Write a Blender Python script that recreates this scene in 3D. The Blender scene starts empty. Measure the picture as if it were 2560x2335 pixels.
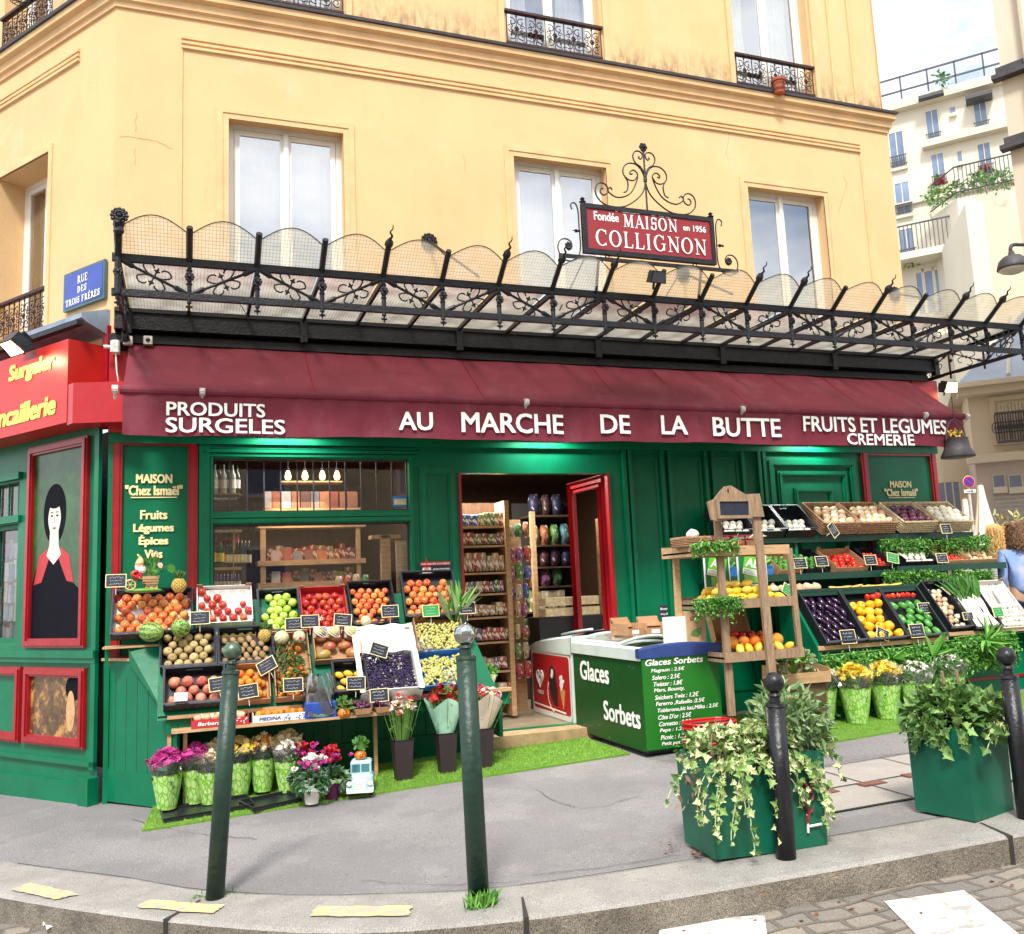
import bpy, math, random
from mathutils import Matrix, Vector, Euler
from math import sin, cos, pi, radians, atan2, sqrt
random.seed(7)
scene = bpy.context.scene
# camera
FP = 2250.0; CX, CY = 1280.0, 1167.5
_roll, _pitch, _yaw = radians(-2.47), radians(7.68), radians(20.1)
_cr, _sr, _cp, _sp = cos(_roll), sin(_roll), cos(_pitch), sin(_pitch)
_Q = Matrix(((_cr, -_sr, 0), (_sr, _cr, 0), (0, 0, 1))) @ Matrix(((1, 0, 0), (0, _cp, _sp), (0, -_sp, _cp)))
_W = Matrix(((cos(_yaw), -sin(_yaw), 0), (0, 0, -1), (sin(_yaw), cos(_yaw), 0)))
CM = _Q @ _W
CO = Vector((0.588, -7.910, 1.5))
cam = bpy.data.cameras.new('camera'); camo = bpy.data.objects.new('camera', cam); scene.collection.objects.link(camo)
cam.sensor_width = 36; cam.sensor_fit = 'HORIZONTAL'; cam.lens = FP / 2560 * 36; cam.clip_end = 1500; cam.clip_start = .05
_m = Matrix((CM[0], -CM[1], -CM[2])).transposed().to_4x4(); _m.translation = CO
camo.matrix_world = _m; scene.camera = camo
# light
SUN_EL, SUN_AZ = radians(52), radians(205)      # azimuth from +Y clockwise: the sun stands behind the photographer
world = bpy.data.worlds.new('World'); scene.world = world; world.use_nodes = True
nt = world.node_tree; nt.nodes.clear()
def nd(t, kind, **kw):
 n = t.nodes.new(kind)
 for k, v in kw.items(): setattr(n, k, v)
 return n
sky = nd(nt, 'ShaderNodeTexSky'); sky.sky_type = 'NISHITA'; sky.sun_disc = False
sky.sun_elevation = SUN_EL; sky.sun_rotation = SUN_AZ; sky.dust_density = 2.0; sky.air_density = 1.0
tc = nd(nt, 'ShaderNodeTexCoord'); mp = nd(nt, 'ShaderNodeMapping'); mp.inputs['Scale'].default_value = (1, 1, 2.2)
mp.inputs['Location'].default_value = (.35, .1, .2)
nz = nd(nt, 'ShaderNodeTexNoise'); nz.inputs['Scale'].default_value = 2.3; nz.inputs['Detail'].default_value = 7; nz.inputs['Roughness'].default_value = .55
rp = nd(nt, 'ShaderNodeValToRGB'); rp.color_ramp.elements[0].position = .38; rp.color_ramp.elements[1].position = .56
mx = nd(nt, 'ShaderNodeMix', data_type='RGBA'); bg = nd(nt, 'ShaderNodeBackground'); out = nd(nt, 'ShaderNodeOutputWorld')
mx.inputs[7].default_value = (9.5, 9.8, 10.2, 1)
nt.links.new(tc.outputs['Generated'], mp.inputs[0]); nt.links.new(mp.outputs[0], nz.inputs['Vector']); nt.links.new(nz.outputs[0], rp.inputs[0])
nt.links.new(rp.outputs[0], mx.inputs[0]); nt.links.new(sky.outputs[0], mx.inputs[6]); nt.links.new(mx.outputs[2], bg.inputs[0]); nt.links.new(bg.outputs[0], out.inputs[0])
bg.inputs[1].default_value = .12
sl = bpy.data.lights.new('sun', 'SUN'); sl.energy = 2.3; sl.angle = radians(11); sl.color = (1, .95, .86)
so = bpy.data.objects.new('sun', sl); scene.collection.objects.link(so)
_d = Vector((sin(SUN_AZ) * cos(SUN_EL), cos(SUN_AZ) * cos(SUN_EL), sin(SUN_EL)))
so.rotation_euler = (-_d).to_track_quat('-Z', 'Y').to_euler(); so.location = (0, -30, 40)
scene.view_settings.view_transform = 'Standard'; scene.view_settings.look = 'None'; scene.view_settings.exposure = 1.0
scene.view_settings.gamma = 1.0
scene.render.engine = 'CYCLES'
scene.cycles.max_bounces = 7; scene.cycles.transparent_max_bounces = 24; scene.cycles.diffuse_bounces = 4; scene.cycles.glossy_bounces = 3
# measuring: a pixel of the photograph onto a plane of the place
def ray(px, py): return CM.transposed() @ Vector(((px - CX) / FP, (py - CY) / FP, 1))
SL = .035
def g(x): return SL * max(-8, min(x, 26))
def aty(px, py, y):
 d = ray(px, py); return CO + d * ((y - CO.y) / d.y)
def atg(px, py, h=0):
 d = ray(px, py); t = (SL * CO.x - CO.z + h) / (d.z - SL * d.x); return CO + d * t
def atf(px, py, F):                     # onto the front plane (local y=0) of a frame
 n = F.to_3x3() @ Vector((0, 1, 0)); o = F.translation; d = ray(px, py)
 return F.inverted() @ (CO + d * (((o - CO) @ n) / (d @ n)))
# mesh builder
BASE = {}
class MB:
 def __init__(s, M=None): s.v = []; s.f = []; s.mi = []; s.M = M or Matrix(); s.k = 0; s.sm = []; s.smooth = False
 def add(s, vs, fs, M=None):
  T = s.M @ M if M is not None else s.M
  b = len(s.v); s.v += [(T @ Vector(p))[:] for p in vs]
  for f in fs: s.f.append([b + i for i in f]); s.mi.append(s.k); s.sm.append(s.smooth)
  return s
 def box(s, x0, x1, y0, y1, z0, z1, M=None):
  if x0 > x1: x0, x1 = x1, x0
  if y0 > y1: y0, y1 = y1, y0
  if z0 > z1: z0, z1 = z1, z0
  return s.add([(x0, y0, z0), (x1, y0, z0), (x1, y1, z0), (x0, y1, z0), (x0, y0, z1), (x1, y0, z1), (x1, y1, z1), (x0, y1, z1)],
                     [(0, 3, 2, 1), (4, 5, 6, 7), (0, 1, 5, 4), (1, 2, 6, 5), (2, 3, 7, 6), (3, 0, 4, 7)], M)
 def bbox(s, x0, x1, y0, y1, z0, z1, b=.01, M=None):       # box whose four vertical and top edges are chamfered
  vs = []; 
  for (z, i) in ((z0, 0), (z1 - b, 0), (z1, b)):
   X0, X1, Y0, Y1 = x0 + i, x1 - i, y0 + i, y1 - i
   vs += [(X0 + b, Y0, z), (X1 - b, Y0, z), (X1, Y0 + b, z), (X1, Y1 - b, z), (X1 - b, Y1, z), (X0 + b, Y1, z), (X0, Y1 - b, z), (X0, Y0 + b, z)]
  fs = [tuple(range(7, -1, -1)), tuple(range(16, 24))]
  for r in (0, 8):
   for i in range(8): fs.append((r + i, r + (i + 1) % 8, r + 8 + (i + 1) % 8, r + 8 + i))
  return s.add(vs, fs, M)
 def quad(s, a, b, c, d, M=None): return s.add([a, b, c, d], [(0, 1, 2, 3)], M)
 def poly(s, pts, y0, y1, M=None):      # polygon in x,z (counter-clockwise seen from -y), extruded from y0 (front) to y1
  n = len(pts); vs = [(p[0], y0, p[1]) for p in pts] + [(p[0], y1, p[1]) for p in pts]
  fs = [tuple(range(n)), tuple(range(2 * n - 1, n - 1, -1))] + [((i + 1) % n, i, n + i, n + (i + 1) % n) for i in range(n)]
  return s.add(vs, fs, M)
 def face(s, pts, y, M=None): return s.add([(p[0], y, p[1]) for p in pts], [tuple(range(len(pts)))], M)
 def tube(s, pts, r, n=6, cap=True, M=None, up=None):
  pts = [Vector(p) for p in pts]; m = len(pts); vs = []; fs = []
  rr = r if isinstance(r, (list, tuple)) else [r] * m
  N = None
  for i, p in enumerate(pts):
   t = (pts[min(i + 1, m - 1)] - pts[max(i - 1, 0)]);
   if t.length < 1e-9: t = Vector((0, 0, 1))
   t.normalize()
   if N is None:
    a = Vector((0, 0, 1)) if abs(t.z) < .9 else Vector((1, 0, 0)); N = t.cross(a).normalized()
   else:
    N = N - t * N.dot(t)
    if N.length < 1e-6: N = t.orthogonal()
    N.normalize()
   B = t.cross(N)
   for k in range(n):
    a = 2 * pi * k / n; vs.append(p + (N * cos(a) + B * sin(a)) * rr[i])
  for i in range(m - 1):
   for k in range(n): fs.append((i * n + k, i * n + (k + 1) % n, (i + 1) * n + (k + 1) % n, (i + 1) * n + k))
  if cap: fs += [tuple(range(n - 1, -1, -1)), tuple(range((m - 1) * n, m * n))]
  return s.add(vs, fs, M)
 def lathe(s, prof, n=16, M=None, sx=1, sy=1):       # (r,z) profile
  vs = []; fs = []
  for r, z in prof:
   for k in range(n): vs.append((r * cos(2 * pi * k / n) * sx, r * sin(2 * pi * k / n) * sy, z))
  for i in range(len(prof) - 1):
   for k in range(n): fs.append((i * n + k, i * n + (k + 1) % n, (i + 1) * n + (k + 1) % n, (i + 1) * n + k))
  if prof[0][0] > 1e-4: fs.append(tuple(range(n - 1, -1, -1)))
  if prof[-1][0] > 1e-4: fs.append(tuple(range((len(prof) - 1) * n, len(prof) * n)))
  return s.add(vs, fs, M)
 def ball(s, c, rx, ry=None, rz=None, n=10, m=7, M=None):
  ry = ry or rx; rz = rz or rx; T = Matrix.Translation(c)
  if M is not None: T = M @ T
  return s.lathe([(max(sin(pi * i / m), 0.001 if i in (0, m) else 0), -cos(pi * i / m)) for i in range(m + 1)], n, T @ Matrix.Diagonal((rx, ry, rz, 1)))
 def frame(s, x0, x1, z0, z1, w, y0, y1, steps=1, M=None):    # picture-frame moulding, mitred; steps give a stepped profile
  for q in range(steps):
   a = w * q / steps; b = w * (q + 1) / steps; yy = y0 + (y1 - y0) * (.0 if steps == 1 else abs(q - (steps - 1) / 2) / steps)
   o = [(x0 + a, z0 + a), (x1 - a, z0 + a), (x1 - a, z1 - a), (x0 + a, z1 - a)]; i = [(x0 + b, z0 + b), (x1 - b, z0 + b), (x1 - b, z1 - b), (x0 + b, z1 - b)]
   for k in range(4):
    l = (k + 1) % 4
    P = [o[k], o[l], i[l], i[k]]
    s.add([(p[0], yy, p[1]) for p in P] + [(p[0], y1, p[1]) for p in P],
                      [(0, 1, 2, 3), (1, 0, 4, 5), (3, 2, 6, 7)], M)
  return s
 def sheet(s, nx, ny, fn, M=None):
  vs = [fn(i / nx, j / ny) for j in range(ny + 1) for i in range(nx + 1)]
  fs = [(j * (nx + 1) + i, j * (nx + 1) + i + 1, (j + 1) * (nx + 1) + i + 1, (j + 1) * (nx + 1) + i) for j in range(ny) for i in range(nx)]
  return s.add(vs, fs, M)
 def mesh(s, name, mats):
  me = bpy.data.meshes.new(name); me.from_pydata([tuple(p) for p in s.v], [], s.f)
  for m in (mats if isinstance(mats, (list, tuple)) else [mats]): me.materials.append(m)
  me.polygons.foreach_set('material_index', s.mi); me.polygons.foreach_set('use_smooth', s.sm); me.update(); return me
 def obj(s, name, mats, parent=None, world=True, label=None):
  if world and parent is not None:
   l = BASE.get(parent.name)
   if l is not None: s.v = [(p[0] - l[0], p[1] - l[1], p[2] - l[2]) for p in s.v]
  o = bpy.data.objects.new(name, s.mesh(name, mats)); scene.collection.objects.link(o)
  if parent is not None:
   o.parent = parent
   if world and parent.name in BASE: BASE[o.name] = BASE[parent.name]
  if label: o['label'] = label
  return o
def tag(o, label=None, cat=None, group=None, kind=None):
 if label: o['label'] = label
 if cat: o['category'] = cat
 if group: o['group'] = group
 if kind: o['kind'] = kind
 return o
def thing(name, label, cat, loc=(0, 0, 0), rot=(0, 0, 0), group=None):
 o = bpy.data.objects.new(name, None); o.empty_display_size = .1; scene.collection.objects.link(o); o.location = loc; o.rotation_euler = rot
 BASE[o.name] = tuple(loc); return tag(o, label, cat, group)
def solo(mb, name, mats, label, cat, loc=None, group=None, rot=None, kind=None):   # a thing that is one mesh, local coordinates
 o = mb.obj(name, mats); 
 if loc is not None: o.location = loc
 if rot is not None: o.rotation_euler = rot
 return tag(o, label, cat, group, kind)
def copy_tree(o, parent=None, top=True):
 c = o.copy(); scene.collection.objects.link(c)
 if parent is not None: c.parent = parent
 for ch in list(o.children): copy_tree(ch, c, False)
 return c
def mat4(loc=(0, 0, 0), rx=0, ry=0, rz=0): return Matrix.Translation(loc) @ Euler((rx, ry, rz)).to_matrix().to_4x4()
# materials
MATS = {}
def mat(name, col, rough=.6, metal=0, var=.12, scale=6, bump=0, bscale=40, rnd=None, spec=.5, emit=None, estr=0, coat=0, stretch=None, sub=0):
 if name in MATS: return MATS[name]
 m = bpy.data.materials.new(name); m.use_nodes = True; t = m.node_tree; b = t.nodes['Principled BSDF']
 b.inputs['Roughness'].default_value = rough; b.inputs['Metallic'].default_value = metal; b.inputs['Specular IOR Level'].default_value = spec
 if coat: b.inputs['Coat Weight'].default_value = coat
 col = tuple(col) + (1,)
 b.inputs['Base Color'].default_value = col
 tcn = nd(t, 'ShaderNodeTexCoord'); src = tcn.outputs['Object']
 if stretch:
  mpn = nd(t, 'ShaderNodeMapping'); mpn.inputs['Scale'].default_value = stretch; t.links.new(src, mpn.inputs[0]); src = mpn.outputs[0]
 cur = None
 if rnd:                                  # colour drawn per object from a ramp
  oi = nd(t, 'ShaderNodeObjectInfo'); cr = nd(t, 'ShaderNodeValToRGB'); e = cr.color_ramp.elements
  e[0].color = tuple(rnd[0]) + (1,); e[-1].color = tuple(rnd[-1]) + (1,)
  for i, c in enumerate(rnd[1:-1]): e.new((i + 1) / (len(rnd) - 1)).color = tuple(c) + (1,)
  t.links.new(oi.outputs['Random'], cr.inputs[0]); cur = cr.outputs[0]
 if var:
  n1 = nd(t, 'ShaderNodeTexNoise'); n1.inputs['Scale'].default_value = scale; n1.inputs['Detail'].default_value = 5; n1.inputs['Roughness'].default_value = .6
  t.links.new(src, n1.inputs['Vector'])
  mr = nd(t, 'ShaderNodeMapRange'); mr.inputs[1].default_value = .3; mr.inputs[2].default_value = .7; mr.inputs[3].default_value = 1 - var; mr.inputs[4].default_value = 1 + var
  t.links.new(n1.outputs[0], mr.inputs[0])
  vm = nd(t, 'ShaderNodeVectorMath', operation='SCALE')
  if cur: t.links.new(cur, vm.inputs[0])
  else: vm.inputs[0].default_value = col[:3]
  t.links.new(mr.outputs[0], vm.inputs['Scale']); cur = vm.outputs[0]
 if cur: t.links.new(cur, b.inputs['Base Color'])
 if bump:
  n2 = nd(t, 'ShaderNodeTexNoise'); n2.inputs['Scale'].default_value = bscale; n2.inputs['Detail'].default_value = 4; t.links.new(src, n2.inputs['Vector'])
  bp = nd(t, 'ShaderNodeBump'); bp.inputs['Strength'].default_value = bump; bp.inputs['Distance'].default_value = .02
  t.links.new(n2.outputs[0], bp.inputs['Height']); t.links.new(bp.outputs[0], b.inputs['Normal'])
 if emit: b.inputs['Emission Color'].default_value = tuple(emit) + (1,); b.inputs['Emission Strength'].default_value = estr
 MATS[name] = m; return m
def tail(m):      # (tree, bsdf, socket now feeding the base colour, object coordinates)
 t = m.node_tree; b = t.nodes['Principled BSDF']; l = b.inputs['Base Color'].links
 tcn = [n for n in t.nodes if n.type == 'TEX_COORD'][0]
 return t, b, (l[0].from_socket if l else None), tcn.outputs['Object']
def overlay(m, fac, col):  # mix another real colour (dirt, peeling paint, stripes) over a base by a mask socket
 t, b, cur, _ = tail(m); x = nd(t, 'ShaderNodeMix', data_type='RGBA')
 if cur: t.links.new(cur, x.inputs[6])
 else: x.inputs[6].default_value = b.inputs['Base Color'].default_value
 x.inputs[7].default_value = tuple(col) + (1,); t.links.new(fac, x.inputs[0]); t.links.new(x.outputs[2], b.inputs['Base Color'])
def mask_noise(m, scale, lo, hi, stretch=None, amount=1, detail=6):
 t, b, cur, src = tail(m)
 if stretch:
  q = nd(t, 'ShaderNodeMapping'); q.inputs['Scale'].default_value = stretch; t.links.new(src, q.inputs[0]); src = q.outputs[0]
 n = nd(t, 'ShaderNodeTexNoise'); n.inputs['Scale'].default_value = scale; n.inputs['Detail'].default_value = detail; n.inputs['Roughness'].default_value = .65; t.links.new(src, n.inputs['Vector'])
 r = nd(t, 'ShaderNodeMapRange'); r.inputs[1].default_value = lo; r.inputs[2].default_value = hi; r.inputs[4].default_value = amount; t.links.new(n.outputs[0], r.inputs[0]); return r.outputs[0]
def glassmat(name, fac=.25, tint=(1, 1, 1), rough=.02, gcol=(1, 1, 1), ior=1.5, haze=0):
 m = bpy.data.materials.new(name); m.use_nodes = True; t = m.node_tree; t.nodes.clear(); o = nd(t, 'ShaderNodeOutputMaterial')
 a = nd(t, 'ShaderNodeBsdfTransparent'); a.inputs[0].default_value = tuple(tint) + (1,); b = nd(t, 'ShaderNodeBsdfGlossy'); b.inputs['Roughness'].default_value = rough; b.inputs[0].default_value = tuple(gcol) + (1,)
 f = nd(t, 'ShaderNodeFresnel'); f.inputs[0].default_value = ior; ad = nd(t, 'ShaderNodeMath', operation='ADD', use_clamp=True); ad.inputs[1].default_value = fac
 mx = nd(t, 'ShaderNodeMixShader'); t.links.new(f.outputs[0], ad.inputs[0]); t.links.new(ad.outputs[0], mx.inputs[0]); t.links.new(a.outputs[0], mx.inputs[1]); t.links.new(b.outputs[0], mx.inputs[2]); t.links.new(mx.outputs[0], o.inputs[0])
 if haze:
  d = nd(t, 'ShaderNodeBsdfDiffuse'); d.inputs[0].default_value = (.85, .87, .87, 1); m2 = nd(t, 'ShaderNodeMixShader'); m2.inputs[0].default_value = haze; t.links.new(mx.outputs[0], m2.inputs[1]); t.links.new(d.outputs[0], m2.inputs[2]); t.links.new(m2.outputs[0], o.inputs[0])
 MATS[name] = m; return m
wallm = mat('ochre_render', (.68, .445, .225), .9, var=.06, scale=1.2, bump=.15, bscale=60)
overlay(wallm, mask_noise(wallm, 1.6, .55, .75, (1, 1, .45), .35), (.62, .33, .10))
overlay(wallm, mask_noise(wallm, 7, .64, .8, (1.6, 1.6, .35), .4), (.42, .24, .09))
overlay(wallm, mask_noise(wallm, .9, .58, .66, None, .35), (.76, .53, .32))
overlay(wallm, mask_noise(wallm, 3, .60, .78, (3, 3, .12), .3), (.50, .33, .15))
t_, b_, c_, s_ = tail(wallm); sx_ = nd(t_, 'ShaderNodeSeparateXYZ'); t_.links.new(s_, sx_.inputs[0]); ma_ = nd(t_, 'ShaderNodeMapRange'); ma_.inputs[1].default_value = 7.35; ma_.inputs[2].default_value = 6.93; t_.links.new(sx_.outputs[2], ma_.inputs[0]); mb_ = nd(t_, 'ShaderNodeMapRange'); mb_.inputs[1].default_value = 6.8; mb_.inputs[2].default_value = 6.9; t_.links.new(sx_.outputs[2], mb_.inputs[0]); mu_ = nd(t_, 'ShaderNodeMath', operation='MULTIPLY'); t_.links.new(ma_.outputs[0], mu_.inputs[0]); t_.links.new(mb_.outputs[0], mu_.inputs[1]); mv_ = nd(t_, 'ShaderNodeMath', operation='MULTIPLY'); t_.links.new(mu_.outputs[0], mv_.inputs[0]); t_.links.new(mask_noise(wallm, 9, .40, .62, (2, 2, .7), 1), mv_.inputs[1]); overlay(wallm, mv_.outputs[0], (.20, .15, .08))
trimm = mat('cornice_render', (.68, .44, .22), .85, var=.12, scale=4, bump=.15)
leadm = mat('lead_flashing', (.045, .04, .045), .6, var=.35, scale=5, bump=.3, bscale=20)
green = mat('green_paint', (.0, .140, .062), .36, var=.20, scale=2.2, bump=.10, bscale=14, spec=.3)
overlay(green, mask_noise(green, 5, .62, .78, None, .4), (.0, .08, .04)); overlay(green, mask_noise(green, 34, .71, .73, None, .5), (.12, .3, .22))
green2 = mat('green_planks', (.0, .135, .06), .45, spec=.3, var=.12, scale=3, bump=.15, bscale=25)
red = mat('red_paint', (.30, .006, .012), .35, var=.14, scale=9, bump=.15, bscale=20, coat=.1)
redb = mat('bright_red_paint', (.40, .007, .013), .32, var=.1, scale=3, bump=.12, bscale=10)
iron = mat('black_iron', (.012, .012, .016), .45, .3, var=.4, scale=14, bump=.3, bscale=60)
rust = mat('brown_iron', (.045, .016, .014), .55, .3, var=.4, scale=14, bump=.3)
white = mat('white_paint', (.78, .76, .70), .45, var=.05)
whitep = mat('white_letters', (.85, .84, .8), .6, var=.05, scale=20)
cream = mat('cream_letters', (.85, .74, .38), .5, var=.05, scale=20)
wood = mat('pale_wood', (.48, .30, .15), .7, var=.25, scale=7, bump=.3, stretch=(1, 6, 6))
oldwood = mat('weathered_wood', (.30, .20, .12), .8, var=.35, scale=9, bump=.5, stretch=(5, 5, .8))
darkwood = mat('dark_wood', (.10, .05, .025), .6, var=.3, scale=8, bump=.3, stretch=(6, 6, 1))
black = mat('black_plastic', (.012, .013, .018), .38, var=.25, scale=20)
curtain = mat('curtain_cloth', (.86, .86, .84), .9, var=.1, scale=3)
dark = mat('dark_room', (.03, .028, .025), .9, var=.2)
card = mat('brown_cardboard', (.40, .22, .11), .85, var=.15, scale=8, bump=.2)
slate = mat('slate_board', (.012, .018, .035), .6, var=.3, scale=30)
chalk = mat('chalk', (.85, .85, .82), .8, var=.05)
glass = glassmat('window_glass', .30)
shopglass = glassmat('shop_glass', .035)
canglass = glassmat('canopy_glass', .0, (.84, .84, .76), .12, (.9, .9, .85), 1.12)
film = glassmat('cellophane', .03, (.98, .99, .98), .12, haze=.03)
# letters
def text_mesh(s, off=0.0, res=3, spacing=1.0):
 c = bpy.data.curves.new('letters', 'FONT'); c.body = s; c.size = 1; c.offset = off; c.resolution_u = res; c.fill_mode = 'FRONT'; c.space_character = spacing
 o = bpy.data.objects.new('letters', c); scene.collection.objects.link(o); dg = bpy.context.evaluated_depsgraph_get(); dg.update()
 me = bpy.data.meshes.new_from_object(o.evaluated_get(dg)); vs = [tuple(v.co) for v in me.vertices]; fs = [tuple(p.vertices) for p in me.polygons]
 bpy.data.objects.remove(o); bpy.data.curves.remove(c); bpy.data.meshes.remove(me); return vs, fs
def text(mb, s, x0, x1, z0, z1, y, off=0.0, skew=0, M=None, spacing=1.0):   # stretched to fill the box x0..x1, z0..z1 in the plane y
 bold = off * 1.3; vs, fs = text_mesh(s, 0, 3, spacing)
 if not vs: return
 a = min(v[0] for v in vs); b = max(v[0] for v in vs); c = min(v[1] for v in vs); d = max(v[1] for v in vs)
 H = z1 - z0
 for k, (i, j) in enumerate(((0, 0), (1, .6), (-1, .6), (1, -.6), (-1, -.6)) if bold else ((0, 0),)):     # heavier strokes from shifted layers
  mb.add([(x0 + (x1 - x0) * (v[0] - a) / (b - a) + skew * H * ((v[1] - c) / (d - c) - .5) + i * bold * H, y - k * .0002, z0 + H * (v[1] - c) / (d - c) * (1 - 2 * abs(bold) * .6) + (.6 + j) * bold * H) for v in vs], fs, M)
def serif(mb, s, x0, x1, z0, z1, y, M=None, wt=.17):     # capitals with thick stems, thin strokes and bracket serifs
 T, t = wt, wt * .42; st = [0.0]
 items = []
 def S(ax, ay, bx, by, w):
  d = Vector((bx - ax, by - ay)); n = Vector((-d.y, d.x)).normalized() * w / 2
  items.append([(ax + n.x + st[0], ay + n.y), (ax - n.x + st[0], ay - n.y), (bx - n.x + st[0], by - n.y), (bx + n.x + st[0], by + n.y)])
 def R(cx, cy, rx, ry, a0, a1, w, th=None, n=18):
  for i in range(n):
   q = []
   for a in (a0 + (a1 - a0) * i / n, a0 + (a1 - a0) * (i + 1) / n):
    a = radians(a); q.append(((cx + cos(a) * rx, cy + sin(a) * ry), (cx + cos(a) * (rx - w), cy + sin(a) * (ry - th))))
   (o0, i0), (o1, i1) = q; items.append([(p[0] + st[0], p[1]) for p in (o0, o1, i1, i0)])
 def F(x, yy, w=.3): S(x - w / 2, yy, x + w / 2, yy, t * .8)
 for ch in s:
  w = .9
  if ch == ' ': w = .45
  elif ch == 'I': S(.2, 0, .2, 1, T); F(.2, .03); F(.2, .97); w = .5
  elif ch == 'L': S(.2, 0, .2, 1, T); F(.2, .97); S(.05, .03, .68, .03, t); S(.66, 0, .7, .25, t); w = .8
  elif ch == 'E' or ch == 'È' or ch == 'F':
   S(.2, 0, .2, 1, T); S(.05, .97, .68, .97, t); S(.66, 1, .68, .76, t); S(.2, .52, .52, .52, t); S(.52, .4, .52, .64, t)
   if ch != 'F': S(.05, .03, .7, .03, t); S(.68, 0, .72, .25, t)
   else: F(.2, .03, .36)
   if ch == 'È': S(.3, 1.3, .48, 1.1, t * 1.4)
   w = .85
  elif ch == 'T': S(.45, 0, .45, 1, T); F(.45, .03, .36); S(.05, .97, .85, .97, t); S(.07, 1, .05, .74, t); S(.83, 1, .85, .74, t); w = .95
  elif ch == 'N': S(.2, 0, .2, 1, t); S(.15, .97, .8, .03, T); S(.8, 0, .8, 1, t); F(.2, .03, .28); F(.8, .97, .28); F(.13, .97, .2); w = 1.0
  elif ch == 'M': S(.15, 0, .2, 1, t); S(.2, .97, .52, .05, T); S(.52, .05, .85, .97, t); S(.88, 0, .86, 1, T); F(.15, .03, .28); F(.9, .03, .32); F(.12, .97, .2); F(.95, .97, .2); w = 1.15
  elif ch == 'A': S(.1, 0, .45, 1, t); S(.43, 1, .82, 0, T); S(.24, .33, .68, .33, t); F(.1, .03, .28); F(.82, .03, .34); w = .98
  elif ch == 'O': R(.48, .5, .46, .52, 0, 360, T * 1.15, t, 28); w = 1.02
  elif ch == 'C': R(.5, .5, .46, .52, 50, 310, T * 1.15, t, 22); S(.8, .98, .8, .72, t); S(.8, .04, .76, .2, t); w = .95
  elif ch == 'G': R(.5, .5, .46, .52, 50, 320, T * 1.15, t, 22); S(.8, .98, .8, .72, t); S(.83, .06, .83, .46, T * .85); F(.8, .46, .34); w = 1.05
  elif ch == 'S': R(.36, .74, .28, .28, 20, 270, T * .8, t * 1.2, 14); R(.36, .28, .3, .3, -180, 90, T * .9, t * 1.2, 14); S(.12, .46, .62, .56, T * .75); S(.62, .98, .62, .74, t); S(.06, .02, .06, .28, t); w = .74
  elif ch == 'U': S(.2, .3, .2, 1, T); S(.8, .3, .8, 1, t); R(.5, .34, .38, .36, 180, 360, T, t, 14); F(.2, .97, .32); F(.8, .97, .28); w = 1.0
  elif ch == 'D': S(.2, 0, .2, 1, T); F(.15, .03, .26); F(.15, .97, .26); R(.3, .5, .56, .5, -90, 90, T * 1.1, t, 16); w = 1.0
  elif ch == 'R': S(.2, 0, .2, 1, T); F(.2, .03, .34); F(.12, .97, .22); R(.3, .74, .36, .27, -90, 90, T, t, 12); S(.42, .48, .78, .02, T * .9); F(.82, .03, .2); w = .92
  st[0] += w + .06
 W = st[0] - .06; e = 0
 for q in items:
  a = sum(q[i][0] * q[(i + 1) % len(q)][1] - q[(i + 1) % len(q)][0] * q[i][1] for i in range(len(q)))
  if a < 0: q = q[::-1]
  e += .00006; mb.face([(x0 + (x1 - x0) * p[0] / W, z0 + (z1 - z0) * p[1]) for p in q], y - e, M)
def spiral(cx, cz, r0, r1, a0, a1, n=22, y=0): # points of a scroll in the x,z plane
 return [(cx + cos(radians(a0 + (a1 - a0) * i / n)) * (r0 + (r1 - r0) * i / n), y, cz + sin(radians(a0 + (a1 - a0) * i / n)) * (r0 + (r1 - r0) * i / n)) for i in range(n + 1)]
def smoothpath(P, n=6):
 P = [Vector(p) for p in P]; o = []
 for i in range(len(P) - 1):
  a, b, c, d = P[max(i - 1, 0)], P[i], P[i + 1], P[min(i + 2, len(P) - 1)]
  for k in range(n):
   t = k / n; o.append(.5 * ((2 * b) + (c - a) * t + (2 * a - 5 * b + 4 * c - d) * t * t + (3 * b - a - 3 * c + d) * t ** 3))
 return o + [P[-1]]
LANG = radians(126.5)
LF = mat4((0, 0, 0), rz=LANG - pi)
# ground
def stonemat(name, col, rough=.85, var=.2, scale=3, bump=.4, bscale=60, speck=.5):
 m = mat(name, col, rough, var=var, scale=scale, bump=bump, bscale=bscale)
 t, b, cur, src = tail(m); n = nd(t, 'ShaderNodeTexNoise'); n.inputs['Scale'].default_value = 220; n.inputs['Detail'].default_value = 2; t.links.new(src, n.inputs['Vector'])
 r = nd(t, 'ShaderNodeMapRange'); r.inputs[1].default_value = .35; r.inputs[2].default_value = .65; r.inputs[3].default_value = 1 - speck; r.inputs[4].default_value = 1 + speck; t.links.new(n.outputs[0], r.inputs[0])
 v = nd(t, 'ShaderNodeVectorMath', operation='SCALE'); t.links.new(cur, v.inputs[0]); t.links.new(r.outputs[0], v.inputs['Scale']); t.links.new(v.outputs[0], b.inputs['Base Color']); return m
asph = stonemat('asphalt', (.215, .202, .20), .9, .16, 1.3, .6, 60, .42)
overlay(asph, mask_noise(asph, 38, .60, .66, None, .45), (.34, .33, .32))
overlay(asph, mask_noise(asph, 55, .62, .68, None, .5), (.09, .085, .08))
overlay(asph, mask_noise(asph, .9, .50, .54, None, .4), (.15, .14, .145))
overlay(asph, mask_noise(asph, 9, .68, .71, None, .6), (.07, .065, .06))
granite = stonemat('granite', (.27, .255, .235), .8, .2, 4, .3, 120, .4)
overlay(granite, mask_noise(granite, 2.2, .6, .7, None, .4), (.2, .18, .15))
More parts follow.
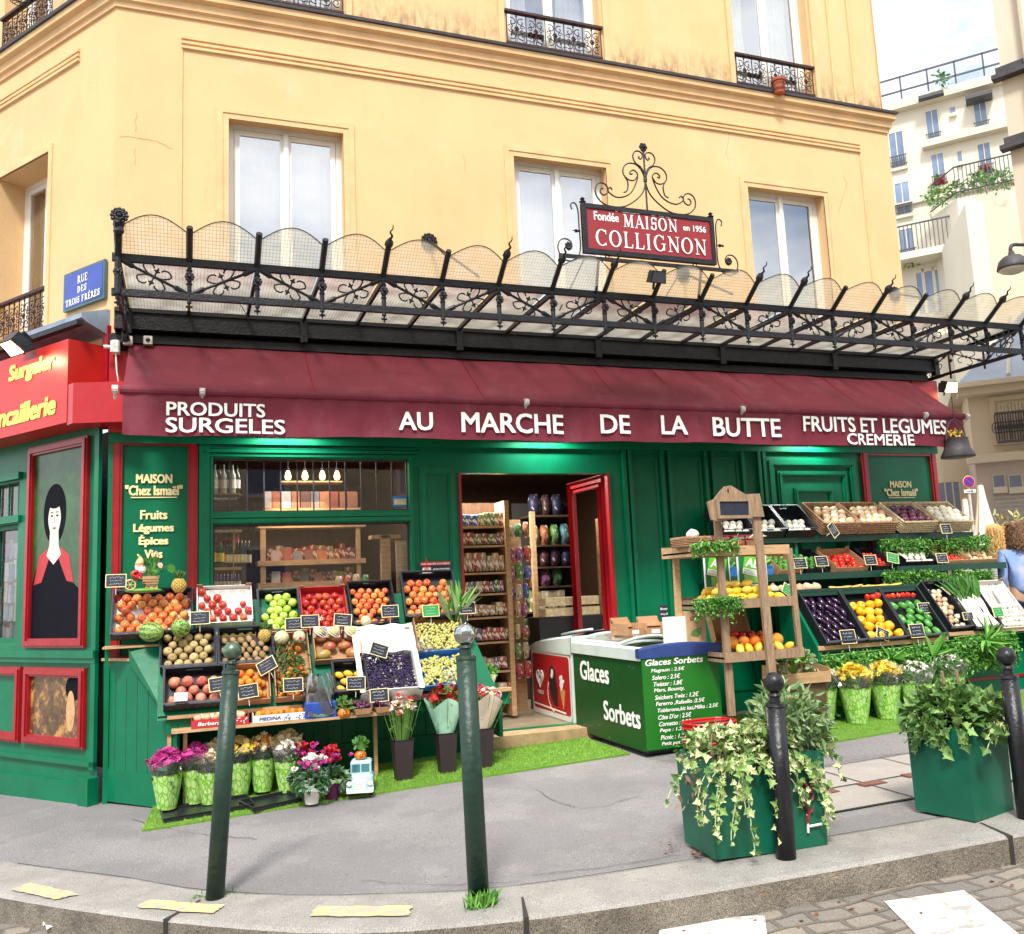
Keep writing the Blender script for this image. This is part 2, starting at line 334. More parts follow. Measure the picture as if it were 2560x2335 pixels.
granside = stonemat('granite_side', (.17, .15, .12), .9, .35, 6, .5, 60, .6)
slab = stonemat('paving_slab', (.33, .30, .27), .85, .1, 3, .25, 100, .25)
cob = stonemat('cobbles', (.20, .18, .155), .8, .2, 2, .2, 80, .35)
def cobble(m):
 t, b, cur, src = tail(m)
 n = nd(t, 'ShaderNodeTexNoise'); n.inputs['Scale'].default_value = 2.5; t.links.new(src, n.inputs['Vector'])
 ad = nd(t, 'ShaderNodeMix', data_type='VECTOR'); ad.inputs[0].default_value = .15; t.links.new(src, ad.inputs[4]); t.links.new(n.outputs['Color'], ad.inputs[5])
 mp = nd(t, 'ShaderNodeMapping'); mp.inputs['Rotation'].default_value = (0, 0, .05); t.links.new(ad.outputs[1], mp.inputs[0])
 br = nd(t, 'ShaderNodeTexBrick'); br.inputs['Scale'].default_value = 1; br.inputs['Brick Width'].default_value = .15; br.inputs['Row Height'].default_value = .10; br.inputs['Mortar Size'].default_value = .014; br.inputs['Mortar Smooth'].default_value = .6
 br.inputs['Color1'].default_value = (.85, .85, .88, 1); br.inputs['Color2'].default_value = (1.3, 1.24, 1.16, 1); br.inputs['Mortar'].default_value = (.70, .67, .62, 1); t.links.new(mp.outputs[0], br.inputs[0])
 v = nd(t, 'ShaderNodeVectorMath', operation='MULTIPLY'); t.links.new(cur, v.inputs[0]); t.links.new(br.outputs[0], v.inputs[1]); t.links.new(v.outputs[0], b.inputs['Base Color'])
 old = b.inputs['Normal'].links[0].from_node if b.inputs['Normal'].links else None
 bp = nd(t, 'ShaderNodeBump'); bp.inputs['Strength'].default_value = .7; bp.inputs['Distance'].default_value = .02; bp.invert = True; t.links.new(br.outputs['Fac'], bp.inputs['Height'])
 if old: t.links.new(old.outputs[0], bp.inputs['Normal'])
 t.links.new(bp.outputs[0], b.inputs['Normal'])
cobble(cob)
def gsheet(name, x0, x1, y0, y1, dz, m, nx=60, ny=6, kind='structure'):
 mb = MB(); mb.sheet(nx, ny, lambda u, v: (x0 + (x1 - x0) * u, y0 + (y1 - y0) * v, g(x0 + (x1 - x0) * u) + dz)); o = mb.obj(name, m); tag(o, kind=kind); return o
gsheet('road', -160, 170, -170, 170, -.13, cob, 165, 4)
outer = [(-5.2, 4.2), (-3.2, 1.5), (-1.9, -.2), (-1.0, -1.35), (-.33, -2.2), (.3, -2.9), (.83, -3.4), (1.25, -3.72), (1.77, -3.94), (2.49, -4.1), (3.5, -4.21), (4.57, -4.3), (6.5, -4.45), (9, -4.62), (14, -5.0), (26, -5.9)]
inner = [(-5.0, 4.4), (-3.0, 1.9), (-1.6, .2), (-1.0, -.65), (-.46, -1.42), (-.05, -1.9), (.32, -2.31), (.67, -2.75), (1.15, -3.15), (1.6, -3.4), (1.95, -3.56), (2.71, -3.7), (5.1, -3.93), (9, -4.3), (14, -4.72), (26, -5.6)]
def dense(P, n=5): return [(p.x, p.y) for p in smoothpath([(a, b, 0) for a, b in P], n)]
def resamp(P, m):
 L = [0]
 for a, b in zip(P, P[1:]): L.append(L[-1] + math.dist(a, b))
 o = []; j = 0
 for i in range(m + 1):
  s = L[-1] * i / m
  while j < len(L) - 2 and L[j + 1] < s: j += 1
  t = (s - L[j]) / max(L[j + 1] - L[j], 1e-9); o.append((P[j][0] + (P[j + 1][0] - P[j][0]) * t, P[j][1] + (P[j + 1][1] - P[j][1]) * t))
 return o
NK = 140; OU = resamp(dense(outer), NK)
IN = []
_ind = dense(inner, 12)
for p in OU: IN.append(min(_ind, key=lambda q: math.dist(p, q)))
mb = MB()                                    # pavement: from the inner edge of the kerb to far behind the building line
vs = []; 
for i, p in enumerate(IN):
 u = i / NK; q = (p[0] * 1.0 - (6 * (1 - u)) * .0, 40)
 for k in range(9):
  t = k / 8; y = p[1] + (40 - p[1]) * t * t; vs.append((p[0], y, g(p[0])))
mb.add(vs, [(i * 9 + k, (i + 1) * 9 + k, (i + 1) * 9 + k + 1, i * 9 + k + 1) for i in range(NK) for k in range(8)])
tag(mb.obj('pavement', asph), kind='structure')
mb = MB()
for i in range(NK):                          # kerb top and face
 a, b, c, d = OU[i], OU[i + 1], IN[i + 1], IN[i]; z = .006
 def gz(p, h): return (p[0], p[1], g(p[0]) + h)
 j = 0.0
 mb.k = 0; mb.quad(gz(a, z - .012), gz(b, z - .012), gz((b[0] * .93 + c[0] * .07, b[1] * .93 + c[1] * .07), z), gz((a[0] * .93 + d[0] * .07, a[1] * .93 + d[1] * .07), z))
 mb.quad(gz((a[0] * .93 + d[0] * .07, a[1] * .93 + d[1] * .07), z), gz((b[0] * .93 + c[0] * .07, b[1] * .93 + c[1] * .07), z), gz(c, z), gz(d, z))
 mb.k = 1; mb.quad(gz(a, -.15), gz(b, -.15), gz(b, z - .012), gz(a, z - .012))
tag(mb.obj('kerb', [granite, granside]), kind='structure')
darkj = mat('dark_joint', (.03, .028, .025), .95, var=.3)
mb = MB()                                    # joints between kerb stones
for i in (18, 37, 44, 54, 60, 66, 76, 86, 96):
 a, d = Vector(OU[i]), Vector(IN[i]); n = (d - a).normalized(); t = Vector((-n.y, n.x)) * (.012 if i != 60 else .035)
 a2 = a - n * .006
 P = [a2 - t, a2 + t, a + t * .4 + n * .25, a - t * .4 + n * .25]
 mb.add([(p.x, p.y, g(p.x) + .010) for p in P] + [(a2.x - t.x, a2.y - t.y, g(a.x) - .13), (a2.x + t.x, a2.y + t.y, g(a.x) - .13)], [(0, 1, 2, 3), (4, 5, 1, 0)])
tag(mb.obj('kerb_joint', darkj), kind='structure')
def ribbon(mb, P, w, dz):                    # a thin line lying on the ground
 P = [Vector(p[:2]) for p in P]
 for a, b in zip(P, P[1:]):
  n = (b - a).normalized(); n = Vector((-n.y, n.x)) * w * random.uniform(.3, .8)
  mb.add([(q.x, q.y, g(q.x) + dz) for q in (a - n, b - n, b + n, a + n)], [(0, 1, 2, 3)])
def jit(a, b, n=14, j=.02): return [(a[0] + (b[0] - a[0]) * i / n + random.uniform(-j, j) * (0 < i < n), a[1] + (b[1] - a[1]) * i / n + random.uniform(-j, j) * (0 < i < n)) for i in range(n + 1)]
mb = MB()
for pp in ([(1340, 1975), (1400, 2010), (1450, 2022), (1510, 2018), (1600, 1990)], [(900, 2205), (1140, 2215), (1300, 2205)], [(330, 2050), (480, 2085), (640, 2100)], [(2060, 1915), (2200, 1890), (2330, 1880)], [(1330, 2190), (1480, 2175), (1700, 2140)]):
 q = [atg(*p) for p in pp]; full = []
 for a, b in zip(q, q[1:]): full += jit(a, b, 7, .012)
 ribbon(mb, full, .0035, .006)
ribbon(mb, [(p[0], p[1]) for p in IN[30:110]], .006, .011)
tag(mb.obj('pavement_crack', darkj), kind='structure')
mb = MB(); A = [atg(*p) for p in ((1985, 1990), (2060, 2060), (2380, 1985), (2330, 1880))]   # paving slabs let into the asphalt
A = [Vector((4.05, -3.45, 0)), Vector((7.6, -3.62, 0)), Vector((7.5, -2.62, 0)), Vector((4.15, -2.5, 0))]
mb.sheet(12, 2, lambda u, v: ((lambda p: (p.x, p.y, g(p.x) + .005))((A[0] * (1 - u) + A[1] * u) * (1 - v) + (A[3] * (1 - u) + A[2] * u) * v)))
tag(mb.obj('paving_slabs', slab), kind='structure')
mb = MB()
for k in range(7):
 x = 4.12 + k * .56; ribbon(mb, [(x - .02, -3.46), (x + .02, -2.52)], .012, .010)
ribbon(mb, [(4.05, -3.45), (7.6, -3.62)], .02, .010); ribbon(mb, [(4.12, -3.0), (7.5, -3.1)], .01, .010); ribbon(mb, [(4.15, -2.5), (7.5, -2.62)], .012, .010)
tag(mb.obj('slab_joint', darkj), kind='structure')
mb = MB(); rustp = mat('rusty_cover', (.16, .07, .045), .8, var=.4, scale=30)
for p in ((2180, 1962), (2290, 1940), (2060, 1984)):
 q = atg(*p); mb.box(q.x - .09, q.x + .09, q.y - .04, q.y + .04, g(q.x) - .02, g(q.x) + .014)
tag(mb.obj('drain_cover', rustp), kind='structure')
def patch(mb, quad, dz, ragged=.0, n=10):
 P = [atg(*p, h=dz + .0) for p in quad]; out = []
 for a, b in zip(P, P[1:] + P[:1]):
  for i in range(n):
   q = a.lerp(b, i / n); out.append((q.x + random.uniform(-ragged, ragged), q.y + random.uniform(-ragged, ragged), g(q.x) + dz))
 mb.add(out, [tuple(range(len(out)))])
yellowp = mat('yellow_road_paint', (.60, .47, .22), .8, var=.25, scale=20); overlay(yellowp, mask_noise(yellowp, 11, .46, .54, None, .85), (.36, .32, .27))
whiter = mat('white_road_paint', (.66, .64, .6), .75, var=.15, scale=20, bump=.4, bscale=15); overlay(whiter, mask_noise(whiter, 9, .52, .58, (1, 2, 1), .75), (.25, .23, .2))
for lb, quad in (('faded yellow paint mark on the kerb near its left bend', ((28, 2222), (135, 2249), (200, 2235), (80, 2205))),
                 ('worn yellow paint mark beside the leaning green bollard', ((340, 2268), (530, 2283), (562, 2262), (375, 2248))),
                 ('long yellow paint mark left of the ball topped green bollard', ((775, 2290), (1020, 2289), (1032, 2265), (790, 2264)))):
 mb = MB(); patch(mb, quad, .013, .009); o = mb.obj('painted_mark', yellowp); tag(o, kind='structure')
for quad in (((1645, 2345), (1655, 2300), (1912, 2288), (1918, 2345)), ((2210, 2253), (2410, 2225), (2560, 2345), (2300, 2345))):
 mb = MB(); P = [atg(*p, h=-.125) for p in quad]
 a, b, c, d = P
 mb.add([(q.x, q.y, g(q.x) - .125) for q in ((a + (a - b) * 2), b, c, (d + (d - c) * 2))] if quad[0][0] < 2000 else [(q.x, q.y, g(q.x) - .125) for q in (a + (a - a), b, c + (c - b) * 2, d + (d - a) * 2)], [(0, 1, 2, 3)])
 tag(mb.obj('crossing_stripe', whiter), kind='structure')
# the corner building
bld = thing('corner_building', 'ochre rendered corner house over a green painted grocery shopfront', 'building', (0, 0, 0))
XR = 8.42; ZT = 12.0; T0 = .35
def wall(mb, x0, x1, z0, z1, holes, rev=.2, y=0, M=None):
 xs = sorted({x0, x1} | {h[0] for h in holes} | {h[1] for h in holes}); zs = sorted({z0, z1} | {h[2] for h in holes} | {h[3] for h in holes})
 for i in range(len(xs) - 1):
  for j in range(len(zs) - 1):
   cx, cz = (xs[i] + xs[i + 1]) / 2, (zs[j] + zs[j + 1]) / 2
   if any(h[0] < cx < h[1] and h[2] < cz < h[3] for h in holes): continue
   mb.quad((xs[i], y, zs[j]), (xs[i + 1], y, zs[j]), (xs[i + 1], y, zs[j + 1]), (xs[i], y, zs[j + 1]), M)
 for a, b, c, d in holes:
  r = y + rev
  mb.quad((a, y, c), (a, r, c), (b, r, c), (b, y, c), M); mb.quad((a, y, d), (b, y, d), (b, r, d), (a, r, d), M)
  mb.quad((a, y, c), (a, y, d), (a, r, d), (a, r, c), M); mb.quad((b, y, c), (b, r, c), (b, r, d), (b, y, d), M)
winF = [(.93, 1.95, 3.95, 5.80), (3.64, 4.66, 3.95, 5.80), (6.38, 7.40, 3.95, 5.80)]
winU = [(.93, 1.97, 6.92, 8.9), (3.64, 4.70, 6.92, 8.9), (6.38, 7.42, 6.92, 8.9)]
mb = MB()
wall(mb, 0, XR, 3.55, 6.72, winF); wall(mb, .0, XR, 6.9, ZT, winU, y=.03)
winL = [(-1.92, -1.02, 3.95, 5.66), (-4.6, -3.7, 3.95, 5.66)]; winLU = [(-1.98, -1.08, 6.92, 8.9), (-4.6, -3.7, 6.92, 8.9)]
wall(mb, -9, 0, 3.0, 6.72, winL, .32, M=LF); wall(mb, -9, 0, 6.9, ZT, winLU, .32, y=.03, M=LF)
RF = mat4((XR, 0, 0), rz=radians(72)); wall(mb, 0, 12, 0, 6.72, [], M=RF); wall(mb, 0, 12, 6.9, ZT, [], y=.03, M=RF)
mb.obj('wall', wallm, bld)
def molding(mb, prof, M=None, x0=0, x1=1, j0=0, j1=0):   # profile of (y,z) swept along local x; j: how far the ends shift per unit of depth (mitres)
 n = len(prof); vs = [(x0 + j0 * p[0], p[0], p[1]) for p in prof] + [(x1 + j1 * p[0], p[0], p[1]) for p in prof]
 mb.add(vs, [(i, i + 1, n + i + 1, n + i) for i in range(n - 1)] + [tuple(range(n - 1, -1, -1)), tuple(range(n, 2 * n))], M)
mj = math.tan(radians((180 - 126.5) / 2))
prof = [(.03, 6.66), (-.02, 6.67), (-.025, 6.71), (-.05, 6.725), (-.055, 6.79), (-.10, 6.81), (-.105, 6.865), (.03, 6.865)]
mb = MB(); molding(mb, prof, None, 0, XR, mj, -.6); molding(mb, prof, LF, -9, 0, 0, -mj)
mb.obj('cornice', trimm, bld)
prof = [(.05, 6.866), (-.125, 6.868), (-.13, 6.895), (.028, 6.93)]
mb = MB(); molding(mb, prof, None, 0, XR, mj, -.6); molding(mb, prof, LF, -9, 0, 0, -mj); mb.obj('lead_flashing', leadm, bld)
mb = MB()                                   # raised string mouldings and grooves in the render
for (a, b) in ((.53, 7.98),):
 for z in (6.385, 6.43, 6.475): molding(mb, [(0.0, z - .018), (-.022, z - .012), (-.022, z + .012), (0.0, z + .018)], None, a, b)
for z in (6.385, 6.43, 6.475): molding(mb, [(0.0, z - .018), (-.022, z - .012), (-.022, z + .012), (0.0, z + .018)], LF, -9, -.55)
for (x, z0, z1) in ((.53, 3.9, 6.37), (7.98, 3.9, 6.37)): mb.box(x - .012, x + .012, -.012, .01, z0, z1)
for (x, z0, z1) in ((7.72, 6.93, 11.9), (8.02, 6.93, 11.9)): mb.box(x - .015, x + .015, .01, .05, z0, z1)
for (a, b, c, d) in winF: mb.frame(a - .10, b + .10, c - .1, d + .07, .05, -.014, .01); mb.frame(a - .05, b + .05, c - .1, d + .02, .05, -.006, .01)
for (a, b, c, d) in winU: mb.box(a - .09, a - .03, .0, .035, c, d); mb.box(b + .03, b + .09, .0, .035, c, d)
for (a, b, c, d) in winL: mb.frame(a - .06, b + .06, c - .1, d + .06, .06, -.012, .01, M=LF)
mb.obj('string_moulding', trimm, bld)
mb = MB(); crackm = mat('plaster_crack', (.42, .27, .12), .9, var=.1)
for P in ([(300, 340), (350, 345), (390, 352), (430, 372)], [(340, 282), (338, 330)], [(339, 372), (338, 415)], [(1820, 300), (1822, 340), (1816, 380), (1820, 400)], [(2106, 438), (2118, 460), (2108, 490), (2095, 530)], [(1160, 385), (1162, 430)]):
 q = [aty(*p, -.001) for p in P]; mb = MB()
 for a, b in zip(q, q[1:]):
  n = 5
  L = [a.lerp(b, i / n) + Vector((random.uniform(-.008, .008), 0, random.uniform(-.008, .008))) for i in range(n + 1)]
  for c, d in zip(L, L[1:]):
   t = (d - c).normalized(); m = Vector((-t.z, 0, t.x)) * .0018; mb.quad(*[(v.x, -.0025, v.z) for v in (c - m, d - m, d + m, c + m)])
 mb.obj('hairline_crack', crackm, bld)
# windows
def wavy(mb, x0, x1, z0, z1, y, amp=.02, n=40, waves=9, M=None, pinch=0):
 ph = random.random() * 6
 mb.smooth = True
 mb.sheet(n, 6, lambda u, v: (x0 + (x1 - x0) * (u + pinch * (.5 - u) * (1 - abs(2 * v - 1))), y + amp * sin(waves * u * 6.28 + ph + v * 1.3) + amp * .5 * sin(waves * 2.3 * u * 6.28 + ph * 2), z0 + (z1 - z0) * v), M); mb.smooth = False
def window(hole, yb, M=None, rail=None, curt=True, tilt=False, cm=None, label=None, parent=None, frames=.05, deep=.5, pot=False):
 a, b, c, d = hole; m = (a + b) / 2; f = frames
 mb = MB(M); mb.frame(a, b, c, d, f, yb - .03, yb + .03)
 if tilt: pass
 for (p, q) in ((a + f, m), (m, b - f)):
  mb.frame(p + .004, q - .004, c + f + .004, d - f - .004, f * .95, yb - .045, yb + .012, 2)
 mb.box(m - .022, m + .022, yb - .058, yb - .03, c + f, d - f)
 fr = mb.obj('window', white, parent or bld, label=label)
 mb = MB(M)
 for (p, q) in ((a + f * 2, m - f), (m + f, b - f * 2)): mb.quad((p - .01, yb - .02, c + 2 * f - .01), (q + .01, yb - .02, c + 2 * f - .01), (q + .01, yb - .02, d - 2 * f + .01), (p - .01, yb - .02, d - 2 * f + .01))
 mb.obj('pane', glass, fr)
 if curt:
  mb = MB(M)
  if curt == 1: wavy(mb, a + .03, b - .03, c, d - .06, yb + .12, .008, 60, 8)
  else: wavy(mb, a + .03, a + (b - a) * .36, c, d - .05, yb + .12, .02, 30, 4, pinch=.3); wavy(mb, b - (b - a) * .40, b - .03, c, d - .05, yb + .12, .02, 30, 4, pinch=.3)
  mb.obj('curtain', cm or curtain, fr)
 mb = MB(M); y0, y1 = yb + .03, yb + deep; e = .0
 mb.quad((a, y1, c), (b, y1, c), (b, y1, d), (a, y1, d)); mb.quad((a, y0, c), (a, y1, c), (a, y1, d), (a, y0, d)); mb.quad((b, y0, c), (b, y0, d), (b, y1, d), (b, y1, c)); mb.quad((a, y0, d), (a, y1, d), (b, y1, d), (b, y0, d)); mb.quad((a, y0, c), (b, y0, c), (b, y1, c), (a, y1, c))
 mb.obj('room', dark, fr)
 if rail:
  z0, h, y = rail; mb = MB(M); r = .012
  mb.box(a - .02, b + .02, y - .025, y + .025, z0 + h - .012, z0 + h + .014); mb.box(a - .01, b + .01, y - .01, y + .01, z0 + .05, z0 + .07)
  n = 5; w = (b - a) / n
  for i in range(n + 1): mb.tube([(a + i * w, y, z0 + .02), (a + i * w, y, z0 + h)], .006, 5)
  for i in range(n):
   cx = a + (i + .5) * w; cz = z0 + h * .55
   for sx in (-1, 1):
    for sz in (-1, 1):
     P = [(cx + sx * p[0], y, cz + sz * (p[2])) for p in spiral(.045 * w / .2, .075, .012, .045, 420, 60, 14)]; mb.tube(P, .0055, 4, False)
     P = [(cx + sx * p[0], y, cz + sz * p[2]) for p in spiral(.06, .02, .006, .028, 360, 0, 10)]; mb.tube(P, .005, 4, False)
   mb.tube([(cx, y, z0 + .05), (cx, y, z0 + h)], .005, 5)
   for k in range(6):
    an = k * pi / 3; mb.ball((cx + cos(an) * .02, y - .004, cz + sin(an) * .02), .011, .006, .011, 5, 4)
   mb.ball((cx, y - .01, cz), .012, n=6, m=4); mb.ball((cx, y, z0 + h - .04), .012, .008, .016, 6, 4)
  rl = mb.obj('railing', rust, fr)
 return fr
WL = ['large first floor window with sky in its panes', 'first floor window with a crumpled white sheet inside', 'first floor window ajar with grey panes']
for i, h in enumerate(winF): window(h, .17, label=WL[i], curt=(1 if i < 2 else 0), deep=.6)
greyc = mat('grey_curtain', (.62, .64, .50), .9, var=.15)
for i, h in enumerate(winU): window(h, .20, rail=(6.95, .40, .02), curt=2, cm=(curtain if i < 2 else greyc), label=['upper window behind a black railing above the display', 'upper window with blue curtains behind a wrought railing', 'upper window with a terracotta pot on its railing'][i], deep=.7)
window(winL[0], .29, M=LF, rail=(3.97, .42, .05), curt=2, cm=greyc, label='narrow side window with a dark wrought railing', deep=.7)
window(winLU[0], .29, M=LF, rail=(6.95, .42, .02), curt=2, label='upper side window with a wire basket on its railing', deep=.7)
terr = mat('terracotta', (.36, .085, .04), .8, var=.15)
p = aty(1947, 213, -.14); t = thing('flower_pot', 'terracotta pot hung in a black wire ring on the upper right railing', 'flower pot', (p.x, p.y, p.z - .1))
mb = MB(); mb.lathe([(.055, 0), (.075, .13), (.083, .135), (.085, .165), (.07, .165), (.065, .15), (.001, .145)], 20); mb.obj('pot', terr, t, world=False)
mb = MB(); mb.tube([(.088 * cos(a * pi / 9), .088 * sin(a * pi / 9), .12) for a in range(19)], .004, 5); mb.tube([(.07 * cos(a * pi / 9), .07 * sin(a * pi / 9), .04) for a in range(19)], .004, 5)
for a in range(4): mb.tube([(.07 * cos(a * pi / 2), .07 * sin(a * pi / 2), .04), (.088 * cos(a * pi / 2), .088 * sin(a * pi / 2), .12), (.088 * cos(a * pi / 2), .088 * sin(a * pi / 2) + (.04 if a == 1 else 0), .2 if a == 1 else .12)], .004, 5)
mb.obj('ring', iron, t, world=False)
q = LF @ Vector((-1.45, -.10, 7.32)); t = thing('wire_basket', 'empty black wire basket hooked on the upper left side railing', 'basket', tuple(q))
mb = MB()
for r_, z_ in ((.14, .1), (.11, .03), (.08, -.03)): mb.tube([(r_ * cos(a * pi / 9), r_ * sin(a * pi / 9), z_) for a in range(19)], .005, 4)
for a in range(8): mb.tube([(.14 * cos(a * pi / 4), .14 * sin(a * pi / 4), .1), (.08 * cos(a * pi / 4), .08 * sin(a * pi / 4), -.03), (0, 0, -.04)], .004, 4)
mb.obj('wirework', iron, t, world=False)
# shopfront (y=-.06 is its face)
SF = -.06
mb = MB()
holes = [(.80, 2.47, 1.25, 2.13), (.80, 2.47, 2.235, 2.69), (2.93, 4.46, .24, 2.57)]
wall(mb, 0.0, 8.56, -.1, 3.0, holes, .10, y=SF)
mb.box(8.50, 8.56, SF, .3, -.1, 3.0)
mb.quad((0, SF, 3.0), (8.56, SF, 3.0), (8.56, .02, 3.0), (0, .02, 3.0))
mb.box(0, .035, SF - .035, SF + .01, .0, 2.95); mb.box(.69, .775, SF - .03, SF, .2, 2.86)
def rail3(x0, x1, z0, z1, d=.03, n=3):
 for i in range(n):
  e = (z1 - z0) / n; mb.box(x0, x1, SF - d * (1 - abs(i - (n - 1) / 2) / n), SF, z0 + i * e, z0 + (i + .8) * e)
rail3(.74, 2.56, 2.70, 2.80, .035); rail3(.78, 2.50, 2.14, 2.225, .03, 2); rail3(.78, 2.5, 1.15, 1.24, .04, 2)
mb.box(0, 8.56, SF - .05, SF, 2.80, 2.88)
mb.frame(2.56, 2.90, 1.0, 2.62, .07, SF - .03, SF, 4)
mb.frame(6.27, 7.43, .9, 2.73, .09, SF - .05, SF, 4); mb.frame(6.40, 7.30, 1.0, 2.60, .06, SF - .035, SF, 3); mb.frame(6.60, 7.10, 1.2, 2.42, .05, SF - .03, SF, 3)
for x in (4.60, 4.66, 5.02, 5.10, 5.52, 5.60, 5.96, 6.16, 6.22): mb.box(x, x + .035, SF - .045, SF, .25, 2.80)
mb.frame(4.70, 5.0, .4, 2.74, .03, SF - .015, SF, 2); mb.frame(5.15, 5.5, .4, 2.74, .03, SF - .015, SF, 2); mb.frame(5.65, 5.94, .4, 2.74, .03, SF - .015, SF, 2)
mb.box(.78, .80, SF - .02, SF, 1.2, 2.7); mb.box(2.47, 2.5, SF - .02, SF, 1.2, 2.7)
for k in range(24):
 x = .04 + k * .12
 if x < 2.8: mb.box(x, x + .113, SF - .012, SF, .28, 1.0)
mb.box(.0, 2.92, SF - .03, SF, .03, .27); mb.box(.0, 2.92, SF - .03, SF, 1.0, 1.06)
sf = mb.obj('shopfront', green, bld)
mb = MB(); mb.frame(.03, .68, 1.03, 2.86, .075, SF - .05, SF - .002, 4); mb.obj('red_moulding', red, bld); mb = MB(); mb.frame(7.50, 8.54, .9, 2.86, .085, SF - .05, SF - .002, 4); mb.obj('red_moulding', red, bld)
for x in (2.93, 4.435): mb = MB(); mb.box(x, x + .025, SF - .015, .06, .24, 2.57); mb.obj('door_jamb', red, bld)
mb = MB(); M0 = None
def column(x0, x1, lines, y):
 for (s, cx, w, z, h, off) in lines: mb = MB(); text(mb, s, cx - w / 2, cx + w / 2, z, z + h, y, off); mb.obj('lettering', cream, bld)
yy = SF - .012
column(0, 0, [('MAISON', .345, .27, 2.475, .075, .035), ('"Chez Ismaël"', .345, .43, 2.375, .085, .035), ('Fruits', .345, .2, 2.18, .075, .035), ('Légumes', .345, .3, 2.06, .085, .035), ('Épices', .345, .215, 1.955, .1, .035), ('Vins', .345, .13, 1.865, .07, .035)], yy)
mb = MB(); mb.box(.17, .52, yy - .001, yy + .001, 2.355, 2.363); mb.obj('underline', cream, bld)
column(0, 0, [('MAISON', 8.02, .29, 2.42, .075, .035), ('"Chez Ismaël"', 8.02, .46, 2.325, .085, .035), ('Fruits', 8.02, .21, 2.12, .075, .035)], yy)
mb = MB(); mb.box(7.84, 8.2, yy - .001, yy + .001, 2.305, 2.313); mb.obj('underline', cream, bld)
mb = MB()
for i in range(1, 12): x = .80 + 1.67 * i / 12; mb.box(x - .006, x + .006, -.0, .014, 2.235, 2.69)
mb.frame(.80, 2.47, 2.235, 2.69, .012, -.005, .02); mb.frame(.80, 2.47, 1.25, 2.13, .015, -.005, .02)
w1 = mb.obj('shop_window', leadm, bld)
mb = MB(); mb.quad((.8, .01, 1.25), (2.47, .01, 1.25), (2.47, .01, 2.13), (.8, .01, 2.13)); mb.quad((.8, .008, 2.235), (2.47, .008, 2.235), (2.47, .008, 2.69), (.8, .008, 2.69)); mb.obj('pane', shopglass, w1)
mb = MB(); x0, x1, y1, z0, z1 = -.0, 8.3, 4.2, .22, 2.95
mb.quad((x0, .04, z0), (x1, .04, z0), (x1, y1, z0), (x0, y1, z0)); mb.obj('shop_floor', mat('shop_tiles', (.25, .2, .13), .5, var=.25), bld)
mb = MB(); mb.quad((x0, .04, z1), (x0, y1, z1), (x1, y1, z1), (x1, .04, z1)); mb.quad((x0 - 2, y1, z0), (x1, y1, z0), (x1, y1, z1), (x0 - 2, y1, z1)); mb.quad((x1, .04, z0), (x1, .04, z1), (x1, y1, z1), (x1, y1, z0)); mb.quad((.08, .04, z0), (-2.2, y1, z0), (-2.2, y1, z1), (.08, .04, z1))
mb.quad((2.75, .04, z0), (2.75, 4.2, z0), (2.75, 4.2, z1), (2.75, .04, z1))
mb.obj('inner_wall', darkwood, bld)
mb = MB()                                     # door step
mb.box(2.95, 4.45, -.30, .05, .06, .235); mb.obj('door_step', mat('step_wood', (.38, .26, .14), .7, var=.25, scale=10, bump=.2), bld)
# open red door leaf, folded inwards against the right jamb
mb = MB(mat4((4.43, .02, 0), rz=radians(93)))
mb.frame(0, .74, .25, 2.55, .10, -.02, .025, 2); mb.box(.1, .64, -.02, .025, .35, .95); mb.frame(.16, .58, .42, .88, .04, -.035, -.02)
mb.box(.0, .74, -.03, .03, 2.56, 2.565)
dr = mb.obj('door', red, bld)
mb = MB(mat4((4.43, .02, 0), rz=radians(93))); mb.quad((.09, 0, .95), (.65, 0, .95), (.65, 0, 2.46), (.09, 0, 2.46)); mb.obj('door_pane', shopglass, dr)
mb = MB(mat4((4.43, .02, 0), rz=radians(93))); mb.ball((.69, -.05, 1.2), .025); mb.box(.66, .72, -.03, -.02, 1.08, 1.32); mb.obj('door_handle', mat('brass', (.7, .5, .2), .3, .9), dr)
# left wall shopfront, in the frame LF (local x<0)
mb = MB(LF)
holesL = [(-3.2, -1.25, 1.22, 2.25), (-3.2, -1.25, 2.33, 2.62)]
wall(mb, -9, 0, -.6, 3.05, holesL, .12, y=SF)
mb.box(-.06, .0, SF - .03, SF, .25, 2.93)
for x0, x1 in ((-9, -.0),):
 mb.box(x0, x1, SF - .05, SF, 1.10, 1.16); mb.box(x0, x1, SF - .035, SF, 1.06, 1.10); mb.box(x0, x1, SF - .03, SF, .27, .31); mb.box(x0, -.08, SF - .06, SF - .001, -.4, .14); mb.box(x0, -1.2, SF - .03, SF, 2.26, 2.32)
 mb.box(x0, -1.2, SF - .04, SF, 2.64, 2.70)
mb.box(-.10, .03, SF - .09, SF, -.1, .2)
mb.obj('side_shopfront', green, bld)
for q in ((-1.06, -.16, 1.18, 2.89), (-1.03, -.14, .40, 1.02), (-2.0, -1.09, .40, 1.02)): mb = MB(LF); mb.frame(*q, .075, SF - .055, SF - .002, 4); mb.obj('red_moulding', red, bld)
mb = MB(LF); mb.frame(-3.2, -1.25, 1.22, 2.25, .04, -.02, .03); mb.box(-1.72, -1.69, -.02, .03, 1.22, 2.25)
for i in range(1, 12): mb.box(-3.2 + i * .165, -3.188 + i * .165, 0, .015, 2.33, 2.62)
w2 = mb.obj('shop_window', green2, bld, label='side shop window covered with notices')
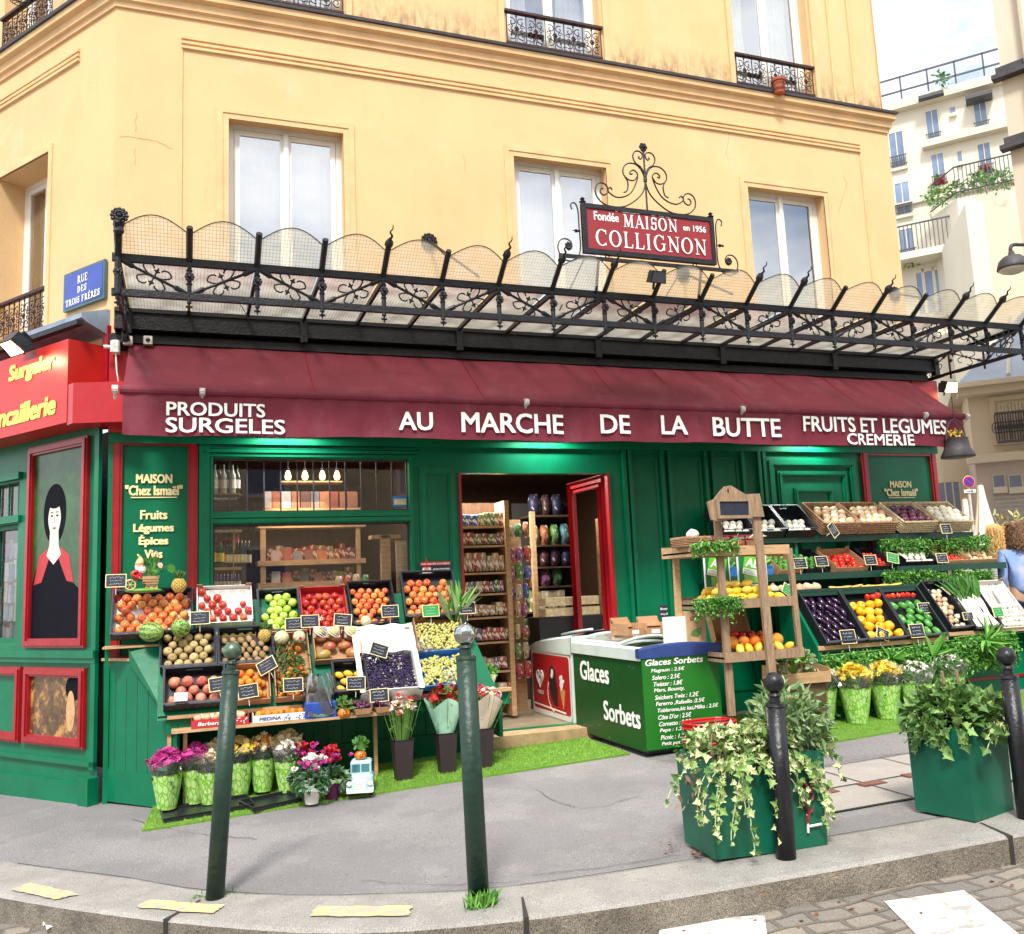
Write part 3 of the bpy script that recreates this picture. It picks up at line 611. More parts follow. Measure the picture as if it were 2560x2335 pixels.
mb = MB(LF); mb.quad((-3.2, .02, 1.22), (-1.25, .02, 1.22), (-1.25, .02, 2.25), (-3.2, .02, 2.25)); mb.quad((-3.2, .02, 2.33), (-1.25, .02, 2.33), (-1.25, .02, 2.62), (-3.2, .02, 2.62)); mb.obj('pane', shopglass, w2)
mb = MB(LF); mb.quad((-3.2, .5, 1.0), (-1.2, .5, 1.0), (-1.2, .5, 2.7), (-3.2, .5, 2.7)); mb.quad((-1.25, .06, 1), (-1.25, .5, 1), (-1.25, .5, 2.7), (-1.25, .06, 2.7)); mb.obj('window_back', mat('pale_board', (.5, .47, .42), .9), w2)
pm = mat('paper_notice', (.6, .55, .5), .8, var=.3, scale=25, rnd=[(.75, .72, .68), (.35, .12, .3), (.6, .6, .62), (.3, .28, .26), (.7, .55, .4), (.1, .2, .3), (.7, .7, .66)])
for i in range(5):
 for j in range(5):
  for h in range(2):
   x = -1.34 - (i * 2 + h) * .062 * .8; z = 1.29 + j * .185 + random.uniform(-.02, .02)
   mb = MB(); w, hh = random.uniform(.024, .04), random.uniform(.055, .09); mb.box(-w, w, -.0015, .0015, -hh, hh)
   o = mb.obj('paper_notice', pm, w2, world=False); q = LF @ Vector((x, .05 + random.uniform(0, .01) + h * .006, z)); o.location = q; o.rotation_euler = (0, random.uniform(-.06, .06), LANG - pi)
# fascia behind the awning
mb = MB(); mb.box(0, 8.50, -.16, .0, 2.88, 3.55); mb.box(8.2, 8.56, -.20, .0, 2.88, 3.62); mb.obj('fascia', redb, bld)
mb = MB(); mb.box(.0, 8.45, -.18, .0, 3.551, 3.69); mb.box(0, 8.4, -.24, -.181, 3.60, 3.66); mb.obj('black_beam', iron, bld)
# awning
awn = mat('burgundy_canvas', (.15, .012, .028), .8, var=.14, scale=2.0, bump=.25, bscale=7)
overlay(awn, mask_noise(awn, 2.5, .52, .75, (1.5, 1, 1), .45), (.24, .07, .10)); overlay(awn, mask_noise(awn, 60, .74, .76, None, .8), (.5, .35, .36))
YA = -.90; zb = [aty(330, 1086, YA).z, aty(2370, 1117, YA).z]; za = aty(1300, 1012, YA).z
aw = thing('shop_awning', 'burgundy canvas awning with white lettering over the shopfront', 'awning', (4.1, -.15, 3.66))
AX0, AX1 = .15, 8.13; ZR = 3.07
mb = MB(); mb.smooth = True
mb.sheet(90, 10, lambda u, v: (AX0 + (AX1 - AX0) * u, -.14 + (YA + .14) * v, 3.665 + (ZR - 3.665) * v - .018 * sin(pi * v) - .006 * sin(u * 37) * v * (1 - v) * 4 - .004 * sin(u * 90 + v * 3) - .007 * sin(u * 21 + v * 7) * sin(pi * v)))
mb.obj('canvas', awn, aw)
mb = MB(); mb.smooth = True
def val(u, v):
 w = .012 * sin(u * 60) * v + .008 * sin(u * 143 + 1) * v + .004 * sin(u * 260)
 return (AX0 + (AX1 - AX0) * u, YA - .002 + w, (ZR - .03) + (zb[0] + (zb[1] - zb[0]) * u - .006 * sin(u * 19) - .004 * sin(u * 47) - (ZR - .03)) * v)
mb.sheet(180, 8, val); mb.obj('valance', awn, aw)
mb = MB(); mb.tube([(AX0 - .02, YA + .01, ZR - .008), (AX1 + .02, YA + .01, ZR - .008)], .034, 10); mb.obj('front_bar', awn, aw)
wm = mat('worn_white_metal', (.6, .58, .54), .5, .3, var=.3, scale=30)
for x in (.70, 3.30, 5.45, 7.62, AX0 - .05, AX1 + .04):
 mb = MB(); mb.tube([(x - .02, YA - .02, ZR - .01), (x + .02, YA - .02, ZR - .01)], .03, 10); mb.tube([(x, YA - .04, ZR - .02), (x, YA + .03, ZR - .07)], .012, 6); mb.obj('arm_joint', wm, aw)
for x in (1.54, 2.95, 4.25, 4.9, 5.6, 6.96):
 mb = MB(); mb.tube([(x + .002 * sin(v * 2), -.14 + (YA + .14) * v, 3.668 + (ZR - 3.665) * v - .014 * sin(pi * v)) for v in [i / 8 for i in range(9)]], .003, 4); mb.obj('seam', red, aw)
for x in (.5, 3.6, 6.8):
 mb = MB(); mb.tube([(x, -.12, 3.4), (x + .25, -.5, 3.22), (x, YA + .03, ZR - .02)], .017, 6); mb.obj('folding_arm', iron, aw)
mb = MB(mat4((0, YA - .018, 0)))
I4 = mat4((0, YA - .018, 0))
def tpx(mb, s, xl, xr, yt, yb, F=I4, off=.02, y=0.0, skew=0):
 xc = (xl + xr) / 2; a, b = atf(xl, (yt + yb) / 2, F), atf(xr, (yt + yb) / 2, F); t, d = atf(xc, yt, F), atf(xc, yb, F)
 text(mb, s, a.x, b.x, d.z, t.z, y, off, skew)
lets = [('PRODUITS', 417, 662, 1007, 1041), ('SURGELES', 415, 712, 1046, 1083), ('AU', 998, 1080, 1030, 1076), ('MARCHE', 1155, 1408, 1033, 1083), ('DE', 1502, 1573, 1037, 1084), ('LA', 1654, 1716, 1039, 1086), ('BUTTE', 1783, 1950, 1045, 1092), ('FRUITS ET LEGUMES', 2010, 2366, 1045, 1082), ('CREMERIE', 2116, 2282, 1085, 1113)]
for l in lets:
 mb = MB(I4); tpx(mb, *l, off=.022); mb.v = [(p[0], p[1] - .003 + (.012 * sin((p[0] - AX0) / (AX1 - AX0) * 60) + .008 * sin((p[0] - AX0) / (AX1 - AX0) * 143 + 1)) * max(0, min(1, (ZR - p[2]) / .35)), p[2]) for p in mb.v]
 mb.obj('lettering', whitep, aw)
# wrought iron and glass canopy
t_, b_, cur_, src_ = None, None, None, None
def wired(m):
 t = m.node_tree; tr = [n for n in t.nodes if n.type == 'BSDF_TRANSPARENT'][0]; tcn = nd(t, 'ShaderNodeTexCoord'); mp = nd(t, 'ShaderNodeMapping'); mp.inputs['Scale'].default_value = (1, 1, 1)
 t.links.new(tcn.outputs['Object'], mp.inputs[0]); br = nd(t, 'ShaderNodeTexBrick'); br.offset = 0; br.inputs['Scale'].default_value = 1; br.inputs['Brick Width'].default_value = .024; br.inputs['Row Height'].default_value = .024; br.inputs['Mortar Size'].default_value = .0016; br.inputs['Mortar Smooth'].default_value = .4
 br.inputs['Color1'].default_value = (.90, .87, .76, 1); br.inputs['Color2'].default_value = (.86, .85, .74, 1); br.inputs['Mortar'].default_value = (.34, .35, .33, 1)
 t.links.new(mp.outputs[0], br.inputs[0]); t.links.new(br.outputs[0], tr.inputs[0]); brs = br.outputs[0]
 mx = [n for n in t.nodes if n.type == 'MIX_SHADER'][0]; o = [n for n in t.nodes if n.type == 'OUTPUT_MATERIAL'][0]   # dust on the panes
 df = nd(t, 'ShaderNodeBsdfDiffuse'); df.inputs[0].default_value = (.78, .76, .66, 1); tl = nd(t, 'ShaderNodeBsdfTranslucent'); tl.inputs[0].default_value = (.86, .84, .74, 1); a = nd(t, 'ShaderNodeAddShader'); 
 nz = nd(t, 'ShaderNodeTexNoise'); nz.inputs['Scale'].default_value = 5; t.links.new(tcn.outputs['Object'], nz.inputs['Vector']); mr = nd(t, 'ShaderNodeMapRange'); mr.inputs[1].default_value = .35; mr.inputs[2].default_value = .7; mr.inputs[3].default_value = .30; mr.inputs[4].default_value = .55; t.links.new(nz.outputs[0], mr.inputs[0])
 t.links.new(brs, df.inputs[0]); t.links.new(brs, tl.inputs[0]); m2 = nd(t, 'ShaderNodeMixShader'); m3 = nd(t, 'ShaderNodeMixShader'); m3.inputs[0].default_value = .6; t.links.new(df.outputs[0], m3.inputs[1]); t.links.new(tl.outputs[0], m3.inputs[2])
 t.links.new(mr.outputs[0], m2.inputs[0]); t.links.new(mx.outputs[0], m2.inputs[1]); t.links.new(m3.outputs[0], m2.inputs[2]); t.links.new(m2.outputs[0], o.inputs[0])
wired(canglass)
cn = thing('glass_canopy', 'black wrought iron canopy with scalloped wired glass panes above the awning', 'canopy', (4.3, 0, 3.87))
NB = 18; CX0, CX1 = .14, 8.48; ST = (CX1 - CX0) / NB; YB, ZU, ZL, ZG = -1.40, 3.885, 3.635, 3.875
def part_copy(o, x, y=0, rz=None, parent=None):
 c = o.copy(); scene.collection.objects.link(c); c.parent = parent or o.parent; c.location = (o.location[0] + x, o.location[1] + y, o.location[2])
 if rz is not None: c.rotation_euler = (0, 0, rz)
 for ch in list(o.children): d = ch.copy(); scene.collection.objects.link(d); d.parent = c
 return c
mb = MB(); mb.box(CX0 - .1, CX1 - .02, -.28, .0, 3.70, 3.86); mb.box(CX0 - .1, CX1 - .02, -.30, -.27, 3.84, 3.875); mb.box(CX0 - .1, CX1 - .02, -.295, -.281, 3.70, 3.72)
for i in range(0, NB + 1, 3): mb.box(CX0 + i * ST - .03, CX0 + i * ST + .03, -.31, -.24, 3.66, 3.84)
mb.obj('gutter', iron, cn)
mb = MB(); mb.box(CX0 - .04, CX1 + .03, YB - .012, YB + .022, ZU - .027, ZU + .027); mb.obj('upper_bar', iron, cn)
mb = MB(); mb.box(CX0 - .04, CX1 + .03, YB - .014, YB + .024, ZL - .024, ZL + .024); mb.obj('lower_bar', iron, cn)
for sx in (CX0, CX1):
 mb = MB(); mb.box(sx - .012, sx + .012, YB, -.0, ZU - .02, ZU + .02); mb.box(sx - .012, sx + .012, YB, -.0, ZL - .018, ZL + .018); mb.obj('side_bar', iron, cn)
mb = MB(mat4((CX0, 0, 0))); a = .018; w = ST - .018; N = 10
lipd = Vector((0, -.205, .145)).normalized()
for i in range(N):
 u0, u1 = i / N, (i + 1) / N; X0, X1 = a + (w - a) * u0, a + (w - a) * u1
 mb.quad((X0, -.26, ZG - .005), (X0, YB, ZG + .03), (X1, YB, ZG + .03), (X1, -.26, ZG - .005))
 e = lambda u: .215 + .115 * sin(pi * u)
 p = lambda X, s: (X, YB + lipd.y * s, ZG + .035 + lipd.z * s)
 mb.quad(p(X0, 0), p(X0, e(u0)), p(X1, e(u1)), p(X1, 0))
pane = mb.obj('glass_pane', canglass, cn); panes = [pane]
mb = MB(mat4((CX0, 0, 0))); N = 14
mb.tube([(a + (w - a) * i / N, YB + lipd.y * (.215 + .115 * sin(pi * i / N)), ZG + .037 + lipd.z * (.215 + .115 * sin(pi * i / N))) for i in range(N + 1)], .004, 5)
edge = mb.obj('pane_edge', leadm, pane)
mb = MB(mat4((CX0, 0, 0))); mb.box(-.012, .012, YB, -.25, ZG - .03, ZG + .012)
mb.tube([(0, YB, ZG + .02), (0, YB + lipd.y * .27, ZG + .03 + lipd.z * .27)], .022, 6)
raf = mb.obj('rafter', iron, cn)
mb = MB(mat4((CX0, 0, 0))); e0 = Vector((0, YB, ZG + .03)) + lipd * .25
mb.tube([e0, e0 + lipd * .02, e0 + lipd * .05, e0 + lipd * .075], [.02, .034, .030, .012], 6)
P = smoothpath([e0 + lipd * .07, e0 + lipd * .09 + Vector((0.014, 0, .006)), e0 + lipd * .115 + Vector((-.004, 0, .012)), e0 + lipd * .14 + Vector((.012, 0, .018)), e0 + lipd * .15 + Vector((.012, 0, .04))], 4); mb.tube(P, [.011 - .008 * i / (len(P) - 1) for i in range(len(P))], 5)
fin = mb.obj('finial', iron, raf)
for k in range(4):
 pass
mb = MB(mat4((CX0, YB, 0))); mb.tube([(0, 0, ZU), (0, 0, ZL - .05)], .018, 6)
zc = (ZU + ZL) / 2 + .015
for k in range(8): an = k * pi / 4; mb.ball((cos(an) * .022, -.02, zc + sin(an) * .024), .014, .012, .014, 5, 4)
mb.ball((0, -.032, zc), .015, n=6, m=4); mb.lathe([(.016, zc - .06), (.024, zc - .05), (.014, zc - .035)], 8); mb.lathe([(.014, zc + .035), (.024, zc + .05), (.016, zc + .06)], 8)
mb.lathe([(.002, ZL - .105), (.008, ZL - .085), (.018, ZL - .075), (.008, ZL - .065), (.006, ZL - .02)], 6); mb.box(-.022, .022, -.006, .006, ZL - .082, ZL - .068)
post = mb.obj('post', iron, cn)
def brace(sg):
 mb = MB(mat4((CX0, YB - .004, 0))); A = Vector((.015, 0, ZU - .02)); B = Vector((ST - .015, 0, ZL + .02))
 if sg < 0: A, B = Vector((.015, 0, ZL + .02)), Vector((ST - .015, 0, ZU - .02))
 d = (B - A); L = d.length; d.normalize(); n = Vector((-d.z, 0, d.x))
 mb.tube([A, A + d * .07, A + d * .08, A + d * .10, A + d * (L / 2), B - d * .10, B - d * .08, B - d * .07, B], [.012, .019, .021, .010, .011, .010, .021, .019, .012], 6)
 c = A + d * (L / 2)
 for s1 in (-1, 1):
  for s2 in (-1, 1):
   P = smoothpath([c + d * s1 * .015, c + d * s1 * .06 + n * s2 * .012, c + d * s1 * .10 + n * s2 * .045, c + d * s1 * .075 + n * s2 * .075, c + d * s1 * .04 + n * s2 * .072, c + d * s1 * .028 + n * s2 * .056], 4); mb.tube(P, .0062, 5)
 for s2 in (-1, 1):
  mb.tube([c, c + n * s2 * .03, c + n * s2 * .04, c + n * s2 * .06, c + n * s2 * .075], [.006, .006, .014, .008, .001], 5); mb.tube([c + n * s2 * .045 - d * .02, c + n * s2 * .045 + d * .02], .007, 5)
 mb.ball(c, .016, .013, .016, 6, 4)
 return mb.obj('scroll_brace', iron, cn)
b0, b1 = brace(1), brace(-1); 
for i in range(1, NB):
 part_copy(pane, ST * i); c = b0 if i % 2 == 0 else b1
 if i > 1: part_copy(c, ST * (i if c is b0 else i))
b1.location.x += ST
nof = {1, 2, 3, 5, 9, 10, 13, 15}
for i in range(1, NB + 1):
 r = raf.copy(); scene.collection.objects.link(r); r.parent = cn; r.location = (ST * i, 0, 0)
 if i not in nof: f = fin.copy(); scene.collection.objects.link(f); f.parent = r
 part_copy(post, ST * i)
bpy.data.objects.remove(fin)
sideb = []
for X in (CX0, CX1):
 for k in range(3):
  y0_ = YB + .02 + k * .45
  mb = MB(mat4((X, y0_, 0), rz=pi / 2)); A = Vector((.0, 0, ZU - .02 if k % 2 == 0 else ZL + .02)); B = Vector((.44, 0, ZL + .02 if k % 2 == 0 else ZU - .02)); d = (B - A); L = d.length; d.normalize(); n = Vector((-d.z, 0, d.x))
  mb.tube([A, A + d * .08, A + d * .10, B - d * .10, B - d * .08, B], [.009, .017, .007, .007, .017, .009], 6); c = A + d * (L / 2)
  for s1 in (-1, 1):
   for s2 in (-1, 1): mb.tube(smoothpath([c + d * s1 * .015, c + d * s1 * .06 + n * s2 * .012, c + d * s1 * .10 + n * s2 * .045, c + d * s1 * .075 + n * s2 * .075, c + d * s1 * .04 + n * s2 * .072], 4), .0048, 5)
  mb.ball(c, .016, n=6, m=4); mb.obj('scroll_brace', rust if X > 5 else iron, cn)
  if k: mb = MB(mat4((X, y0_, 0))); mb.tube([(0, 0, ZU), (0, 0, ZL - .06)], .012, 6); mb.ball((0, -.02, zc), .022, n=6, m=4); mb.obj('post', rust if X > 5 else iron, cn)
mb = MB(); mb.tube([(CX0 - .02, -.03, 3.62), (CX0 - .02, -.03, 3.86)], .035, 8); mb.tube([(CX0 - .02, -.5, ZL - .02)] + [(CX0 - .02, -.5 + .45 * i / 8, ZL - .02 - .1 * (i / 8) ** 2) for i in range(9)], .014, 6); mb.obj('wall_bracket', iron, cn)
p0 = aty(300, 545, YB - .1)
def rosette(mb, c, r, ax=None, n=12):
 for k in range(n):
  a = 2 * pi * k / n
  mb.ball((c[0] + cos(a) * r * .75, c[1], c[2] + sin(a) * r * .75), r * .24, r * .2, r * .24, 6, 4); mb.ball((c[0] + cos(a + .26) * r * .45, c[1] - r * .12, c[2] + sin(a + .26) * r * .45), r * .2, r * .2, r * .2, 6, 4)
 mb.ball((c[0], c[1] - r * .15, c[2]), r * .3, r * .3, r * .3, 8, 5); mb.lathe([(r * .8, -.004), (r * .8, .004)], 16, mat4(c, rx=pi / 2))
mb = MB(); mb.tube([(CX0, YB - .01, ZL - .02), (CX0, YB - .01, ZU), (CX0 + .005, YB - .10, ZU + .10), (CX0 + .01, YB - .18, p0.z - .11)], .024, 8); rosette(mb, (CX0 + .015, YB - .19, p0.z - .02), .062); mb.lathe([(.022, -.12), (.036, -.10), (.03, -.07), (.04, -.05)], 8, mat4((CX0 + .012, YB - .18, p0.z - .03))); mb.obj('corner_post', iron, cn)
for (px, py, qx, qy) in ((1073, 603, 1195, 690), (1708, 683, 1830, 735), (2237, 733, 2330, 750)):
 a = aty(px, py, -.02); b = aty(qx, qy, YB - .04); mb = MB(); mb.tube([a, b], .011, 6); rosette(mb, a, .085); mb.obj('tie_rod', iron, cn)
mb = MB(); mb.tube(smoothpath([aty(470 + 125, 755, -1.0), aty(610, 775, -1.0), aty(622, 800, -1.0)], 4), .003, 4); mb.obj('loose_wire', iron, cn)
# hanging shop sign on the canopy
SY = -1.50; A_ = aty(1459, 632, SY); 
sgn = thing('shop_sign', 'dark red MAISON board in a scrolled black iron frame on the canopy', 'sign', (A_.x, SY, A_.z))
SM = mat4((A_.x, SY, A_.z)); SW, SH = aty(1789, 661, SY).x - A_.x, .425
k_ = SW / 1320
def sg(X, Y): return Vector(((X - 330) * k_, 0, (680 + .1136 * (X - 315) - Y) * k_ + SH))
mb = MB(SM); mb.frame(0, SW, 0, SH, .038, -.022, .022); mb.box(.0, SW, .0, .02, 0, SH); mb.obj('frame', iron, sgn)
sred = mat('sign_red', (.25, .012, .018), .5, var=.1, scale=8); overlay(sred, mask_noise(sred, 18, .71, .73, None, .9), (.8, .75, .68))
mb = MB(SM); mb.box(.036, SW - .036, -.012, -.002, .036, SH - .036); mb.obj('panel', sred, sgn)
mb = MB(SM); serif(mb, 'MAISON', .30 * SW, .71 * SW, .60 * SH, .865 * SH, -.014); mb.obj('lettering', whitep, sgn)
mb = MB(SM); serif(mb, 'COLLIGNON', .085 * SW, .93 * SW, .17 * SH, .50 * SH, -.014, wt=.15); mb.obj('lettering', whitep, sgn)
mb = MB(SM); text(mb, 'Fondée', .085 * SW, .265 * SW, .68 * SH, .86 * SH, -.014, .02); mb.obj('lettering', whitep, sgn)
mb = MB(SM); text(mb, 'en 1956', .755 * SW, .935 * SW, .66 * SH, .79 * SH, -.014, .02); mb.obj('lettering', whitep, sgn)
random.seed(5)
mb = MB(SM)
for i in range(16):     # paint flaked off along the top edge
 u = random.choice([.27, .3, .33, .36, .58, .62, .66, .9, .4, .55]) + random.uniform(-.03, .03); x = u * SW; z = SH - .04
 pts = [(x + cos(a) * random.uniform(.008, .022), z + sin(a) * random.uniform(.003, .008)) for a in [j * pi / 4 for j in range(8)]]; mb.face(pts, -.0135 - i * .00008)
mb.obj('flaked_paint', whitep, sgn)
curves = [[(975, 400), (975, 500), (940, 590), (860, 660), (760, 710), (660, 715), (560, 690), (495, 630), (475, 570), (490, 515), (530, 492), (575, 505), (600, 545), (590, 590), (550, 605), (525, 580), (530, 550), (555, 545)],
          [(643, 555), (620, 535), (600, 560), (620, 590), (680, 625), (760, 620), (830, 580), (880, 500), (905, 430), (895, 390), (860, 370), (830, 390), (835, 410), (855, 405)],
          [(975, 440), (940, 360), (890, 315), (830, 305), (780, 330), (758, 380), (775, 430), (820, 465), (870, 465), (900, 430)],
          [(780, 440), (800, 480), (800, 530), (785, 570), (755, 580)],
          [(975, 400), (940, 340), (890, 300), (868, 240), (890, 195), (930, 190), (960, 210), (965, 240), (945, 265), (925, 250), (935, 238)]]
xc = sg(980, 0).x
for mir in (0, 1):
 mb = MB(SM)
 for c in curves:
  P = smoothpath([sg(*q) for q in c], 5)
  if mir: P = [Vector((2 * xc - p.x, p.y, p.z)) for p in P]
  mb.tube(P, .0065, 6)
 mb.obj('scroll', iron, sgn)
mb = MB(SM); mb.tube([(xc, 0, SH), (xc, 0, sg(978, 190).z)], .008, 6); mb.tube([(xc, 0, sg(978, 480).z), (xc, 0, sg(978, 400).z)], .016, 6)
c = Vector((xc, 0, sg(975, 150).z))
for i in range(6): mb.ball(c + Vector((cos(i * pi / 3) * .024, 0, sin(i * pi / 3) * .024)), .018, .014, .018, 6, 4)
mb.ball(c - Vector((0, .01, 0)), .015, n=6, m=4); mb.lathe([(.004, -.06), (.014, -.035), (.004, -.02)], 6, mat4(c)); mb.obj('flower_finial', iron, sgn)
side = [(240, 735), (232, 690), (265, 675), (290, 710), (300, 780), (300, 900), (305, 1050), (290, 1140), (240, 1195), (160, 1190), (105, 1130), (92, 1060), (120, 1010), (170, 1000), (215, 1030), (220, 1080), (190, 1100), (165, 1070), (185, 1050)]
for mir in (0, 1):
 mb = MB(SM); P = smoothpath([sg(*q) for q in side], 4); c = sg(190, 1065); fl = sg(270, 930)
 if mir: P = [Vector((SW - p.x, 0, p.z)) for p in P]; c = Vector((SW - c.x, 0, c.z)); fl = Vector((SW - fl.x, 0, fl.z))
 mb.tube(P, .006, 6)
 for i in range(7): mb.ball(c + Vector((cos(i * .9) * .022, -.006, sin(i * .9) * .022)), .014, n=5, m=4)
 mb.ball(c, .018, n=6, m=4); mb.tube([fl + Vector((-.035, 0, 0)), fl + Vector((.035, 0, 0))], [.002, .012], 5); mb.ball(fl, .016, n=6, m=4)
 x = .0 if not mir else SW
 mb.lathe([(.012, 0), (.03, .015), (.01, .03), (.022, .04), (.001, .06)], 8, mat4((x + (.015 if not mir else -.015), 0, SH))); mb.obj('side_scroll', iron, sgn)
mb = MB(SM); mb.box(sg(100, 0).x, SW + (.0 - sg(100, 0).x), -.014, .014, -.052, -.026)
for X in (555, 1430): q = sg(X, 0).x; mb.tube([(q + .018 * cos(a * pi / 6), 0, -.012 + .014 * sin(a * pi / 6)) for a in range(13)], .005, 5)
for X in (470, 1495): q = sg(X, 0).x; mb.tube([(q, 0, -.04), (q, .08, -.30)], .012, 6)
for X in (340, 1310): q = sg(X, 0).x; mb.tube([(q, 0, -.04), (q - .03, .5, -.33)], .006, 6)
mb.obj('bearer', iron, sgn)
def floodlight(px, py, y, lab, tilt=-.6, lit=None, F=None, s=1, rz=0):
 p = aty(px, py, y) if F is None else F @ atf(px, py, F)
 t = thing('floodlight', lab, 'lamp', tuple(p), (0, 0, rz)); R = mat4(rx=tilt)
 mb = MB(R); w = .075 * s; mb.poly([(-w, -.05 * s), (w, -.05 * s), (w * .8, .05 * s), (-w * .8, .05 * s)], -.05 * s, .02 * s); mb.box(-w * .7, w * .7, .0, .05 * s, -.03 * s, .03 * s); mb.obj('housing', iron, t, world=False)
 mb = MB(R); mb.quad((-w * .85, -.052 * s, -.042 * s), (w * .85, -.052 * s, -.042 * s), (w * .7, -.052 * s, .042 * s), (-w * .7, -.052 * s, .042 * s)); mb.obj('lens', lit or mat('lamp_lens', (.05, .06, .07), .1), t, world=False)
 mb = MB(); mb.tube([(0, .03, 0), (0, .06, -.09)], .01, 6); mb.obj('bracket', iron, t, world=False); return t
floodlight(1640, 692, YB - .2, 'black floodlight clamped to a canopy rafter under the hanging sign', .4)
# side fascia, street plate, lamps on the left wall
SB = LF @ mat4((0, -.30, 0))
LF2 = LF @ mat4((0, -.323, 0)); XF = atf(168, 940, LF2).x; ZF0, ZF1 = atf(168, 1055, LF2).z, atf(165, 848, LF2).z; RZ0, RZ1 = aty(250, 1052, -.34).z, aty(250, 950, -.34).z; mb = MB(LF); mb.poly([(-9, ZF0), (XF, ZF0), (XF, ZF1), (-9, ZF1)], -.32, -.0); fs = thing('side_fascia', 'orange red lit sign box with yellow lettering on the side wall', 'sign', (0, 0, 3))
mb.obj('box', mat('orange_red_paint', (.46, .016, .011), .4, var=.06, scale=3, bump=.1, bscale=6), fs)
LF2 = LF @ mat4((0, -.323, 0)); ylet = mat('yellow_letters', (.85, .62, .12), .5, var=.05)
def textf(mb, s, F, TL, BL, Rr, off=.03, skew=0, y=-.002):
 a, b, c = atf(*TL, F), atf(*BL, F), atf(*Rr, F); text(mb, s, a.x, c.x, b.z, a.z, y, off, skew, F)
mb = MB(); textf(mb, 'Surgeler', LF2, (25, 915), (27, 965), (135, 895), .045, .12); mb.obj('lettering', ylet, fs)
a_ = atf(138, 1015, LF2); l_ = atf(0, 1030, LF2); mb = MB(); zt = atf(138, 995, LF2).z; zb_ = atf(138, 1035, LF2).z
wch = (a_.x - l_.x) / 8.3
text(mb, 'Quincaillerie', a_.x - wch * 12, a_.x, zb_ - .03, zt + .04, -.002, .045, .12, LF2); mb.obj('lettering', ylet, fs)
mb = MB(); P = [(-.62, -.30), (-.35, -.28)]   # corner return of the fascia
mb.add([tuple(LF @ Vector((XF, -.315, z))) for z in (RZ0, RZ1)] + [tuple(LF @ Vector((XF + .1, -.33, z))) for z in (RZ0, RZ1)] + [(.16, -.34, z) for z in (RZ0, RZ1)] + [(.16, -.02, z) for z in (RZ0, RZ1)] + [tuple(LF @ Vector((XF, -.02, z))) for z in (RZ0, RZ1)],
       [(0, 2, 3, 1), (2, 4, 5, 3), (4, 6, 7, 5), (1, 3, 5, 7, 9), (0, 8, 6, 4, 2)]); mb.obj('corner_return', redb, fs)
mb = MB(LF); mb.box(XF + .001, .0, -.03, .0, RZ1, 3.8); mb.obj('recessed_board', red, fs)
mb = MB(); mb.box(.0, .2, -.03, .0, RZ1, 3.56); mb.obj('recessed_board', red, fs)
mb = MB(LF); molding(mb, [(.0, 3.72), (-.20, 3.79), (-.25, 3.82), (-.25, 3.86), (-.03, 3.94), (0, 3.94)], None, -9, -.02); mb.obj('zinc_flashing', mat('zinc', (.24, .29, .36), .45, .35, var=.3, scale=5), fs)
mb = MB(LF); mb.box(-9, -.0, -.30, -.24, 3.75, 3.785); mb.obj('cable_tray', iron, fs)
PF = LF @ mat4((0, -.03, 0)); a, b, c, d = [atf(*p, PF) for p in ((165, 683), (267, 650), (258, 738), (157, 785))]
pl = thing('street_plate', 'blue enamel street name plate on the side wall by the corner', 'sign', tuple(PF @ Vector(((a.x + b.x) / 2, 0, (a.z + d.z) / 2))))
x0, x1, z0, z1 = (a.x + d.x) / 2, (b.x + c.x) / 2 + .0, (c.z + d.z) / 2 - .01, (a.z + b.z) / 2
mb = MB(PF); mb.box(x0, x1, -.008, .02, z0, z1); mb.obj('plate', mat('plate_edge', (.05, .12, .12), .4, var=.2), pl)
mb = MB(PF); mb.box(x0 + .02, x1 - .02, -.011, -.002, z0 + .02, z1 - .02); mb.obj('field', mat('enamel_blue', (.03, .06, .33), .25, var=.15, scale=6), pl)
w, h = x1 - x0, z1 - z0; mb = MB(PF); serif(mb, 'RUE', x0 + .36 * w, x0 + .62 * w, z0 + .62 * h, z0 + .82 * h, -.012, wt=.2); mb.obj('lettering', whitep, pl)
mb = MB(PF); serif(mb, 'DES', x0 + .36 * w, x0 + .60 * w, z0 + .37 * h, z0 + .54 * h, -.012, wt=.2); mb.obj('lettering', whitep, pl)
mb = MB(PF); serif(mb, 'TROIS FRÈRES', x0 + .07 * w, x0 + .94 * w, z0 + .10 * h, z0 + .27 * h, -.012, wt=.22); mb.obj('lettering', whitep, pl)
warm = mat('warm_lens', (.9, .6, .3), .4, var=0, emit=(1, .55, .22), estr=9)
FL = LF @ mat4((0, -.45, 0))
t = floodlight(44, 856, 0, 'lit floodlight shining down on the orange red side sign', .9, warm, FL, 1.5, LANG - pi)
def arealight(loc, rot, size, e, col, sy=None):
 l = bpy.data.lights.new('lamp_light', 'AREA'); l.energy = e; l.color = col; l.size = size; l.shape = 'RECTANGLE' if sy else 'SQUARE'
 if sy: l.size_y = sy
 o = bpy.data.objects.new('lamp_light', l); scene.collection.objects.link(o); o.location = loc; o.rotation_euler = rot; return o
q = t.location + (LF.to_3x3() @ Vector((0, -.05, -.08))); dv = LF.to_3x3() @ Vector((0.1, .8, -1)); arealight(q, dv.to_track_quat('-Z', 'Y').to_euler(), .14, 3, (1, .66, .36), .08)
t = floodlight(2368, 967, -.15, 'lit floodlight at the far right end of the shop fascia', .3, warm, None, 1.3); arealight((t.location.x, t.location.y - .08, t.location.z - .06), (.3, 0, 0), .15, 5, (1, .65, .3))
stripm = mat('strip_lamp', (1, 1, 1), .4, var=0, emit=(.95, 1, .97), estr=6)
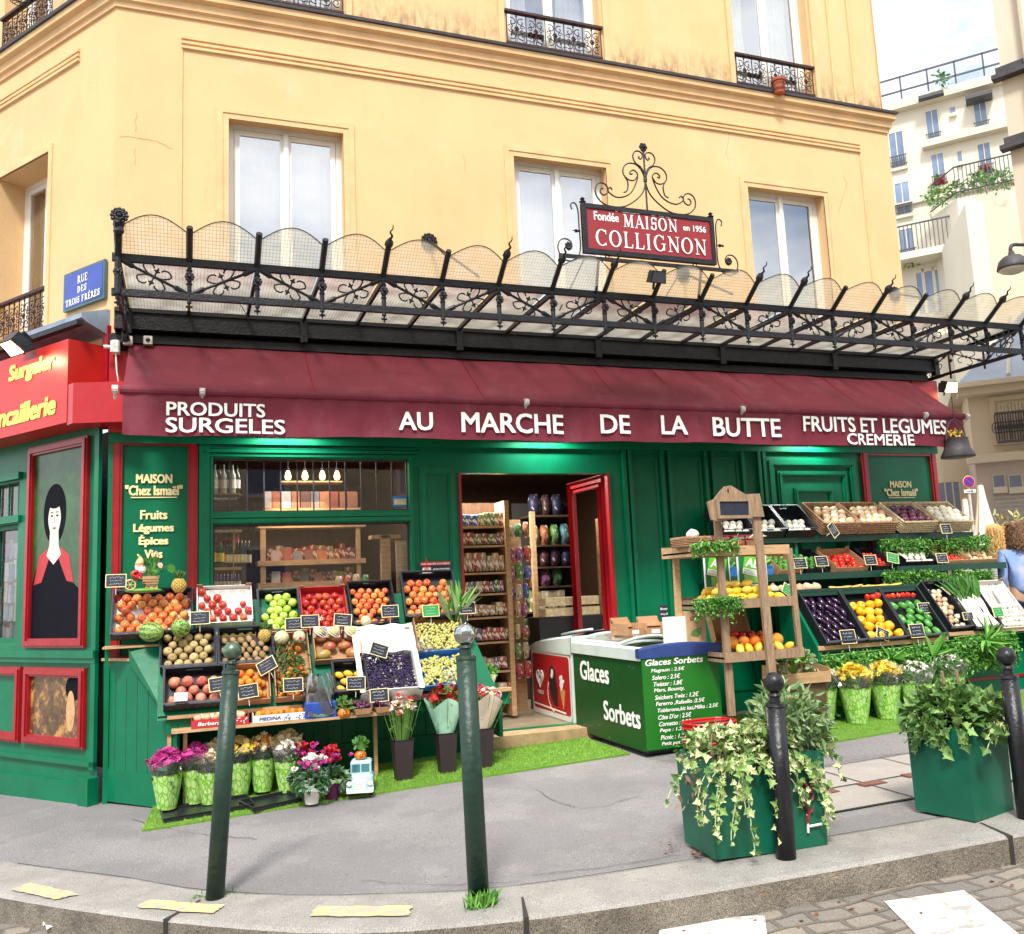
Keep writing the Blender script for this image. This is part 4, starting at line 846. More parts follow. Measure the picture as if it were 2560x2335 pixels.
for i, (x, lb) in enumerate(((1.4, 'strip lamp under the awning over the shop window'), (3.75, 'strip lamp under the awning above the open doorway'), (6.75, 'strip lamp under the awning above the panelled shutter'))):
 t = thing('strip_lamp', lb, 'lamp', (x, -.20, 2.96), group=None); mb = MB(); mb.box(-.28, .28, -.04, .04, .0, .04); mb.obj('housing', white, t, world=False); mb = MB(); mb.tube([(-.26, 0, -.012), (.26, 0, -.012)], .013, 8); mb.obj('tube', stripm, t, world=False)
 arealight((x, -.24, 2.93), (radians(20), 0, 0), .5, 5.5, (.93, 1, .97), .05)
t = thing('junction_box', 'small white cable box on the red corner board', 'box', tuple(LF @ Vector((-.42, -.05, 3.52)))); mb = MB(); mb.bbox(-.035, .035, -.03, .03, -.055, .055, .006); mb.obj('case', white, t, world=False); mb = MB(); mb.tube(smoothpath([(0, 0, -.05), (0.02, -.02, -.12), (.06, -.02, -.15), (.1, -.0, -.12)], 5), .004, 4); mb.obj('cable', white, t, world=False)
for px, lb in ((320, 'small grey outdoor socket box left of its twin above the awning end'), (370, 'small grey outdoor socket box second from the building corner')):
 p = aty(px, 851, -.28); t = thing('socket_box', lb, 'socket', tuple(p)); mb = MB(); mb.bbox(-.035, .035, -.02, .03, -.035, .035, .006); mb.obj('case', wm, t, world=False); mb = MB(); mb.ball((0, -.024, 0), .018, .008, .018, 8, 5); mb.obj('lens', black, t, world=False)
p = aty(290, 868, -.25); t = thing('awning_motor', 'grey awning crank gear at the left end of the awning', 'motor', tuple(p)); mb = MB(); mb.bbox(-.04, .03, -.05, .05, -.05, .05, .01); mb.tube([(-.09, 0, .0), (-.03, 0, 0)], .015, 8); mb.obj('case', wm, t, world=False); mb = MB(); mb.tube(smoothpath([(0, -.02, -.05), (.01, -.02, -.2), (0.02, 0, -.3), (-.03, .02, -.36)], 4), .006, 5); mb.obj('cable', white, t, world=False)
# plants: leaves as real small faces
SH = {'oval': [(0, 0), (.22, .16), (.55, .22), (.85, .12), (1, 0), (.85, -.12), (.55, -.22), (.22, -.16)],
      'ivy': [(0, 0), (-.05, .28), (.22, .30), (.30, .55), (.5, .28), (1, 0), (.5, -.28), (.30, -.55), (.22, -.30), (-.05, -.28)],
      'blade': [(0, 0), (.3, .05), (.7, .045), (1, 0), (.7, -.045), (.3, -.05)],
      'petal': [(0, 0), (.4, .3), (.85, .28), (1, 0), (.85, -.28), (.4, -.3)]}
def leaf(mb, c, d, L, shape='oval', n=None, W=1, curl=.25, k=None):
 d = Vector(d).normalized(); n = Vector(n) if n is not None else Vector((random.gauss(0, 1), random.gauss(0, 1), random.gauss(0, 1) + 1)); s = d.cross(n)
 if s.length < 1e-3: s = d.orthogonal()
 s.normalize(); n = s.cross(d); P = SH[shape]; h = len(P) // 2
 V = [Vector(c) + d * p[0] * L + s * p[1] * L * W + n * (abs(p[1]) * .35 - curl * p[0] ** 2) * L for p in P]
 b = len(P); 
 tip = max(range(b), key=lambda i: P[i][0])
 if k is not None: mb.k = k
 mb.add(V, [tuple([0] + list(range(1, tip + 1))), tuple([0] + list(range(tip, b)))])
def rdir(up=0.0): 
 v = Vector((random.gauss(0, 1), random.gauss(0, 1), random.gauss(0, 1) + up)); return v.normalized()
def lmat(name, c, rough=.5, var=.2): return mat(name, c, rough, var=var, scale=12, spec=.35)
ivyA, ivyB, ivyC = lmat('ivy_cream', (.50, .56, .28)), lmat('ivy_light_green', (.20, .33, .09)), lmat('ivy_green', (.07, .16, .035))
sageA, sageB = lmat('sage_leaf', (.16, .26, .10)), lmat('sage_leaf_pale', (.30, .40, .20))
dkA, dkB = lmat('dark_leaf', (.03, .10, .03)), lmat('mid_leaf', (.06, .19, .03)); pars = lmat('parsley_leaf', (.07, .25, .03)); pars2 = lmat('parsley_leaf_light', (.20, .44, .09)); stemm = lmat('green_stem', (.13, .26, .05)); twig = mat('dry_twig', (.28, .18, .11), .8)
def leafheap(mb, c, r, n, L, shape, ks, up=.6, shell=.6, W=1):
 for i in range(n):
  d = rdir(up); q = Vector(c) + Vector((d.x * r[0], d.y * r[1], max(d.z, -.5) * r[2])) * (shell + (1 - shell) * random.random())
  leaf(mb, q, d + rdir() * .9, L * random.uniform(.6, 1.2), shape, k=random.choice(ks), W=W)
# bollards
bgreen = mat('bollard_green', (.010, .035, .022), .45, .1, var=.25, scale=9, bump=.3, bscale=25); overlay(bgreen, mask_noise(bgreen, 9, .66, .72, (1, 1, .5), .35), (.09, .13, .12))
bblack = mat('bollard_black', (.010, .010, .014), .35, .2, var=.3, scale=20, bump=.2, bscale=60)
mirror = mat('mirror_ball', (.38, .42, .40), .10, .95, var=.2, scale=9, bump=.15, bscale=20)
def bollard(label, base, top, r, ballm, m, group=None):
 B = atg(*base); T_ = aty(top[0], top[1], B.y); ax = (T_ - B); L = ax.length; q = ax.to_track_quat('Z', 'Y').to_euler()
 t = thing('bollard', label, 'bollard', tuple(B), q, group)
 mb = MB(); mb.smooth = True; mb.tube([(0, 0, -.03), (0, 0, L - .17)], [r * 1.05, r], 20); mb.smooth = False; mb.lathe([(r, L - .175), (r + .004, L - .17), (r, L - .155), (r * .6, L - .15), (r * .55, L - .125), (r * .72, L - .118), (r * .6, L - .105)], 18); mb.obj('post', m, t, world=False)
 mb = MB(); mb.smooth = True; mb.ball((0, 0, L - .055), r * 1.12, n=20, m=14); mb.obj('ball', ballm, t, world=False); return t
bollard('tall dark green bollard leaning beside the fruit display with a tarnished ball', (537, 2248), (583, 1600), .043, mat('tarnished_ball', (.10, .15, .10), .35, .6, var=.6, scale=14), bgreen)
bollard('tall dark green bollard with a mirror ball in front of the doorway', (1198, 2262), (1160, 1556), .047, mirror, bgreen)
bollard('short black bollard with a glossy ball in front of the ivy planter', (1966, 2148), (1932, 1679), .047, bblack, bblack)
bollard('short black bollard at the right edge of the picture by the second planter', (2568, 2048), (2512, 1615), .045, bblack, bblack)
# ice cream freezers
fgreen = mat('freezer_green', (.004, .065, .012), .35, var=.12, scale=2, bump=.1, bscale=10); overlay(fgreen, mask_noise(fgreen, 16, .70, .72, (1, 1, 1.6), .9), (.7, .72, .66))
fgreen2 = mat('freezer_bright_green', (.01, .15, .012), .4, var=.1, scale=3); overlay(fgreen2, mask_noise(fgreen2, 18, .71, .73, None, .9), (.75, .78, .7))
rim = mat('freezer_rim', (.55, .62, .59), .35, var=.1, scale=5); navy = mat('navy_trim', (.025, .055, .20), .35, var=.15, scale=8)
fx0, fx1, fy0, fy1, fz0, fz1 = 3.98, 4.69, -1.41, -.07, .19, .97
fz = thing('ice_cream_freezer', 'dark green chest freezer lettered Glaces Sorbets with a price list on its end', 'freezer', (4.33, -.75, .15))
mb = MB(); mb.box(fx0, fx1, fy0, fy1, fz0, fz1 - .03); mb.obj('body', fgreen, fz)
mb = MB(); mb.box(fx0 + .004, fx1 - .004, fy0 - .006, fy0, fz0 + .01, fz1 - .06); mb.obj('price_board', fgreen2, fz)
mb = MB(); mb.box(fx0 + .05, fx1 - .05, fy0 + .05, fy1 - .03, .16, fz0 - .002); mb.obj('plinth', black, fz)
for (x, y) in ((fx0 + .07, fy0 + .1), (fx1 - .07, fy0 + .1), (fx0 + .07, fy1 - .1), (fx1 - .07, fy1 - .1)): mb = MB(); mb.tube([(x - .015, y, .165), (x + .015, y, .165)], .024, 10); mb.obj('castor', black, fz)
mb = MB()
for (x0, x1, y0, y1) in ((fx0 - .012, fx0 + .05, fy0, fy1), (fx1 - .05, fx1 + .012, fy0, fy1), (fx0 + .05, fx1 - .05, fy1 - .05, fy1)): mb.bbox(x0, x1, y0, y1, fz1 - .085, fz1 + .02, .014)
mb.obj('rim', rim, fz)
mb = MB(); N = 12
for i in range(N):
 u0, u1 = i / N, (i + 1) / N; X0, X1 = fx0 - .02 + (fx1 - fx0 + .04) * u0, fx0 - .02 + (fx1 - fx0 + .04) * u1; h = lambda u: fz1 + .01 + .03 * sin(pi * u)
 mb.add([(X0, fy0 - .018, fz1 - .065), (X1, fy0 - .018, fz1 - .065), (X1, fy0 - .018, h(u1) - .01), (X0, fy0 - .018, h(u0) - .01), (X0, fy0 + .0, h(u0) + .005), (X1, fy0, h(u1) + .005), (X1, fy0 + .05, h(u1)), (X0, fy0 + .05, h(u0)), (X0, fy0 + .05, fz1 - .06), (X1, fy0 + .05, fz1 - .06)],
           [(0, 1, 2, 3), (3, 2, 5, 4), (4, 5, 6, 7), (7, 6, 9, 8), (0, 8, 9, 1)])
mb.add([(fx0 - .02, fy0 - .018, fz1 - .065), (fx0 - .02, fy0 - .018, fz1), (fx0 - .02, fy0, fz1 + .015), (fx0 - .02, fy0 + .05, fz1 + .01), (fx0 - .02, fy0 + .05, fz1 - .06)], [(0, 1, 2, 3, 4)])
mb.obj('end_trim', navy, fz)
def lid(parent, x0, x1, y0, y1, z, arch=.05, m=None):
 mb = MB(); mb.smooth = True; mb.sheet(10, 8, lambda u, v: (x0 + (x1 - x0) * u, y0 + (y1 - y0) * v, z + arch * sin(pi * u))); o = mb.obj('glass_lid', m or shopglass, parent)
 mb = MB()
 for y in (y0, y1): mb.tube([(x0 + (x1 - x0) * i / 10, y, z + arch * sin(pi * i / 10)) for i in range(11)], .014, 6)
 mb.tube([(x0, y0, z), (x0, y1, z)], .014, 6); mb.tube([(x1, y0, z), (x1, y1, z)], .014, 6); mb.obj('lid_frame', rim, o)
lid(fz, fx0 + .05, fx1 - .05, fy0 + .06, -.8, fz1 + .0, .03); lid(fz, fx0 + .05, fx1 - .05, -.95, fy1 - .03, fz1 + .03, .05)
mb = MB(); mb.box(fx0 + .05, fx1 - .05, fy0 + .05, fy1 - .05, .78, .80); mb.obj('inner_liner', white, fz)
FF = mat4((fx0 - .003, fy1, 0), rz=-pi / 2)
for s, TL, BL, Rr in (('Glaces', (1450, 1650), (1450, 1697), (1522, 1692)), ('Sorbets', (1509, 1750), (1509, 1798), (1601, 1803))):
 mb = MB(); textf(mb, s, FF, TL, BL, Rr, .03); mb.obj('lettering', whitep, fz)
E1 = mat4((fx0, fy0 - .009, fz0))
W_ = fx1 - fx0; H_ = fz1 - fz0
mb = MB(E1); text(mb, 'Glaces Sorbets', .035, .56, H_ - .125, H_ - .075, 0, .03, .25); mb.obj('lettering', whitep, fz)
for i, (s, w) in enumerate((('Magnum : 2.5€', .25), ('Solero : 2.5€', .21), ('Twister : 1.8€', .22), ('Mars, Bounty,', .23), ('Snickers Twix : 1.2€', .33), ('Fererro ,Rafaello :2.5€', .37), ('Toblerone,kit kat,Milka : 2.5€', .47), ("Côte D'or : 2.5€", .25), ('Cornetto : 2.5€', .24), ('Pepe : 1.2€', .19), ('Picnic : 1.2€', .2), ('Petit pot : 1.5€', .24), ('Gourmand : 2.5€', .24))[:12]):
 mb = MB(E1); z = H_ - .185 - i * .0515; text(mb, s, .085 + .005 * i, .085 + .005 * i + w * 1.18, z, z + .037, 0, .02, .25); mb.obj('lettering', whitep, fz)
fw = thing('ice_cream_freezer', 'white chest freezer with a red ice cream poster and curved glass lid', 'freezer', (4.33, .5, .2)); a0, a1 = -.035, 1.05
mb = MB(); mb.bbox(fx0, fx1, a0, a1, .20, .90, .03); mb.obj('body', rim, fw)
mb = MB(); mb.box(fx0 + .04, fx1 - .04, a0 + .04, a1 - .04, .14, .199); mb.obj('plinth', black, fw)
mb = MB(); mb.smooth = True
for x0_, x1_ in ((fx0 - .01, fx0 + .06), (fx1 - .06, fx1 + .01)):
 mb = MB(); mb.smooth = True; mb.sheet(4, 12, lambda u, v: (x0_ + (x1_ - x0_) * u, a0 + (a1 - a0) * v, .89 + .13 * (1 - v) ** .6 + .02 * sin(pi * u))); mb.obj('rim', rim, fw)
for X in (fx0 - .01, fx1 + .01): mb = MB(); mb.sheet(1, 12, lambda u, v: (X, a0 + (a1 - a0) * v, .86 + u * (.03 + .13 * (1 - v) ** .6))); mb.obj('rim_side', rim, fw)
mb = MB(); mb.box(fx0, fx1, a0 - .0, a0 + .05, .88, 1.03); mb.obj('end_cap', rim, fw)
mb = MB(); mb.smooth = True; mb.sheet(10, 10, lambda u, v: (fx0 + .05 + (fx1 - fx0 - .1) * u, a0 + .05 + (a1 - a0 - .1) * v, .90 + .13 * (1 - v) ** .6 + .04 * sin(pi * u))); mb.obj('glass_lid', shopglass, fw)
for x, z in ((fx0 + .25, .0), (fx1 - .2, .02)): mb = MB(); mb.tube([(x, a0 + .05 + (a1 - a0 - .1) * v, .915 + z + .13 * (1 - v) ** .6 + .04) for v in [i / 10 for i in range(11)]], .012, 6); mb.obj('lid_rail', rim, fw)
mb = MB(); mb.box(fx0 + .08, fx1 - .08, a0 + .08, a1 - .06, .80, .82); mb.obj('inner_liner', white, fw)
pred = mat('poster_red', (.42, .008, .012), .4, var=.12, scale=5); choc = mat('chocolate', (.03, .010, .008), .4, var=.3, scale=20)
PA = mat4((fx0 - .004, a1, 0), rz=-pi / 2); PW = a1 - a0
def rrect(x0, x1, z0, z1, r, n=5):
 P = []
 for cx, cz, a in ((x1 - r, z1 - r, 0), (x0 + r, z1 - r, 90), (x0 + r, z0 + r, 180), (x1 - r, z0 + r, 270)):
  for i in range(n + 1): t = radians(a + 90 * i / n); P.append((cx + r * cos(t), cz + r * sin(t)))
 return P
mb = MB(PA); mb.face(rrect(.04, PW - .04, .24, .86, .06), 0); pw_ = mb.obj('poster', white, fw)
mb = MB(PA); mb.face(rrect(.065, PW - .065, .29, .835, .04), -.001); mb.obj('poster_field', pred, fw)
mb = MB(PA)       # two nested hearts and the name
def heart(cx, cz, s, r, y):
 P = []
 for i in range(25):
  t = 2 * pi * i / 24; P.append((cx + s * .95 * sin(t) ** 3, y, cz + s * (13 * cos(t) - 5 * cos(2 * t) - 2 * cos(3 * t) - cos(4 * t)) / 17))
 mb.tube(P, r, 4, False)
heart(.27, .60, .095, .009, -.003); heart(.27, .60, .05, .009, -.003); mb.obj('emblem', whitep, fw)
mb = MB(PA); text(mb, 'MIKO', .20, .35, .435, .475, -.003, .03); mb.obj('lettering', whitep, fw)
mb = MB(PA); mb.poly([(.55, .42), (.63, .36), (.71, .36), (.72, .52), (.67, .70), (.60, .74), (.53, .70), (.51, .56)], -.004, -.001); mb.obj('printed_lolly', choc, fw)
mb = MB(PA); mb.poly([(.78, .52), (.85, .34), (.90, .52)], -.0045, -.001); mb.obj('printed_cone', mat('wafer', (.55, .28, .08), .6, var=.3, scale=60), fw)
mb = MB(PA); random.seed(3)
for i in range(26): 
 a = random.uniform(0, 6.28); rr = random.uniform(0, .05); x, z = .84 + cos(a) * rr, .60 + sin(a) * rr * 1.6; mb.face([(x + cos(b) * .018, z + sin(b) * .018) for b in [j * pi / 3 for j in range(6)]], -.005 - i * .00007)
for i in range(16): 
 a = 2.6 + i * .13; x, z = .64 + cos(a) * .17, .47 + sin(a) * .17; mb.face([(x + cos(b) * random.uniform(.006, .02), z + sin(b) * random.uniform(.006, .02)) for b in [j * pi / 3 for j in range(6)]], -.0045 - i * .00007)
mb.obj('printed_cream', whitep, fw)
mb = MB(PA); mb.poly([(.56, .62), (.60, .61), (.63, .66), (.62, .70), (.58, .70)], -.0052, -.004); mb.obj('printed_bite', whitep, fw)
mb = MB(PA); mb.poly([(.08, .325), (.9, .30), (.9, .315), (.08, .34)], -.003, -.001); mb.obj('printed_band', whitep, fw)
def boxthing(name, lab, cat, c, s, m, rz=0, rx=0, parts=None, group=None):
 t = thing(name, lab, cat, c, (rx, 0, rz), group); mb = MB(); mb.bbox(-s[0] / 2, s[0] / 2, -s[1] / 2, s[1] / 2, 0, s[2], .004); mb.obj('body', m, t, world=False)
 if parts: parts(t, s)
 return t
bagp = mat('paper_bag', (.50, .32, .17), .85, var=.15, scale=10, bump=.4, bscale=15)
def bagparts(t, s):
 mb = MB(); mb.box(-s[0] * .3, s[0] * .3, -s[1] / 2 - .002, -s[1] / 2, s[2] * .70, s[2] * .82); mb.obj('label_frame', choc, t, world=False)
 mb = MB(); mb.box(-s[0] * .28, s[0] * .28, -s[1] / 2 - .0025, -s[1] / 2 - .002, s[2] * .715, s[2] * .805); mb.obj('label', bagp, t, world=False)
 mb = MB(); text(mb, 'COZZANI', -s[0] * .26, s[0] * .26, s[2] * .73, s[2] * .79, -s[1] / 2 - .004, .02); mb.obj('lettering', choc, t, world=False)
 mb = MB(); mb.poly([(-s[0] * .3, s[2] * .22), (s[0] * .05, s[2] * .15), (s[0] * .2, s[2] * .32), (s[0] * .28, s[2] * .46), (-s[0] * .1, s[2] * .42), (-s[0] * .26, s[2] * .36)], -s[1] / 2 - .003, -s[1] / 2 - .001); mb.obj('printed_leaf', mat('printed_green', (.08, .2, .06), .8, var=.3, scale=30), t, world=False)
p = aty(1735, 1592, -1.28); boxthing('paper_bag', 'brown paper bag with a green printed leaf standing on the freezer end', 'bag', (p.x, -1.28, fz1 + .03), (.19, .09, .25), bagp, .05, parts=bagparts)
boxthing('napkin_stack', 'tall plain white paper block on the green freezer beside the brown bag', 'paper', (4.39, -1.26, fz1 + .03), (.16, .12, .21), whitep, .03)
t = boxthing('chalkboard_card', 'small black chalk card standing on the white paper block', 'sign', (4.33, -1.20, fz1 + .24), (.085, .008, .10), slate, .1)
mb = MB(); text(mb, 'Bleuets', -.035, .035, .06, .08, -.006, .01, .2); mb.obj('lettering', chalk, t, world=False); mb = MB(); text(mb, 'Sirop 2€', -.035, .035, .015, .035, -.006, .01, .2); mb.obj('lettering', chalk, t, world=False)
for (x, y, w, lb, rz) in ((4.32, -.55, .20, 'left open brown cardboard box on the green freezer behind the paper block', .25), (4.54, -.60, .2, 'right open brown cardboard box on the green freezer behind the paper bag', -.1)):
 t = thing('cardboard_box', lb, 'box', (x, y, fz1 + .075), (0, 0, rz)); h = .1
 mb = MB()
 mb.box(-w / 2, w / 2, -.12, .12, 0, .004); mb.box(-w / 2, w / 2, -.124, -.12, 0, h * .6); mb.box(-w / 2, w / 2, .12, .124, 0, h * 1.5); mb.box(-w / 2 - .004, -w / 2, -.12, .12, 0, h); mb.box(w / 2, w / 2 + .004, -.12, .12, 0, h); mb.obj('tray', card, t, world=False)
 mb = MB(mat4((0, .12, h * 1.5), rx=.9)); mb.box(-w / 2, w / 2, -.11, 0, 0, .004); mb.obj('flap', card, t, world=False)
 mb = MB(); mb.box(-w * .3, w * .1, -.1255, -.124, .01, .045); mb.obj('label', whitep, t, world=False)
bred = mat('basket_red', (.5, .008, .012), .4, var=.1); bgr = mat('basket_green', (.01, .28, .10), .4, var=.1)
def shopbasket(lab, c, m, rz):
 t = thing('shopping_basket', lab, 'basket', c, (0, 0, rz)); L, W, Hh = .42, .28, .085; mb = MB()
 def ring(z, s, r): mb.tube([(cos(a) * L / 2 * s * (abs(cos(a)) ** -.35 if abs(cos(a)) > .5 else 1.12), sin(a) * W / 2 * s * (abs(sin(a)) ** -.3 if abs(sin(a)) > .5 else 1.1), z) for a in [2 * pi * i / 32 for i in range(33)]], r, 6, False)
 def pt(a, z, s): return (cos(a) * L / 2 * s * (abs(cos(a)) ** -.35 if abs(cos(a)) > .5 else 1.12), sin(a) * W / 2 * s * (abs(sin(a)) ** -.3 if abs(sin(a)) > .5 else 1.1), z)
 mb.sheet(32, 1, lambda u, v: pt(2 * pi * u, v * .035, .84 + .05 * v)); mb.sheet(32, 1, lambda u, v: pt(2 * pi * u, .07 + v * .02, .95 + .03 * v)); mb.sheet(32, 1, lambda u, v: pt(2 * pi * u, .003, .84 * v))
 ring(.09, 1.0, .009)
 for i in range(40): a = 2 * pi * i / 40; mb.tube([pt(a, .03, .88), pt(a, .075, .95)], .004, 4, False)
 mb.obj('body', m, t, world=False); mb = MB(); mb.tube([(-L / 2, 0.02, .09), (-L / 4, -.10, .1), (L / 4, -.10, .1), (L / 2, 0.02, .09)], .005, 5); mb.obj('handle', iron, t, world=False); return t
q = atg(1760, 1950); zb0 = .36; bq = aty(1765, 1815, -1.62)
for i in range(6): shopbasket(['bottom red shopping basket of the stack by the freezer', 'second red shopping basket from the bottom of the stack', 'third red shopping basket from the bottom of the stack', 'green shopping basket in the stack beside the freezer', 'red shopping basket just under the topmost one', 'topmost red shopping basket of the stack beside the freezer'][i], (bq.x, -1.62 - .05, .15 + i * (bq.z - .2) / 5), bgr if i == 3 else bred, .06 + .02 * (i % 2))
# planters
pgreen = mat('planter_green', (.0, .10, .055), .45, var=.22, scale=3, bump=.15, bscale=12); overlay(pgreen, mask_noise(pgreen, 13, .66, .69, None, .6), (.05, .25, .17))
def planter(label, c, w, d, h, rz, name='planter_box', tap=.95):
 t = thing(name, label, 'planter', c, (0, 0, rz)); mb = MB(); T_ = .02
 b = [(-w / 2 * tap, -d / 2 * tap, 0), (w / 2 * tap, -d / 2 * tap, 0), (w / 2 * tap, d / 2 * tap, 0), (-w / 2 * tap, d / 2 * tap, 0)]; o = [(-w / 2, -d / 2, h), (w / 2, -d / 2, h), (w / 2, d / 2, h), (-w / 2, d / 2, h)]; i_ = [(x * (1 - 2 * T_ / w), y * (1 - 2 * T_ / d), z) for x, y, z in o]; k_ = [(x, y, h - .07) for x, y, z in i_]
 mb.add(b + o + i_ + k_, [(0, 1, 5, 4), (1, 2, 6, 5), (2, 3, 7, 6), (3, 0, 4, 7), (4, 5, 9, 8), (5, 6, 10, 9), (6, 7, 11, 10), (7, 4, 8, 11), (8, 9, 13, 12), (9, 10, 14, 13), (10, 11, 15, 14), (11, 8, 12, 15)]); mb.obj('box', pgreen, t, world=False)
 mb = MB(); mb.quad(*k_); mb.obj('soil', mat('soil', (.05, .035, .025), .95, var=.4, scale=40, bump=.8), t, world=False); return t
random.seed(11)
P1 = Vector((3.385, -3.70, g(3.35) + .012)); t1 = planter('left green planter box with trailing variegated ivy behind the black bollard', P1, .66, .37, .475, -.10)
def strand(mb, A, vel, n, L, ks, W=1.1, face=(0, -1, .1), step=.034):
 p = Vector(A); v = Vector(vel); pts = [p.copy()]
 for i in range(n):
  v += Vector((random.gauss(0, .22), random.gauss(0, .03), -.28)); v.y = v.y * .55; v.normalize(); p = p + v * step; pts.append(p.copy())
  for q in range(random.choice((1, 2, 2))):
   dr_ = Vector((random.gauss(0, 1), random.gauss(-.25, .2), random.gauss(-.3, .7))); leaf(mb, p + Vector((random.gauss(0, .012), -.006, random.gauss(0, .01))), dr_, L * random.uniform(.55, 1.15) * (1 - .3 * i / n), 'ivy', n=(random.gauss(0, .45), face[1] + random.gauss(0, .3), random.gauss(.3, .3)), W=W, k=random.choice(ks))
 mb.k = 0; mb.tube(pts, .0025, 4, False)
hi = .47
mb = MB()
for (x, n, dx) in ((-.22, 12, -.3), (-.17, 13, 0), (-.13, 11, .2), (-.10, 14, .1), (.0, 10, .6), (.03, 13, .5), (.08, 14, .4), (-.2, 9, 0), (.10, 8, 1), (-.15, 15, .1)) * 2:
 x += random.gauss(0, .018); strand(mb, (x, -.19, hi), (dx, -.5, .35), n, .045, (0, 0, 1, 1, 2))
for (x, n, dx) in ((.33, 7, 1.6), (-.33, 9, -1)): strand(mb, (x, -.12, hi), (dx, -.2, .2), n, .045, (0, 1, 2), face=(0, -.6, .5))
leafheap(mb, (-.16, -.04, hi), (.24, .21, .14), 720, .042, 'ivy', (0, 0, 1, 2), 1.0, .55); leafheap(mb, (.03, -.13, hi + .04), (.17, .12, .14), 360, .042, 'ivy', (0, 0, 1, 1), 1.0, .5); mb.obj('ivy', [ivyA, ivyB, ivyC], t1, world=False)
mb = MB(); leafheap(mb, (.25, .0, hi + .10), (.23, .22, .22), 760, .07, 'oval', (0, 0, 1), .2, .45, .9)
for i in range(60): d = rdir(.8); mb.k = 2; mb.tube([(.17 + random.gauss(0, .05), random.gauss(0, .05), hi - .05), Vector((.19, 0, hi + .1)) + Vector((d.x * .19, d.y * .17, d.z * .22))], .003, 4, False)
mb.obj('sage_bush', [sageA, sageB, stemm], t1, world=False)
mb = MB()
for i in range(26): x, y = random.gauss(-.22, .045), random.gauss(-.06, .05); mb.tube([(x, y, hi - .06), (x + random.gauss(0, .02), y + random.gauss(0, .02), hi + random.uniform(.02, .15))], .0032, 4)
for i in range(40): leaf(mb, (random.gauss(-.33, .03), random.gauss(-.02, .08), hi - random.uniform(-.02, .28)), rdir(-1), .045, 'oval')
mb.obj('dry_stems', twig, t1, world=False)
emb = mat('emblem_red', (.22, .02, .03), .6, var=.3, scale=20); mb = MB(mat4((.20, -.1925, .13)));
mb.tube(smoothpath([(0, 0, .0), (.01, 0, .06), (-.01, 0, .10), (.02, 0, .16), (-.005, 0, .2)], 4), [.010] * 17, 5); mb.tube(smoothpath([(.01, 0, .1), (.04, 0, .11), (.045, 0, .14), (.02, 0, .145)], 4), .006, 4); mb.tube(smoothpath([(.0, 0, .15), (.035, 0, .165), (.04, 0, .19)], 4), .006, 4); mb.tube(smoothpath([(0, 0, .05), (.03, 0, .05), (.04, 0, .075)], 4), .006, 4); mb.obj('painted_crest', emb, t1, world=False)
mb = MB(mat4((.20, -.1915, .13))); mb.tube([(0, 0, -.02), (.08, 0, -.015)], .007, 5); mb.tube([(0, 0, -.05), (.004, 0, .04)], .006, 5); mb.obj('painted_line', whitep, t1, world=False)
C2 = Vector((4.52, -4.05, g(4.5) + .014)); rz2 = -.30; P2 = C2 + Euler((0, 0, rz2)).to_matrix() @ Vector((.0, .0, 0)); L2 = Vector((4.40, -3.70, 0)) - Vector((4.52, -4.05, 0))
ang2 = atan2(.08, .38); t2 = planter('right green planter box with big leaved ivy at the kerb', tuple(C2 + Euler((0, 0, ang2)).to_matrix() @ Vector((.19, .18, 0))), .38, .36, .47, ang2, tap=.97)
mb = MB(); leafheap(mb, (.0, .0, .5), (.27, .27, .17), 800, .06, 'ivy', (1, 1, 2, 2, 2), .9, .5, 1.2)
for (x, n, dx) in ((.16, 8, .5), (.10, 10, .3), (.19, 14, .3), (.05, 7, 0), (-.05, 5, 0), (.0, 12, .15), (.14, 15, .1), (.2, 9, .6)): strand(mb, (x, -.19, .46), (dx, -.5, .4), n, .062, (1, 1, 2, 0), 1.2)
for i in range(9):
 a = random.uniform(-.2, .18); p = Vector((-.2, a, .47)); 
 for j in range(random.randint(2, 5)): leaf(mb, p + Vector((-.01, 0, -j * .03)), (-.2, random.gauss(0, 1), -1), .06, 'ivy', n=(-1, 0, .3), W=1.2, k=random.choice((1, 2)))
mb.obj('ivy', [ivyA, ivyB, ivyC], t2, world=False)
mb = MB(); leafheap(mb, (-.2, .05, .44), (.10, .16, .13), 300, .025, 'oval', (0, 1), .3, .3); leafheap(mb, (.2, .1, .5), (.12, .2, .2), 200, .035, 'oval', (0, 1), .3, .3); mb.obj('small_leaved_shrub', [dkB, sageA], t2, world=False)
mb = MB()
for (x, y) in ((-.0, .03), (.09, .0)): mb.tube([(x, y, .5), (x - .01, y, .60), (x - .03, y, .76)], [.012, .011, .009], 6)
mb.obj('cut_stem', twig, t2, world=False)
